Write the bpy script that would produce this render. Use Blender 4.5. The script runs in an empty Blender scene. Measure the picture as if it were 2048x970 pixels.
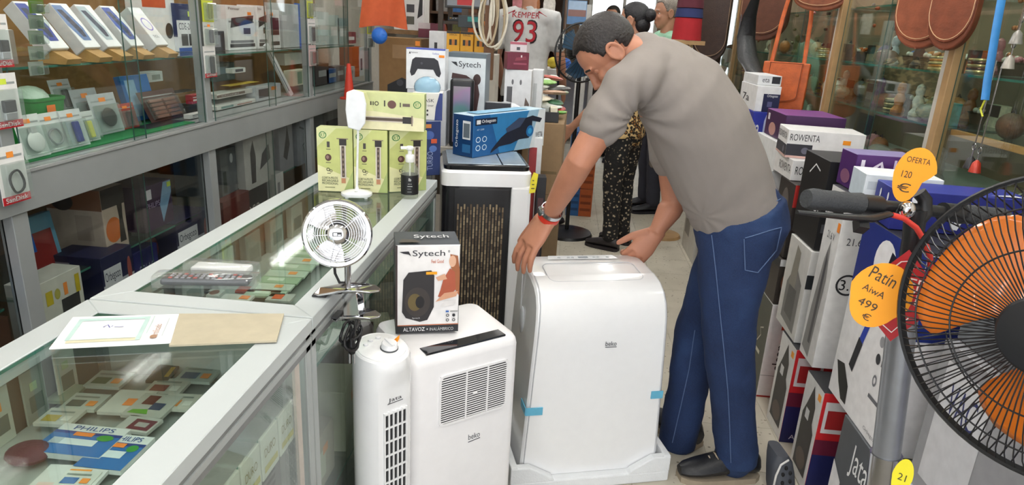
import bpy, bmesh, math, random
from mathutils import Vector, Matrix, Euler, noise
random.seed(7)
R = math.radians
SC = bpy.context.scene
COL = SC.collection

# ---------------------------------------------------------------- camera
F, CX, CY, HC = 1340.0, 1024.0, 485.0, 1.5
def _cam():
    Y = Vector(((1145-CX)/F, -(62-CY)/F, -1)).normalized()
    a, b = math.sin(R(3.2)), math.cos(R(3.2))
    Z = Vector((a, b, -(a*Y.x+b*Y.y)/Y.z)).normalized()
    X = Y.cross(Z)
    return Matrix((X, Y, Z))
CM = _cam()
cd = bpy.data.cameras.new('camera'); cam = bpy.data.objects.new('camera', cd); COL.objects.link(cam)
cam.matrix_world = Matrix.Translation((0, 0, HC)) @ CM.to_4x4()
cd.sensor_width = 36; cd.lens = F/2048*36; cd.clip_start = .02
SC.camera = cam
def P(u, v, x=None, y=None, z=None, d=None):
    """point of the place seen at photo pixel (u,v) lying on the plane x=, y= or z=, or at forward distance d"""
    r = CM @ Vector(((u-CX)/F, -(v-CY)/F, -1))
    if x is not None: t = x/r.x
    elif y is not None: t = y/r.y
    elif z is not None: t = (z-HC)/r.z
    else: t = d
    return Vector((0, 0, HC)) + r*t

# ---------------------------------------------------------------- world and light
w = bpy.data.worlds.new('world'); SC.world = w; w.use_nodes = True
bg = w.node_tree.nodes['Background']; bg.inputs[0].default_value = (.90, .95, 1, 1); bg.inputs[1].default_value = 1.6
SC.view_settings.view_transform = 'Standard'; SC.view_settings.look = 'None'
SC.view_settings.gamma = 1; SC.view_settings.use_curve_mapping = False
SC.view_settings.exposure = 0.3
SC.cycles.max_bounces = 8; SC.cycles.transparent_max_bounces = 24
def area(name, loc, sx, sy, power, rot, col=(1, 1, 1)):
    l = bpy.data.lights.new(name, 'AREA'); l.shape = 'RECTANGLE'; l.size = sx; l.size_y = sy; l.energy = power; l.color = col
    o = bpy.data.objects.new(name, l); COL.objects.link(o); o.location = loc; o.rotation_euler = rot
    return o
# daylight entering by the open shop front behind the photographer
area('shopfront_daylight', (.0, -1.45, 1.45), 3.2, 2.2, 17, (R(90), 0, 0), (1, .97, .95))
area('back_door_daylight', (.68, 9.7, 1.2), .8, 2.0, 5, (R(-90), 0, 0), (.95, .98, 1))

# ---------------------------------------------------------------- materials
MC = {}
def lin(h):
    if not isinstance(h, str): return tuple(h)
    h = h.lstrip('#')
    return tuple(((c/12.92) if c <= .04045 else ((c+.055)/1.055)**2.4) for c in (int(h[i:i+2], 16)/255 for i in (0, 2, 4)))
def M(col, rough=.5, metal=0, var=.06, scale=30, bump=0, bscale=60, coat=0, emit=0, trans=0):
    """procedural material: base colour with a fine noise in it, optional bump"""
    k = (col if isinstance(col, str) else tuple(col), rough, metal, var, scale, bump, bscale, coat, emit, trans)
    if k in MC: return MC[k]
    m = bpy.data.materials.new('surface_%d' % len(MC)); m.use_nodes = True
    nt = m.node_tree; b = nt.nodes['Principled BSDF']; c = lin(col)
    b.inputs['Roughness'].default_value = rough; b.inputs['Metallic'].default_value = metal
    b.inputs['Coat Weight'].default_value = coat
    if trans: b.inputs['Transmission Weight'].default_value = trans
    if emit: b.inputs['Emission Color'].default_value = (*c, 1); b.inputs['Emission Strength'].default_value = emit
    tc = nt.nodes.new('ShaderNodeTexCoord')
    if var:
        n = nt.nodes.new('ShaderNodeTexNoise'); n.inputs['Scale'].default_value = scale; n.inputs['Detail'].default_value = 4
        nt.links.new(tc.outputs['Object'], n.inputs['Vector'])
        r = nt.nodes.new('ShaderNodeValToRGB'); e = r.color_ramp.elements
        e[0].position, e[1].position = .3, .7
        e[0].color = (*[max(0, x*(1-var)) for x in c], 1); e[1].color = (*[min(1, x*(1+var)) for x in c], 1)
        nt.links.new(n.outputs['Fac'], r.inputs['Fac']); nt.links.new(r.outputs['Color'], b.inputs['Base Color'])
    else: b.inputs['Base Color'].default_value = (*c, 1)
    if bump:
        n2 = nt.nodes.new('ShaderNodeTexNoise'); n2.inputs['Scale'].default_value = bscale; n2.inputs['Detail'].default_value = 5
        nt.links.new(tc.outputs['Object'], n2.inputs['Vector'])
        bp = nt.nodes.new('ShaderNodeBump'); bp.inputs['Strength'].default_value = bump; bp.inputs['Distance'].default_value = .01
        nt.links.new(n2.outputs['Fac'], bp.inputs['Height']); nt.links.new(bp.outputs['Normal'], b.inputs['Normal'])
    MC[k] = m; return m
def glass(tint='ffffff', ior=1.45, rough=.02, haze=0, hazecol='dfe8e6'):
    """thin clear sheet: see-through with Fresnel reflection, optional milky plastic"""
    k = ('glass', tint, ior, rough, haze, hazecol)
    if k in MC: return MC[k]
    m = bpy.data.materials.new('clear_sheet_%d' % len(MC)); m.use_nodes = True; nt = m.node_tree
    for n in list(nt.nodes): nt.nodes.remove(n)
    o = nt.nodes.new('ShaderNodeOutputMaterial'); t = nt.nodes.new('ShaderNodeBsdfTransparent'); g = nt.nodes.new('ShaderNodeBsdfGlossy')
    t.inputs['Color'].default_value = (*lin(tint), 1); g.inputs['Roughness'].default_value = rough
    lw = nt.nodes.new('ShaderNodeLayerWeight'); lw.inputs['Blend'].default_value = .5
    pw = nt.nodes.new('ShaderNodeMath'); pw.operation = 'POWER'; pw.inputs[1].default_value = 4.; nt.links.new(lw.outputs['Facing'], pw.inputs[0])
    fr = nt.nodes.new('ShaderNodeMath'); fr.operation = 'MULTIPLY_ADD'; fr.inputs[1].default_value = .9; fr.inputs[2].default_value = ((ior-1)/(ior+1))**2
    nt.links.new(pw.outputs[0], fr.inputs[0])
    mx = nt.nodes.new('ShaderNodeMixShader'); nt.links.new(fr.outputs[0], mx.inputs[0]); nt.links.new(g.outputs[0], mx.inputs[2])
    if haze:
        d = nt.nodes.new('ShaderNodeBsdfDiffuse'); d.inputs['Color'].default_value = (*lin(hazecol), 1)
        m2 = nt.nodes.new('ShaderNodeMixShader'); m2.inputs[0].default_value = haze
        nt.links.new(t.outputs[0], m2.inputs[1]); nt.links.new(d.outputs[0], m2.inputs[2]); nt.links.new(m2.outputs[0], mx.inputs[1])
    else: nt.links.new(t.outputs[0], mx.inputs[1])
    nt.links.new(mx.outputs[0], o.inputs[0]); MC[k] = m; return m
def graph(name, fn, rough=.5):
    """procedural material built by fn(nt, principled, position_socket)"""
    if name in MC: return MC[name]
    m = bpy.data.materials.new(name); m.use_nodes = True; nt = m.node_tree; b = nt.nodes['Principled BSDF']
    b.inputs['Roughness'].default_value = rough
    g = nt.nodes.new('ShaderNodeTexCoord'); fn(nt, b, g.outputs['Object'], nt.nodes.new('ShaderNodeNewGeometry').outputs['Position']); MC[name] = m; return m
def ramp(nt, src, stops, interp='LINEAR'):
    r = nt.nodes.new('ShaderNodeValToRGB'); r.color_ramp.interpolation = interp; e = r.color_ramp.elements
    while len(e) < len(stops): e.new(.5)
    for i, (p, c) in enumerate(stops): e[i].position = p; e[i].color = (*lin(c), 1)
    nt.links.new(src, r.inputs[0]); return r.outputs[0]
def tex(nt, kind, vec, **kw):
    n = nt.nodes.new('ShaderNodeTex'+kind)
    for k, v in kw.items():
        if hasattr(n, k): setattr(n, k, v)
        else: n.inputs[k].default_value = v
    nt.links.new(vec, n.inputs['Vector']); return n
def mixc(nt, f, a, b):
    n = nt.nodes.new('ShaderNodeMix'); n.data_type = 'RGBA'
    nt.links.new(f, n.inputs[0]); nt.links.new(a, n.inputs[6]); nt.links.new(b, n.inputs[7]); return n.outputs[2]

# ---------------------------------------------------------------- mesh building
GL = {}
def glyphs(s):
    if s not in GL:
        cu = bpy.data.curves.new('text', 'FONT'); cu.body = s; cu.resolution_u = 3
        ob = bpy.data.objects.new('text', cu); me = bpy.data.meshes.new_from_object(ob)
        vs = [v.co.copy() for v in me.vertices]; fs = [tuple(p.vertices) for p in me.polygons]
        x0, x1 = min(v.x for v in vs), max(v.x for v in vs); y0, y1 = min(v.y for v in vs), max(v.y for v in vs)
        GL[s] = ([((v.x-x0)/max(x1-x0, 1e-6), (v.y-y0)/max(y1-y0, 1e-6)) for v in vs], fs)
        bpy.data.objects.remove(ob); bpy.data.curves.remove(cu); bpy.data.meshes.remove(me)
    return GL[s]
def frame_of(d, up=Vector((0, 0, 1))):
    d = d.normalized()
    if abs(d.dot(up)) > .98: up = Vector((0, 1, 0))
    s = d.cross(up).normalized(); return s, s.cross(d).normalized()
class MB:
    def __init__(s): s.v = []; s.f = []; s.mi = []; s.mats = []; s.sm = []
    def add(s, vs, fs, mat, smooth=False, tf=None):
        if mat not in s.mats: s.mats.append(mat)
        i = s.mats.index(mat); o = len(s.v)
        s.v += [tf @ Vector(v) for v in vs] if tf is not None else [Vector(v) for v in vs]
        s.f += [tuple(a+o for a in f) for f in fs]; s.mi += [i]*len(fs); s.sm += [smooth]*len(fs)
        return s
    def box(s, lo, hi, mat, tf=None, mats=None):
        (a, b, c), (d, e, f) = lo, hi
        vs = [(a, b, c), (d, b, c), (d, e, c), (a, e, c), (a, b, f), (d, b, f), (d, e, f), (a, e, f)]
        fc = dict(D=(0, 3, 2, 1), T=(4, 5, 6, 7), F=(0, 1, 5, 4), R=(1, 2, 6, 5), B=(2, 3, 7, 6), L=(3, 0, 4, 7))
        if not mats: return s.add(vs, list(fc.values()), mat, tf=tf)
        o = len(s.v); s.add(vs, [], mat, tf=tf)
        for k, q in fc.items():
            m = mats.get(k, mat)
            if m not in s.mats: s.mats.append(m)
            s.f.append(tuple(a+o for a in q)); s.mi.append(s.mats.index(m)); s.sm.append(False)
        return s
    def cbox(s, c, sz, mat, tf=None): return s.box([c[i]-sz[i]/2 for i in range(3)], [c[i]+sz[i]/2 for i in range(3)], mat, tf)
    def loft(s, rings, mat, cap=True, closed=True, smooth=True, tf=None, loop=False):
        n = len(rings[0]); vs = [v for r in rings for v in r]; fs = []
        m = len(rings)
        for i in range(m if loop else m-1):
            for j in range(n if closed else n-1):
                a, b = i*n+j, i*n+(j+1) % n; i2 = (i+1) % m
                fs.append((a, b, i2*n+(j+1) % n, i2*n+j))
        if cap and not loop: fs += [tuple(range(n-1, -1, -1)), tuple(range((m-1)*n, m*n))]
        return s.add(vs, fs, mat, smooth, tf)
    def tube(s, pts, r, mat, n=8, cap=True, tf=None, loop=False, flat=1.0):
        pts = [Vector(p) for p in pts]; m = len(pts); rings = []; up = None
        for i, p in enumerate(pts):
            d = (pts[(i+1) % m]-pts[i-1]) if loop else (pts[min(i+1, m-1)]-pts[max(i-1, 0)])
            d = d.normalized() if d.length > 1e-9 else Vector((0, 0, 1))
            if up is None: a, up = frame_of(d)
            else: up = (up-d*up.dot(d)).normalized(); a = d.cross(up)
            q = r[i] if isinstance(r, (list, tuple)) else r
            rings.append([p+(a*math.cos(t)+up*math.sin(t)*flat)*q for t in (2*math.pi*j/n for j in range(n))])
        return s.loft(rings, mat, cap, tf=tf, loop=loop)
    def lathe(s, prof, mat, n=24, tf=None, cap=True):
        return s.loft([[(r*math.cos(t), r*math.sin(t), z) for t in (2*math.pi*j/n for j in range(n))] for r, z in prof], mat, cap, tf=tf)
    def prism(s, poly, d0, d1, mat, tf=None, smooth=False):
        """poly in local x,z; extruded along y from d0 to d1"""
        n = len(poly); vs = [(x, d0, z) for x, z in poly]+[(x, d1, z) for x, z in poly]
        ar = sum(poly[i][0]*poly[(i+1) % n][1]-poly[(i+1) % n][0]*poly[i][1] for i in range(n))
        fr, bk = tuple(range(n)), tuple(range(2*n-1, n-1, -1))
        fs = [fr, bk]+[((i+1) % n, i, i+n, (i+1) % n+n) for i in range(n)]
        if (ar < 0) == (d1 > d0): fs = [f[::-1] for f in fs]
        return s.add(vs, fs, mat, smooth, tf)
    def ball(s, c, rad, mat, n=16, m=10, tf=None, rot=None):
        rad = rad if isinstance(rad, (tuple, list)) else (rad,)*3; rings = []
        for i in range(m+1):
            t = math.pi*(i/m)*.998+.001; q = []
            for j in range(n):
                a = 2*math.pi*j/n; v = Vector((math.sin(t)*math.cos(a)*rad[0], math.sin(t)*math.sin(a)*rad[1], -math.cos(t)*rad[2]))
                q.append((rot @ v if rot else v)+Vector(c))
            rings.append(q)
        return s.loft(rings, mat, True, tf=tf)
    def build(s, name, parent=None, bevel=0, sharp=40, loc=None, rot=None, seg=2):
        me = bpy.data.meshes.new(name); me.from_pydata([tuple(v) for v in s.v], [], s.f)
        for m in s.mats: me.materials.append(m)
        for p, i, k in zip(me.polygons, s.mi, s.sm): p.material_index = i; p.use_smooth = k
        if any(s.sm): me.set_sharp_from_angle(angle=R(sharp))
        o = bpy.data.objects.new(name, me); COL.objects.link(o)
        if parent: o.parent = parent
        if loc is not None: o.location = loc
        if rot is not None: o.rotation_euler = rot if not isinstance(rot, (int, float)) else (0, 0, rot)
        if bevel:
            b = o.modifiers.new('bevel', 'BEVEL'); b.width = bevel; b.segments = seg; b.limit_method = 'ANGLE'; b.angle_limit = R(40)
        return o
def tag(o, label, cat, group=None, kind=None):
    o['label'] = label; o['category'] = cat
    if group: o['group'] = group
    if kind: o['kind'] = kind
    return o
def struct(o, label=None):
    o['kind'] = 'structure'
    if label: o['label'] = label
    return o
def thing(name, label, cat, loc=(0, 0, 0), rot=0, group=None):
    o = bpy.data.objects.new(name, None); COL.objects.link(o); o.location = loc; o.empty_display_size = .05
    o.rotation_euler = rot if not isinstance(rot, (int, float)) else (0, 0, rot)
    return tag(o, label, cat, group)
def baked(mb, mats_from=None, voxel=.005, smooth=6, fac=.5):
    """one continuous surface out of overlapping volumes; returns (verts, faces)"""
    me = bpy.data.meshes.new('tmp'); me.from_pydata([tuple(v) for v in mb.v], [], mb.f)
    o = bpy.data.objects.new('tmp', me); COL.objects.link(o)
    r = o.modifiers.new('r', 'REMESH'); r.mode = 'VOXEL'; r.voxel_size = voxel
    k = o.modifiers.new('s', 'SMOOTH'); k.iterations = smooth; k.factor = fac
    ev = o.evaluated_get(bpy.context.evaluated_depsgraph_get()); m2 = ev.to_mesh()
    vs = [v.co.copy() for v in m2.vertices]; fs = [tuple(p.vertices) for p in m2.polygons]
    ev.to_mesh_clear(); bpy.data.objects.remove(o); bpy.data.meshes.remove(me)
    return vs, fs
def from_vf(vs, fs, mat, name, parent):
    return MB().add(vs, fs, mat, True).build(name, parent, sharp=80)

# ---------------------------------------------------------------- printed cartons
FACES = dict(F=lambda w, d, h: (Vector((-w/2, -d/2, 0)), Vector((w, 0, 0)), Vector((0, 0, h)), Vector((0, -1, 0))),
             B=lambda w, d, h: (Vector((w/2, d/2, 0)), Vector((-w, 0, 0)), Vector((0, 0, h)), Vector((0, 1, 0))),
             L=lambda w, d, h: (Vector((-w/2, d/2, 0)), Vector((0, -d, 0)), Vector((0, 0, h)), Vector((-1, 0, 0))),
             R=lambda w, d, h: (Vector((w/2, -d/2, 0)), Vector((0, d, 0)), Vector((0, 0, h)), Vector((1, 0, 0))),
             T=lambda w, d, h: (Vector((-w/2, -d/2, h)), Vector((w, 0, 0)), Vector((0, d, 0)), Vector((0, 0, 1))))
def art_on(parent, size, art, fn=FACES, e0=.0006):
    shapes, st = MB(), []
    for i, a in enumerate(art):
        o, U, V, N = fn[a[0]](*size); k = a[1]; e = e0+.00012*i
        pt = lambda u, v: o+U*u+V*v+N*e
        if k in ('r', 's'):
            u0, v0, u1, v1, c = a[2:7]
            if k == 's':
                q = MB(); th = N*.0005
                vs = [pt(u0, v0), pt(u1, v0), pt(u1, v1), pt(u0, v1)]
                q.add(vs+[p+th for p in vs], [(4, 5, 6, 7), (0, 1, 5, 4), (1, 2, 6, 5), (2, 3, 7, 6), (3, 0, 4, 7)], M(c, .6)); st.append(q)
            else: shapes.add([pt(u0, v0), pt(u1, v0), pt(u1, v1), pt(u0, v1)], [(0, 1, 2, 3)], M(c, .45) if isinstance(c, str) else c)
        elif k == 'e':
            cu, cv, ru, rv, c = a[2:7]; n = 20
            shapes.add([pt(cu+ru*math.cos(2*math.pi*j/n), cv+rv*math.sin(2*math.pi*j/n)) for j in range(n)], [tuple(range(n))], M(c, .45))
        elif k == 'o':   # ring
            cu, cv, ru, rv, c, q = a[2:8]; n = 24; vs = []
            for s_ in (1, q): vs += [pt(cu+ru*s_*math.cos(2*math.pi*j/n), cv+rv*s_*math.sin(2*math.pi*j/n)) for j in range(n)]
            shapes.add(vs, [(j, (j+1) % n, n+(j+1) % n, n+j) for j in range(n)], M(c, .45))
        elif k == 'p':
            pl, c = a[2], a[3]; ar = sum(pl[j-1][0]*pl[j][1]-pl[j][0]*pl[j-1][1] for j in range(len(pl)))
            if ar < 0: pl = pl[::-1]
            shapes.add([pt(u, v) for u, v in pl], [tuple(range(len(pl)))], M(c, .45))
        elif k == 'l':   # stroke
            pl, wd, c = a[2], a[3], a[4]; W, Hh = U.length, V.length; vs = []; fs = []
            for j in range(len(pl)):
                p0, p1 = pl[max(j-1, 0)], pl[min(j+1, len(pl)-1)]; dx, dy = (p1[0]-p0[0])*W, (p1[1]-p0[1])*Hh; L = math.hypot(dx, dy) or 1
                nx, ny = -dy/L*wd/2/W, dx/L*wd/2/Hh
                vs += [pt(pl[j][0]-nx, pl[j][1]-ny), pt(pl[j][0]+nx, pl[j][1]+ny)]
                if j: fs.append((2*j-2, 2*j, 2*j+1, 2*j-1))
            shapes.add(vs, fs, M(c, .45))
        elif k == 't':
            u0, v0, u1, v1, s_, c = a[2:8]; ro = a[8] if len(a) > 8 else 0; gv, gf = glyphs(s_)
            if ro == 0: vs = [pt(u0+(u1-u0)*x, v0+(v1-v0)*y) for x, y in gv]
            elif ro == 1: vs = [pt(u1-(u1-u0)*y, v0+(v1-v0)*x) for x, y in gv]      # reads upwards
            else: vs = [pt(u0+(u1-u0)*y, v1-(v1-v0)*x) for x, y in gv]               # reads downwards
            MB().add(vs, gf, M(c, .5)).build('lettering', parent)
    if shapes.f: shapes.build('printed_picture', parent)
    for q in st: q.build('price_sticker', parent)
def carton(name, label, cat, size, loc, rot=0, col='ffffff', art=(), faces=None, group=None, bevel=.0015, rough=.45, coat=0):
    """a printed carton standing with its base centre at loc; size = width (local x), depth, height; F faces -y"""
    w_, d_, h_ = size; mb = MB()
    mb.box((-w_/2, -d_/2, 0), (w_/2, d_/2, h_), M(col, rough, coat=coat), mats={k: M(c, rough, coat=coat) for k, c in (faces or {}).items()})
    o = mb.build(name, None, bevel, loc=loc, rot=rot, seg=1)
    tag(o, label, cat, group)
    if art: art_on(o, size, art)
    return o
def fpx(u0, v0, u1, v1, y, z0=None):
    """carton facing the camera: front plane y, pixel rect; returns (w,h,(xc,z0))"""
    um, vm = (u0+u1)/2, (v0+v1)/2
    w_ = P(u1, vm, y=y).x-P(u0, vm, y=y).x; zt = P(um, v0, y=y).z; zb = P(um, v1, y=y).z if z0 is None else z0
    return w_, zt-zb, P(um, v1 if z0 is None else vm, y=y).x, zb
def fcarton(name, label, cat, px, y, depth, z0=None, rz=0, **kw):
    w_, h_, xc, zb = fpx(*px, y, z0)
    return carton(name, label, cat, (w_, depth, h_), (xc-math.sin(rz)*depth/2, y+math.cos(rz)*depth/2, zb), rz, **kw)
def spx(u0, v0, u1, v1, x, z0=None):
    um, vm = (u0+u1)/2, (v0+v1)/2
    y0, y1 = P(u0, vm, x=x).y, P(u1, vm, x=x).y; zt = P(um, v0, x=x).z; zb = P(um, v1, x=x).z if z0 is None else z0
    return y0, y1, zb, zt
def scarton(name, label, cat, px, x, depth, z0=None, rot=None, **kw):
    """carton in the left cabinet: F face looks to +x at plane x, spanning the pixel rect"""
    y0, y1, zb, zt = spx(*px, x, z0)
    return carton(name, label, cat, (abs(y1-y0), depth, zt-zb), (x-depth/2, (y0+y1)/2, zb), rot or (0, 0, R(90)), **kw)
def lcarton(name, label, cat, px, x, depth, z0=None, rz=-90, **kw):
    """carton on the right side: F face looks to -x"""
    y0, y1, zb, zt = spx(*px, x, z0)
    return carton(name, label, cat, (abs(y1-y0), depth, zt-zb), (x+depth/2, (y0+y1)/2, zb), (0, 0, R(rz)), **kw)
def ccarton(name, label, cat, A, B, depth, z0, vtop, **kw):
    """carton whose front bottom edge runs from pixel A to pixel B on the level z0; vtop = pixel row of its front top edge above A"""
    a, b = P(*A, z=z0), P(*B, z=z0); rz = math.atan2(b.y-a.y, b.x-a.x); w_ = (b-a).length
    h_ = P(A[0], vtop, y=a.y).z-z0; n = Vector((-math.sin(rz), math.cos(rz), 0)); c = (a+b)/2+n*depth/2
    return carton(name, label, cat, (w_, depth, h_), (c.x, c.y, z0), rz, **kw)

# ================================================================ the setting
def terrazzo(nt, b, ob, pos):
    n = tex(nt, 'Noise', pos, Scale=6., Detail=3.); base = ramp(nt, n.outputs['Fac'], [(.3, 'b9b2a2'), (.7, 'c8c1b1')])
    v = tex(nt, 'Voronoi', pos, Scale=42., Randomness=1.); sp = ramp(nt, v.outputs['Distance'], [(0, 'ffffff'), (.20, 'ffffff'), (.26, '000000')])
    pick = tex(nt, 'Noise', pos, Scale=20., Detail=2.); pk = ramp(nt, pick.outputs['Fac'], [(.50, '000000'), (.56, 'ffffff')])
    mu = nt.nodes.new('ShaderNodeMath'); mu.operation = 'MULTIPLY'; nt.links.new(sp, mu.inputs[0]); nt.links.new(pk, mu.inputs[1])
    dark = ramp(nt, v.outputs['Color'], [(0, '7d7669'), (1, '99907c')])
    nt.links.new(mixc(nt, mu.outputs[0], base, dark), b.inputs['Base Color'])
TZ = graph('terrazzo', terrazzo, .5)
fl = struct(MB().box((-2.15, -1.6, -.12), (1.95, 9.9, -.004), M('8d877a', .8)).build('floor'))
tm = MB().box((0, 0, -.01), (.2985, .2985, 0), TZ)
first = None
for i in range(-2, 6):
    for j in range(5, 31):
        if i*.3+.15 > 1.45 or (i < 0 and j < 9): continue
        if first is None: first = o = tm.build('floor_tile', fl)
        else: o = first.copy(); COL.objects.link(o); o.parent = fl
        o.location = (i*.3+.03, j*.3+.06, 0)
WP = M('cfc9bd', .8, bump=.1)
struct(MB().box((-2.25, -1.6, 0), (-2.13, 9.9, 2.8), WP).build('wall_left'))
struct(MB().box((1.93, -1.6, 0), (2.05, 9.9, 2.8), WP).build('wall_right'))
struct(MB().box((-2.25, -1.6, 2.8), (2.05, 9.9, 2.9), M('dedad2', .8)).build('ceiling'))
wb = MB(); WBm = M('8f7a66', .8)
wb.box((-2.25, 9.8, 0), (.2, 9.9, 2.8), WBm); wb.box((1.15, 9.8, 0), (2.05, 9.9, 2.8), WBm); wb.box((.2, 9.8, 2.35), (1.15, 9.9, 2.8), WBm)
struct(wb.build('wall_back'))
dj = MB(); DM = M('d8d6d0', .4)
dj.box((.2, 9.77, 0), (.25, 9.93, 2.35), DM); dj.box((1.1, 9.77, 0), (1.15, 9.93, 2.35), DM); dj.box((.2, 9.77, 2.3), (1.15, 9.93, 2.35), DM); dj.box((.66, 9.8, 0), (.70, 9.86, 2.3), DM)
struct(dj.build('door_1'))
# ceiling strip lights (the white bars mirrored in the counter glass)
LT = M('fffdf8', .4, var=0, emit=16); FX = M('e8e8e6', .4)
def strip_light(x, y, label):
    t = thing('ceiling_light', label, 'light', (x, y, 2.8), 0, 'fluorescent strip lights on the ceiling')
    MB().box((-.09, -.62, -.05), (.09, .62, 0), FX).build('housing', t, .004)
    for s_ in (-.045, .045): MB().tube([(s_, -.6, -.072), (s_, .6, -.072)], .014, LT, 10).build('tube', t)
    area('tube_light', (x, y, 2.69), .16, 1.2, 4, (0, 0, 0), (1, .99, .97))
for x, nm in ((-.45, 'counter'), (.75, 'aisle')):
    for y, w_ in ((.3, 'nearest the shop front'), (2.2, 'above the appliances'), (4.3, 'over the middle of the shop'), (6.6, 'towards the back door')):
        strip_light(x, y, 'fluorescent ceiling strip light on the %s side %s' % (nm, w_))

# ================================================================ glass display counters
AL = M('b4b9b8', .35, .35, var=.04, scale=8); ALD = M('8b8d8c', .4, .4); GT = glass('f3faf7', 1.5); GE = M('3f7d6d', .15)
LAM = M('c3c9c9', .42, .1, var=.03, scale=5)
def counter(label, y0, y1, mark):
    t = thing('display_counter', label, 'counter', (0, 0, 0))
    x0, x1, zt = -.905, -.455, .95; r = .057
    fr = MB(); m = LAM
    def rail(pl): fr.add([(x, y, zt) for x, y in pl]+[(x, y, zt-.028) for x, y in pl], [(0, 1, 2, 3), (7, 6, 5, 4)]+[(i, i+4, (i+1) % 4+4, (i+1) % 4) for i in range(4)], m)
    a, b = x0+r, x1-r; c, d = y0+r*.9, y1-r*.9
    for nm, pl in (('front_rail', [(x1, y0), (x1, y1), (b, d), (b, c)]), ('back_rail', [(a, c), (a, d), (x0, y1), (x0, y0)]),
                   ('end_rail', [(x0, y0), (x1, y0), (b, c), (a, c)]), ('end_rail', [(a, d), (b, d), (x1, y1), (x0, y1)])):
        fr = MB(); rail([p for p in pl]); fr.build(nm, t, .0015, seg=1)
    MB().box((a+.001, c+.001, zt-.008), (b-.001, d-.001, zt-.002), GT, mats={'F': GE, 'R': GE, 'L': GE, 'B': GE}).build('glass_top', t)
    MB().box((x1-.018, y0, .885), (x1-.004, y1, zt-.028), ALD).box((x1-.012, y0, .90), (x1-.001, y1, .912), AL).build('front_fascia', t, .001)
    for px, py in ((x1-.02, y0+.012), (x1-.02, y1-.012), (x0+.02, y0+.012), (x0+.02, y1-.012)):
        MB().box((px-.016, py-.012, .0), (px+.016, py+.012, zt-.03), AL if px > -.6 else ALD).build('post', t, .002)
    MB().box((x1-.012, y0+.03, .10), (x1-.007, y1-.03, .885), GT).build('front_glass', t)
    MB().box((x0+.01, y0+.024, .0), (x0+.02, y1-.024, zt-.03), M('6f6a62', .6)).build('back_panel', t)
    for yy in (y0+.004, y1-.01): MB().box((x0+.03, yy, .1), (x1-.04, yy+.006, zt-.03), GT if mark and yy > y0+.1 else M('c9c7c0', .5)).build('end_panel', t)
    MB().box((x0+.02, y0+.02, .0), (x1-.02, y1-.02, .10), M('77756f', .6)).build('plinth', t)
    for z in (.44, .80): MB().box((x0+.03, y0+.025, z), (x1-.025, y1-.025, z+.008), GT if z < .5 else M('aeb2ad', .35, .2), mats={'R': GE}).build('shelf', t)
    return t
counter('long grey framed glass-top counter nearest the camera under the envelope', .05, 1.143, 0)
counter('grey framed glass-top counter carrying the clamp fan and the green trimmer boxes', 1.147, 2.40, 1)

# ================================================================ white appliances
WH = M('f1eff0', .32, var=.015, coat=.2); WHg = M('f4f4f5', .18, var=.01, coat=.6); BK = M('141518', .35, var=.03); GRY = M('4b4e52', .4)
def rrect(hw, hd, r, n=5, y0=0):
    pts = []
    for cx, cy, a0 in ((hw-r, -hd+r, -90), (hw-r, hd-r, 0), (-hw+r, hd-r, 90), (-hw+r, -hd+r, 180)):
        for i in range(n+1):
            a = R(a0+90*i/n); pts.append((cx+r*math.cos(a), cy+r*math.sin(a)+y0))
    return pts
def decal(o, size, art): art_on(o, size, art)
def free_text(parent, s_, c, w_, h_, rot, col, name='lettering'):
    gv, gf = glyphs(s_); q = Matrix.Translation(c) @ (rot if isinstance(rot, Matrix) else Euler(rot).to_matrix().to_4x4())
    return MB().add([q @ Vector(((x-.5)*w_, (y-.5)*h_, 0)) for x, y in gv], gf, M(col, .45)).build(name, parent)

# ---- tower fan
tf = thing('tower_fan', 'slim white tower fan with a round dial on top beside the counter', 'fan', (-.381, 1.366, 0), R(47))
def tf_ring(k, z, tilt=0):
    pts = []
    for j in range(36):
        a = 2*math.pi*j/36; x, y = .066*k*math.cos(a), .070*k*math.sin(a)
        y = max(y, -.056*k) if z < .72 else y
        pts.append((x, y, z+tilt*y))
    return pts
mb = MB(); mb.loft([tf_ring(k, z, t) for k, z, t in ((1, .04, 0), (1, .70, 0), (1, .715, 0), (1, .755, .10), (.985, .772, .12), (.95, .782, .13), (.90, .785, .13))], WHg)
mb.build('housing', tf, sharp=30)
MB().loft([[(x*1.0, y*1.0, z) for x, y, _ in tf_ring(k, .1)] for k, z in ((1.04, 0), (1.04, .012), (1, .03), (.9, .045))], WHg).build('base', tf)
TPn = Matrix.Translation((0, 0, .785)) @ Matrix.Rotation(math.atan(.13), 4, 'X')
MB().lathe([(.056, 0), (.056, .002), (.053, .004)], M('f6f6f6', .25), 32, TPn).build('control_panel', tf)
kt = TPn @ Matrix.Translation((.010, -.016, .004))
mb = MB().lathe([(.021, 0), (.0205, .003), (.019, .003)], GRY, 28, kt); mb.lathe([(.0195, .002), (.018, .013), (.0165, .0145)], WHg, 28, kt); mb.box((-.0035, -.017, .0135), (.0035, .017, .018), WHg, kt)
mb.build('timer_knob', tf)
for k, (x, y) in enumerate(((-.03, .02), (-.012, .03), (.01, .032), (.03, .012))):
    MB().lathe([(.006, .004), (.0055, .008), (.004, .0085)], M('e2e2e4', .3), 14, TPn @ Matrix.Translation((x, y, 0))).build('button', tf)
gd = MB().box((-.029, -.0572, .12), (.029, -.054, .645), M('2c2c2e', .6)); gd.build('grille_recess', tf)
for i in range(6): MB().box((-.031+i*.0118, -.0605, .115), (-.0275+i*.0118, -.056, .65), WHg).build('grille_bar', tf)
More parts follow.
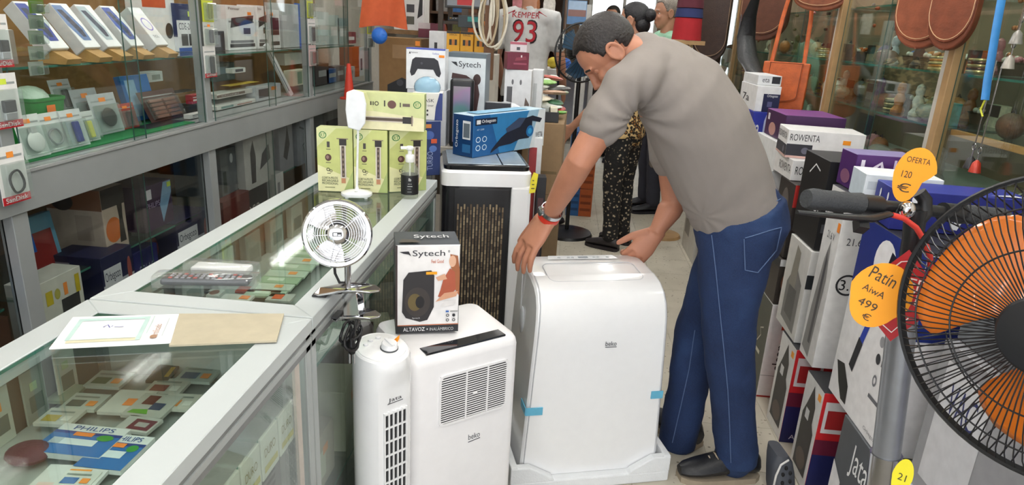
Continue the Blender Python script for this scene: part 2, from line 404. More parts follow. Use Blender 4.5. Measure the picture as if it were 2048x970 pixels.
for i in range(15): MB().box((-.031, -.0598, .125+i*.037), (.031, -.0565, .1295+i*.037), WHg).build('grille_slat', tf)
free_text(tf, 'Jata', (0, -.0567, .677), .036, .012, (R(90), 0, 0), '2a2a2e')
MB().box((-.02, -.0572, .669), (.021, -.0564, .6702), M('2a2a2e', .5)).build('logo_line', tf)
MB().add([(0, 0, 0), (.012, .006, .002), (.024, .002, .012), (.018, -.004, .004), (.01, -.008, 0)], [(0, 4, 3, 2, 1), (0, 1, 2, 3, 4)], M('ff9a1f', .6), tf=Matrix.Translation((.028, .002, .789))).build('price_sticker', tf)

# ---- front portable air conditioner
a_, b_ = Vector((-.323, 1.414, 0)), Vector((-.074, 1.618, 0)); W2 = .322; D2 = .235; yaw2 = math.atan2(b_.y-a_.y, b_.x-a_.x)
c_ = (a_+b_)/2+Vector((-math.sin(yaw2), math.cos(yaw2), 0))*D2/2
ac = thing('portable_air_conditioner', 'smaller white portable air conditioner with a slatted grille carrying the speaker box', 'air conditioner', (c_.x, c_.y, 0), yaw2)
def lvl(hw, hd, r, z, slope=0): return [(x, y, z+slope*(y+hd)) for x, y in rrect(hw, hd, r)]
mb = MB(); h2 = W2/2; d2 = D2/2
mb.loft([lvl(h2, d2, .028, .03), lvl(h2, d2, .028, .70), lvl(h2-.002, d2-.002, .028, .712, .03), lvl(h2-.008, d2-.008, .026, .722, .06), lvl(h2-.02, d2-.02, .02, .727, .07)], WH)
mb.build('housing', ac, sharp=35)
for sx in (-1, 1):
    for sy in (-1, 1): MB().lathe([(.012, 0), (.015, .01), (.015, .032)], GRY, 12, Matrix.Translation((sx*(h2-.05), sy*(d2-.05), 0))).build('caster', ac)
MB().box((-.113, -d2+.014, .7245), (.122, -d2+.052, .7305), M('1c1f24', .08, coat=1)).build('control_panel', ac, .002)
gz0, gz1, gx0, gx1 = .522, .668, -.084, .124
gf_ = MB(); rr = [((gx0+gx1)/2+x, (gz0+gz1)/2+z) for x, z in rrect((gx1-gx0)/2, (gz1-gz0)/2, .016)]
ri = [((gx0+gx1)/2+x, (gz0+gz1)/2+z) for x, z in rrect((gx1-gx0)/2-.006, (gz1-gz0)/2-.006, .011)]
n = len(rr); vs = [(x, -d2-.004, z) for x, z in rr]+[(x, -d2-.004, z) for x, z in ri]+[(x, -d2+.002, z) for x, z in rr]+[(x, -d2+.002, z) for x, z in ri]
gf_.add(vs, [(i, (i+1) % n, n+(i+1) % n, n+i) for i in range(n)]+[(i, 2*n+i, 2*n+(i+1) % n, (i+1) % n) for i in range(n)]+[(n+i, n+(i+1) % n, 3*n+(i+1) % n, 3*n+i) for i in range(n)], WH)
gf_.build('grille_frame', ac, sharp=30)
MB().box((gx0+.004, -d2-.0008, gz0+.004), (gx1-.004, -d2+.004, gz1-.004), M('2c2c30', .6)).build('grille_recess', ac)
for i in range(21):
    z = gz0+.009+i*(gz1-gz0-.016)/20
    MB().add([(gx0+.005, -d2-.0036, z), (gx1-.005, -d2-.0036, z), (gx1-.005, -d2-.003, z+.0024), (gx0+.005, -d2-.003, z+.0024), (gx0+.005, -d2-.0028, z-.0012), (gx1-.005, -d2-.0028, z-.0012)], [(0, 1, 2, 3), (0, 4, 5, 1)], WH).build('grille_slat', ac)
for k in (.38, .69): MB().box((gx0+(gx1-gx0)*k-.002, -d2-.0048, gz0+.005), (gx0+(gx1-gx0)*k+.002, -d2-.002, gz1-.005), WH).build('grille_bar', ac)
MB().cbox(((gx0+gx1)/2, -d2-.006, (gz0+gz1)/2), (.012, .004, .004), WH).build('louvre_tab', ac)
free_text(ac, 'beko', (.026, -d2-.0008, .462), .036, .016, (R(90), 0, 0), '4c4e55'); MB().box((.008, -d2-.001, .4475), (.045, -d2-.0004, .4495), M('4c4e55', .5), tf=Matrix.Translation((.026, 0, .4485)) @ Matrix.Rotation(R(-4), 4, 'Y') @ Matrix.Translation((-.026, 0, -.4485))).build('logo_line', ac)
vt = MB(); VD = M('b9b8bb', .6)
for i in range(22):
    for j in range(5): vt.cbox((-h2-.0002, -d2+.05+j*.014, .60-i*.011), (.001, .008, .005), VD)
    for j in range(3): vt.cbox((h2+.0002, -d2+.04+j*.014, .66-i*.011), (.001, .006, .006), VD)
vo = vt.build('side_vents', ac); vo['kind'] = 'stuff'

# ---- rear portable air conditioner being set down by the man
fl_, fr_ = P(1041, 950, z=.05), P(1314, 927, z=.05); fl_.z = fr_.z = 0; yaw1 = math.atan2(fr_.y-fl_.y, fr_.x-fl_.x); W1, D1 = (fr_-fl_).length/1.02, .33
ux = Vector((math.cos(yaw1), math.sin(yaw1), 0)); uy = Vector((-math.sin(yaw1), math.cos(yaw1), 0))
c_ = fl_+ux*W1/2+uy*D1/2
ad = thing('portable_air_conditioner', 'large glossy white portable air conditioner the man is leaning over', 'air conditioner', (c_.x, c_.y, 0), yaw1)
prof = [(0, .045), (0, .30), (.002, .56), (.006, .62), (.018, .665), (.04, .695), (.075, .714), (.13, .724), (.22, .731), (.30, .733), (.325, .722), (.33, .70), (.33, .045)]
def prof_ring(x, k, inset):
    cy, cz = .165, .38
    return [(x*(.5*(1.03-.13*z/.73)), -D1/2+cy+(y-cy)*(1-inset), cz+(z-cz)*(1-inset*.6)) for y, z in prof]
mb = MB(); mb.loft([prof_ring(x, 1, i) for x, i in ((-W1, .05), (-W1+.012, .012), (-W1+.03, 0), (W1-.03, 0), (W1-.012, .012), (W1, .05))], WHg)
mb.build('housing', ad, sharp=28)
hw1 = lambda z: W1*.5*(1.03-.13*z/.73)
# front cover with its seam, lid, controls
fc = MB(); ri_ = []
for y, z in prof[:8]: ri_.append([(s_*(hw1(z)-.012), -D1/2+y-.0035-(0 if z < .62 else .0), z+(.0035 if z > .69 else 0)) for s_ in (-1, -.97, .97, 1)])
fc.loft(ri_, WHg, cap=False, closed=False); fc.build('front_cover', ad, sharp=50)
for s_ in (-1, 1): MB().tube([(s_*(hw1(z)-.0115), -D1/2+y-.002, z+(.003 if z > .69 else 0)) for y, z in prof[:8]], .0022, M('c9cace', .3), 6).build('cover_edge', ad)
def top_z(y):
    for (y0, z0), (y1, z1) in zip(prof, prof[1:]):
        if y0 <= y <= y1 and y1 > y0: return z0+(z1-z0)*(y-y0)/(y1-y0)
    return .733
ol = [(x, .155+y) for x, y in rrect(.165, .068, .03)]
MB().tube([(x, -D1/2+y, top_z(y)+.0035) for x, y in ol], .0016, M('c3c5ca', .4), 5, loop=True).build('lid_seam', ad)
cp = MB(); cp.add([(x, -D1/2+y, top_z(y)+.0022) for x, y in ((-.13, .262), (.13, .262), (.12, .30), (-.12, .30))], [(0, 1, 2, 3)], M('dfe1e4', .15)); cp.build('control_panel', ad)
for k, x in enumerate((-.085, -.05, -.035, .045, .06, .095)): MB().lathe([(.006, 0), (.005, .0015)], M('a9adb3', .4), 10, Matrix.Translation((x, -D1/2+.28, top_z(.28)+.0022))).build('button', ad)
MB().box((-.014, -D1/2+.274, .7335), (.022, -D1/2+.288, .7352), M('8d949c', .2)).build('display', ad)
free_text(ad, 'beko', (.03, -D1/2-.0022+.0005-.003, .535), .038, .016, (R(90), 0, 0), '3d3f45'); MB().box((.011, -D1/2-.0052, .5215), (.05, -D1/2-.0045, .5235), M('3d3f45', .5)).build('logo_line', ad)
# grip hollow in the left flank
MB().ball((-hw1(.55)-.001, .02, .545), (.006, .028, .05), M('d3d4d8', .4), 16, 8).build('grip_hollow', ad)
MB().box((-hw1(.6)-.002, .02+.035, .045), (-hw1(.6)+.0, .06, .70), M('dcdde0', .35)).build('flank_seam', ad)
TP = M('68b7d6', .35)
for x0, x1 in ((-hw1(.26)-.002, -hw1(.26)+.055), (hw1(.30)-.045, hw1(.30)-.002)):
    z = .285 if x0 < 0 else .32
    MB().box((x0, -D1/2-.0075, z), (x1, -D1/2-.0045, z+.028), TP).build('protective_tape', ad)
MB().box((-hw1(.26)-.0045, -D1/2-.005, .285), (-hw1(.26)-.002, -D1/2+.06, .313), TP).build('protective_tape', ad)
# foam packing tray under it
fm = thing('foam_packing_tray', 'white foam packing base around the foot of the large air conditioner', 'packing foam', (c_.x, c_.y, 0), yaw1)
FOAM = M('eceef0', .9, bump=.25, bscale=180, var=.02)
e = .035; H0 = W1/2*1.03
MB().box((-H0-e, -D1/2-e, 0), (H0+e, D1/2+e, .044), FOAM).build('slab', fm, .006)
for s_ in (-1, 1):
    MB().prism([(s_*(H0+e), .04), (s_*(H0+e), .105), (s_*(H0+.012), .105), (s_*(H0+.004), .04)], -D1/2-e+.002, D1/2+e-.002, FOAM).build('side_rim', fm, .004)
    MB().prism([(s_*(H0+e), .04), (s_*(H0+e), .10), (s_*(H0-.03), .10), (s_*(H0-.11), .055), (s_*(H0-.12), .04)], -D1/2-e, -D1/2-.006, FOAM).build('front_block', fm, .004)

# ---- evaporative air cooler
cz = 1.0; cl = P(885, 345, y=2.42); yawc = R(12); Wc, Dc = .335, .32; Hc_ = 1.005
ux = Vector((math.cos(yawc), math.sin(yawc), 0)); uy = Vector((-math.sin(yawc), math.cos(yawc), 0))
c_ = Vector((cl.x, cl.y, 0))+ux*Wc/2+uy*Dc/2
co = thing('air_cooler', 'tall white and black evaporative air cooler with a brown honeycomb front', 'air cooler', (c_.x, c_.y, 0), yawc)
h_, dd = Wc/2, Dc/2; BKG = M('17171b', .25, coat=.4)
mb = MB(); mb.loft([lvl(h_, dd, .03, z) for z in (.05, .955)], BKG); mb.build('body', co, sharp=35)
# white arch: top band and right pillar, one moulding
mb = MB(); mb.loft([lvl(h_+.004, dd+.004, .032, .925), lvl(h_+.004, dd+.004, .032, .975), lvl(h_-.004, dd-.004, .03, .985)], WHg); mb.build('top_band', co, sharp=35)
mb = MB(); mb.prism([(h_-.075, .06), (h_+.003, .06), (h_+.003, .93), (h_-.075, .93)], -dd-.006, -dd+.02, WHg); mb.build('pillar', co, .012, seg=3)
sd = [(-dd-.004, .06), (-dd+.09, .06), (-dd+.09, .62), (-dd+.13, .75), (-dd+.14, .93), (-dd-.004, .93)]
MB().prism([(y, z) for y, z in sd], -.001, .006, WHg, tf=Matrix.Translation((h_, 0, 0)) @ Matrix.Rotation(R(90), 4, 'Z')).build('side_panel', co, .003)
MB().loft([lvl(h_-.006, dd-.006, .03, .985), lvl(h_-.004, dd-.004, .03, 1.0), lvl(h_-.012, dd-.012, .03, 1.005)], M('17181b', .2)).build('top_edge', co, sharp=35)
MB().box((-h_+.02, -dd+.02, 1.005), (.055, dd-.02, 1.008), M('aab8c6', .15, .2)).build('top_plate', co, .002); MB().box((.06, -dd+.02, 1.005), (h_-.02, dd-.02, 1.008), M('aab8c6', .15, .2)).build('top_plate', co, .002)
MB().box((-h_+.045, -dd-.0015, .10), (h_-.078, -dd+.006, .915), M('101013', .3)).build('front_frame', co, .002)
hm = [M('7d6a52', .6, var=.2, scale=90), M('5d4c39', .6, var=.2, scale=90), M('9a8769', .6, var=.2, scale=90)]
cell = MB().add([(0, 0, 0), (.011, -.003, .003), (.011, -.003, .019), (0, 0, .022), (.0, .001, .011)], [(0, 1, 2, 3)], hm[0])
cp_ = [MB().box((0, -.0035, 0), (.0062, 0, .019), m).build('pad_cell', co) for m in hm]; x0 = -h_+.058; k = 0
for i in range(15):
    for j in range(23):
        z = .36+j*.0212+(.0106 if i % 2 else 0); x = x0+i*.0122
        if k < 3: o = cp_[k]
        elif k < 300: o = cp_[random.randrange(3)].copy(); COL.objects.link(o); o.parent = co
        else: continue
        o.location = (x, -dd-.0016, .36+.0212*22+.0106-(z-.36)); k += 1
rest = MB()
for i in range(15):
    for j in range(23):
        if i*23+j >= 300: rest.box((x0+i*.0122, -dd-.005, .826-j*.0212+(-.0106 if i % 2 else 0)), (x0+i*.0122+.0062, -dd-.0016, .845-j*.0212+(-.0106 if i % 2 else 0)), hm[j % 3])
for i in range(15):
    for j in range(12): rest.box((x0+i*.0122, -dd-.005, .335-j*.0212+(.0106 if i % 2 else 0)), (x0+i*.0122+.0062, -dd-.0016, .354-j*.0212+(.0106 if i % 2 else 0)), hm[(i+j) % 3])
ro = rest.build('honeycomb_pad', co); ro['kind'] = 'stuff'
for sx in (-1, 1):
    for sy in (-1, 1): MB().lathe([(.02, 0), (.022, .02), (.015, .055)], BK, 12, Matrix.Translation((sx*(h_-.05), sy*(dd-.05), 0))).build('caster', co)
tg = MB(); tg.prism([(0, 0), (.022, .004), (.026, .03), (.03, .075), (.012, .082), (.002, .05)], 0, .002, M('f2e23a', .6)); tg.build('price_tag', co, loc=(h_-.006, -dd-.011, .905))
for k, z in enumerate((.925, .94, .955)): MB().cbox((h_+.006, -dd-.0125, z), (.012-.003*k, .001, .003), M('333333', .6)).build('handwriting', co)
# ================================================================ left wall display cabinet
XC = -1.6
FRM = M('a3a8a8', .45, .3, var=.05, scale=6); WOOD = M('8a6334', .6, var=.15, scale=14); GLS = glass('f8fbfa', 1.4)
lc = thing('wall_display_cabinet', 'long grey framed wall display cabinet with sliding glass behind the counter', 'cabinet', (0, 0, 0))
PY = [1.80, 2.925, 4.16, 5.46]; YL, YR = .70, 5.49
for y in [YL+.03]+PY:
    MB().box((XC-.045, y-.03, 0), (XC, y+.03, .897), FRM).build('lower_post', lc, .002)
    MB().box((XC-.04, y-.024, 1.023), (XC+.004, y+.024, 2.5), FRM).build('upper_post', lc, .002)
MB().box((XC-.05, YL, .897), (XC+.012, YR, 1.012), FRM).build('middle_rail', lc, .002)
MB().box((XC-.02, YL, 1.012), (XC+.018, YR, 1.023), M('b9bdbd', .35, .4)).build('sliding_track', lc, .001)
MB().box((XC-.45, YL, 2.44), (XC, YR, 2.5), FRM).build('top_rail', lc, .002)
MB().box((XC-.47, YL, 0), (XC-.45, YR, 2.5), WOOD).build('back_panel', lc)
MB().box((XC-.45, YL, .0), (XC-.01, YR, .09), M('8b8d8c', .5)).build('plinth', lc)
MB().box((XC-.45, YL, .93), (XC-.05, YR, 1.02), M('8d8f8e', .5)).build('deck', lc)
MB().box((XC-.44, 1.83, 1.02), (XC-.05, 2.89, 1.024), M('1f7a44', .9, bump=.3, bscale=300)).build('green_felt', lc)
for y0, y1 in zip([YL]+PY, PY): MB().box((XC-.45, y0+.03, 1.292), (XC-.12, y1-.03, 1.300), glass('e2efea', 1.5, haze=.15, hazecol='9aa8a2'), mats={'R': GE}).build('shelf', lc)
for y0, y1 in zip([YL]+PY, PY): MB().box((XC-.45, y0+.03, .585), (XC-.08, y1-.03, .593), glass('e2efea', 1.5, haze=.15, hazecol='8a9a92'), mats={'R': GE}).build('lower_shelf', lc)
EDG = M('3b5a52', .2)
for i, (y0, y1) in enumerate(zip([YL]+PY, PY)):
    ym = (y0+y1)/2+.04
    for j, (a, b, xo) in enumerate(((y0+.03, ym+.03, .009), (ym-.02, y1-.03, -.006))):
        MB().box((XC+xo, a, 1.023), (XC+xo+.005, b, 2.44), GLS, mats={'F': EDG, 'B': EDG}).build('sliding_pane', lc)
        MB().box((XC-.03+xo, a, .09), (XC-.025+xo, b, .897), glass('f2f5f4', 1.4), mats={'F': EDG, 'B': EDG}).build('lower_pane', lc)
# ---- goods inside: cartons standing face to the aisle
G1 = 'goods in the wall display cabinet'
ZD, ZS, ZL = 1.025, 1.301, .594
def sc(name, label, px, x, dep, z0, col, art=(), lean=0, cat='box', **kw):
    return scarton(name, label, cat, px, x, dep, z0, rot=(R(-lean), 0, R(90)), col=col, art=art, group=G1, **kw)
words_ = ['leftmost white phone box leaning on a wooden stand in the cabinet', 'second white phone box from the left leaning on a wooden stand', 'narrow white phone box leaning in the middle of the row on the glass shelf',
          'white phone box leaning fourth from the left showing a blue insert', 'white phone box with a violet ring leaning at the right end of the row']
for i, (u, v, ins) in enumerate(((160, 133, '2e3f96'), (222, 134, '5876a8'), (262, 120, 'a9b6bd'), (305, 118, '2e4aa0'), (352, 113, None))):
    p = P(u, v, x=-1.70); q = (.085, .05, .185)
    art = [('F', 'p', [(.0, .95), (.55, .95), (.8, .45), (.72, .16), (.25, .16), (0, .5)], ins), ('F', 'p', [(.1, .85), (.4, .85), (.66, .4), (.6, .24), (.4, .24)], '1c2340')] if ins else [('F', 'o', .5, .55, .34, .17, '8f86d8', .82), ('F', 't', .22, .2, .7, .26, 'TCL', '444444')]
    carton('phone_box', words_[i], 'box', q, (-1.745, p.y-.045, ZS+.035), (R(-38), 0, R(90)), col='e9e9ea', art=art, faces=dict(L='d8d8da'), group='white phone boxes in the cabinet', bevel=.002)
    st = MB(); st.prism([(0, 0), (.10, 0), (.11, .018), (.02, .06)], -.035, .035, M('b08a52', .6, var=.15, scale=20))
    s_ = st.build('display_stand', loc=(-1.79, p.y-.045, ZS), rot=0); tag(s_, 'small wooden stand under the %s phone box' % ('leftmost', 'second', 'middle', 'fourth', 'violet ringed')[i], 'stand', 'wooden phone stands')
sc('printed_carton', 'orange and white carton at the back of the glass shelf', (285, -20, 350, 62), -1.92, .08, ZS, 'f0eeee', [('F', 'r', 0, .72, .7, 1, 'd2592b'), ('F', 'e', .75, .35, .12, .13, '333333')])
sc('car_radio_box', 'navy and white radio carton standing high on the glass shelf by the post', (352, 8, 398, 64), -1.90, .06, ZS+.07, '29345f', [('F', 'r', 0, 0, 1, .5, 'e8e8ea'), ('F', 't', .08, .22, .9, .42, 'CDE-203BT', '30304a'), ('F', 's', .5, .62, .66, .78, 'c8e04a')])
sc('car_radio_box', 'white and blue carton below the navy radio carton', (358, 64, 400, 122), -1.90, .08, ZS, 'dfe0e4', [('F', 'r', 0, 0, 1, .2, '2a57a5'), ('F', 'r', .15, .3, .45, .9, '555555'), ('F', 'r', .5, .3, .9, .9, '1d1d22')])
BLc = glass('f2f6f4', 1.45, .05, .10)
def blister(label, px, x, z0, card, content, lean=12, sticker='ff8f2b', name='blister_pack', group='blister packs in the cabinet', plane='s', text=None):
    y0, y1, zb, zt = spx(*px, x, z0); w_, h_ = abs(y1-y0), zt-zb
    o = thing(name, label, 'blister pack', (x, (y0+y1)/2, zb), (R(-lean), 0, R(90) if plane == 's' else R(-90)), group)
    MB().box((-w_/2, 0, 0), (w_/2, .0015, h_), M(card, .5)).build('card', o)
    MB().box((-w_*.42, -.022, h_*.06), (w_*.42, -.0005, h_*.72), BLc).build('clear_bubble', o, .004)
    kind, c = content
    if kind == 'mouse': MB().ball((0, -.011, h_*.4), (w_*.26, .009, h_*.24), M(c, .3), 14, 8).build('mouse', o)
    elif kind == 'cable': MB().tube([(w_*.24*math.cos(t), -.010+.002*math.sin(3*t), h_*.38+h_*.2*math.sin(t)) for t in [k*.35 for k in range(36)]], .0035, M(c, .4), 6).build('cable', o)
    elif kind == 'bulb': MB().ball((0, -.011, h_*.36), (w_*.32, .009, h_*.24), M(c, .4), 14, 8).box((-w_*.1, -.016, h_*.56), (w_*.1, -.004, h_*.7), M('c8c8c8', .4)).build('ear_cushion', o)
    elif kind == 'pill': MB().box((-w_*.1, -.018, h_*.12), (w_*.12, -.004, h_*.68), M(c, .35)).build('gadget', o, .004)
    elif kind == 'grid':
        for a in range(2):
            for b in range(5): MB().box((-w_*.36+a*w_*.38, -.015, h_*(.07+b*.13)), (-w_*.04+a*w_*.38, -.003, h_*(.17+b*.13)), M(c, .5)).build('chip', o, .002)
    elif kind == 'stick': MB().box((-w_*.22, -.014, h_*.16), (w_*.2, -.004, h_*.30), M('b9bcc0', .3, .6)).box((-w_*.22, -.015, h_*.3), (w_*.2, -.004, h_*.52), M(c, .4)).build('memory_stick', o, .002)
    sz = (w_, .003, h_); art = [('F', 'r', .08, .8, .92, .84, '9aa0a0')]
    if sticker: art.append(('F', 's', .38, .80, .62, .9, sticker))
    if text: art += [('F', 'r', 0, 0, 1, .14, 'c4202c'), ('F', 't', .1, .03, .9, .115, text, 'ffffff')]
    fn = dict(F=lambda w, d, h: (Vector((-w/2, 0, 0)), Vector((w, 0, 0)), Vector((0, 0, h)), Vector((0, -1, 0))))
    art_on(o, sz, art, fn)
    return o
blister('clear blister pack with a white cushion at the left front of the green felt', (45, 228, 98, 328), -1.67, ZD, 'd9dfdc', ('bulb', 'f0f0ee'))
blister('clear blister pack holding a coiled grey cable beside the white cushion pack', (86, 224, 138, 318), -1.68, ZD, 'd5dad8', ('cable', '8d9296'))
blister('clear blister pack with a blue insert on the green felt', (132, 218, 178, 308), -1.68, ZD, 'd3d9da', ('pill', '2c3c96'))
blister('narrow clear blister pack with a yellow printed edge on the felt', (160, 222, 200, 302), -1.71, ZD, 'cfd6d3', ('pill', 'e4e06a'), sticker=None)
blister('tall dark stylus blister pack standing at the back by the green basket', (110, 158, 152, 218), -1.85, ZD+.09, 'c8ccd0', ('pill', '1c1c22'))
blister('tall grey blister pack with a slim dark gadget behind the mouse pack', (160, 176, 212, 262), -1.80, ZD, 'aeb5ba', ('pill', '2a2c30'))
blister('blister pack with a black computer mouse on a grey card', (192, 186, 246, 268), -1.76, ZD, 'b9bfc2', ('mouse', '17171b'))
blister('red carded blister pack with an orange sticker next to the mouse', (240, 206, 278, 270), -1.77, ZD, 'a83a32', ('pill', '54242a'))
blister('brown multi-cell card pack leaning towards the dark boxes', (300, 176, 372, 252), -1.78, ZD, '4b2a24', ('grid', '8a5240'), lean=25, sticker=None)
sc('printed_carton', 'tall bright blue carton standing in the cabinet corner of the felt', (262, 150, 316, 250), -1.84, .03, ZD, '2277c4', [('F', 'r', .1, .1, .45, .9, '9cc6e8')], lean=12)
sc('printed_carton', 'small white carton on top of the blue carton', (298, 143, 326, 168), -1.92, .05, ZS-.13, 'e2e4e2', [('F', 'r', .2, .2, .8, .7, '9aa29c')])
sc('small_box', 'dark box with a white label next to the cabinet post', (344, 184, 400, 216), -1.82, .07, ZD+.10, '1c1b20', [('F', 'r', .05, .15, .4, .75, 'dcdcdc'), ('F', 't', .5, .3, .95, .75, 'DURA', 'ffffff')])
sc('small_box', 'dark box with a white label at the bottom of the stack by the post', (344, 214, 396, 252), -1.80, .07, ZD, '24222a', [('F', 'r', .05, .15, .5, .8, 'd8d8d8'), ('F', 'r', .1, .3, .4, .36, '555555'), ('F', 'r', .1, .5, .4, .56, '555555')])
sc('small_box', 'small red and white box leaning on the dark boxes', (384, 188, 410, 226), -1.72, .03, ZD+.06, 'b02430', [('F', 'r', .1, .3, .9, .5, 'efe6e6'), ('F', 'r', .1, .65, .9, .75, 'efe6e6')])
sc('small_box', 'small white label box on the felt beside the post', (380, 226, 408, 254), -1.70, .03, ZD, 'e4e2e0', [('F', 'r', .2, .25, .8, .35, '555555'), ('F', 'r', .2, .5, .8, .75, '8a8a8a')])
sc('small_box', 'low black box lying in front of the brown card pack', (298, 250, 372, 262), -1.70, .08, ZD, '1a1a22')
# green basket
bk = thing('plastic_basket', 'green plastic basket of bags at the left end of the cabinet', 'basket', (-1.83, P(75, 190, x=-1.8).y, ZD), 0)
mb = MB(); GB = M('2f8f45', .45)
mb.loft([[(x*k, y*k, z) for x, y in rrect(.075, .075, .02)] for k, z in ((.8, 0), (1, .15), (1.05, .155), (1.05, .165), (.96, .165), (.95, .15), (.76, .01))], GB); mb.build('tub', bk, sharp=30)
MB().ball((0, 0, .15), (.06, .06, .05), M('cfe3d2', .3, bump=.8, bscale=30), 14, 8).build('bag', bk)
art_on(bk, (.15, .157, .2), [('R', 's', .35, .55, .6, .7, 'ff7f2b')])
for i in range(6):
    blister('small hanging carded battery pack by the left post, %s from the top' % ('first', 'second', 'third', 'fourth', 'fifth', 'sixth', 'seventh', 'eighth', 'ninth')[i], (58, -32+i*31, 88, -4+i*31), -1.62, None, ['c9b93a', '6d8f3a', '8f9a8a', '8d9a86', '9aa394', 'a0a69c'][i], ('pill', '63755d'), 0, None, group='hanging battery cards')
# bay two
STE = [('F', 'r', .05, .62, .95, .66, '8a8a8a'), ('F', 'p', [(.1, .5), (.9, .62), (.95, .8), (.15, .72)], '2b2b30'), ('F', 'r', .55, .36, .8, .5, '5b4a40'), ('F', 'r', .05, .06, .95, .14, '3b3b40'), ('F', 'r', .08, .16, .9, .22, '7a7a80'), ('F', 't', .06, .9, .45, .96, 'Pioneer', '333333'), ('F', 's', .72, .8, .86, .87, 'ff8f2b')]
sc('car_radio_box', 'white car radio carton with a slanted black unit, left one of its row', (455, 12, 511, 108), -1.84, .12, ZS, 'e8e8e8', STE)
sc('car_radio_box', 'white car radio carton in the middle of the row on the shelf', (516, 12, 535, 106), -1.83, .12, ZS, 'e8e8e8', STE)
sc('car_radio_box', 'white car radio carton with a dark red screen', (540, 20, 560, 103), -1.82, .12, ZS, 'e6e6e6', [('F', 'r', .1, .35, .9, .8, '5a1f28'), ('F', 'r', .1, .08, .9, .18, '3b3b40'), ('F', 's', .1, .85, .35, .93, 'ff8f2b')])
sc('printed_carton', 'plain grey upright carton at the end of the car radio row', (566, 8, 598, 100), -1.82, .12, ZS, 'c0c4c4')
sc('printed_carton', 'blue glossy packet at the right end of the car radio shelf', (604, 8, 618, 106), -1.80, .05, ZS, '2a62c4', rough=.25)
sc('small_box', 'dark carded item hanging left of the car radio cartons', (420, 62, 450, 112), -1.84, .02, ZS, '3a3c44', [('F', 'r', .2, .2, .7, .8, '9a9aa2')])
sc('small_box', 'small white square box with a black window below the car radios', (466, 136, 492, 168), -1.80, .04, ZD+.16, 'dcdcd8', [('F', 'r', .2, .2, .8, .8, '333338')])
sc('small_box', 'pile of dark packets behind the small square box', (432, 126, 470, 170), -1.95, .08, ZD+.1, '5a6a66', [('F', 'r', .1, .4, .6, .8, '8fa3b0')])
o = carton('led_light_bar', 'slim white light bar box leaning diagonally in the second cabinet bay', 'box', (.03, .02, .36), (-1.72, P(582, 188, x=-1.72).y, ZD), (0, R(-32), R(70)), col='e4e6e8', art=[('F', 'r', .15, .1, .4, .9, '6e7a86')], group=G1)
sc('small_box', 'yellow packet lying on the stack of white boxes', (462, 168, 520, 182), -1.78, .06, ZD+.10, 'd8b54a')
sc('small_box', 'upper white box with a brown strip in the cabinet stack', (434, 182, 512, 206), -1.76, .08, ZD+.05, 'c9c4be', [('F', 'r', .0, .25, .7, .75, '7d6a60'), ('F', 't', .1, .35, .55, .65, 'Omega', 'e8e8e8')])
sc('small_box', 'lower white box with a picture in the cabinet stack', (434, 205, 512, 232), -1.74, .09, ZD, 'd4d2ce', [('F', 'r', .1, .2, .4, .7, '6f8f8a'), ('F', 'r', .5, .3, .9, .5, 'a05a40')])
sc('small_box', 'grey boxed charger on the cabinet deck beside the light bar', (512, 170, 562, 205), -1.74, .06, ZD, 'b9bcc0', [('F', 'r', .1, .2, .5, .8, '4a4a52'), ('F', 's', .6, .6, .8, .85, 'ff8f2b')])
sc('small_box', 'white cube box under the shelf beside the grey carton', (570, 106, 604, 142), -1.85, .08, ZD+.16, 'd8d8d2')
sc('printed_carton', 'cream box with a slim gadget picture near the brown post', (586, 140, 616, 190), -1.76, .06, ZD+.04, 'd9d6c0', [('F', 'r', .3, .1, .6, .9, '86a08a')])
# bay three
for i, (px, c, t) in enumerate((((636, 24, 658, 92), 'dfe6e2', 'pale green'), ((658, 30, 678, 92), 'c4d4d0', 'grey green'), ((676, 36, 696, 92), '9fb4b2', 'teal'), ((694, 64, 712, 92), 'a6545a', 'rose'))):
    sc('small_box', '%s slim box on the far shelf of the cabinet' % t, px, -1.84, .06, ZS, c, [('F', 'r', .2, .3, .8, .6, 'f2f2f0')])
for i, (px, c, t) in enumerate((((632, 128, 658, 176), '4a4446', 'dark'), ((654, 138, 676, 170), '2f64a8', 'blue'), ((672, 132, 690, 168), '6a4a48', 'brownish'), ((690, 134, 710, 158), 'd4d4d0', 'white'))):
    sc('small_box', '%s packet in the far bay of the cabinet near its orange carton' % t, px, -1.80, .07, ZD, c, [('F', 'r', .2, .4, .8, .7, 'b8b8b8')])
sc('printed_carton', 'orange carton with a white edge in the far bay of the cabinet', (698, 94, 728, 158), -1.82, .08, ZD, 'd2662c', [('F', 'r', .66, 0, 1, 1, 'd9dedf'), ('F', 'r', .75, .2, .88, .6, '333840')])
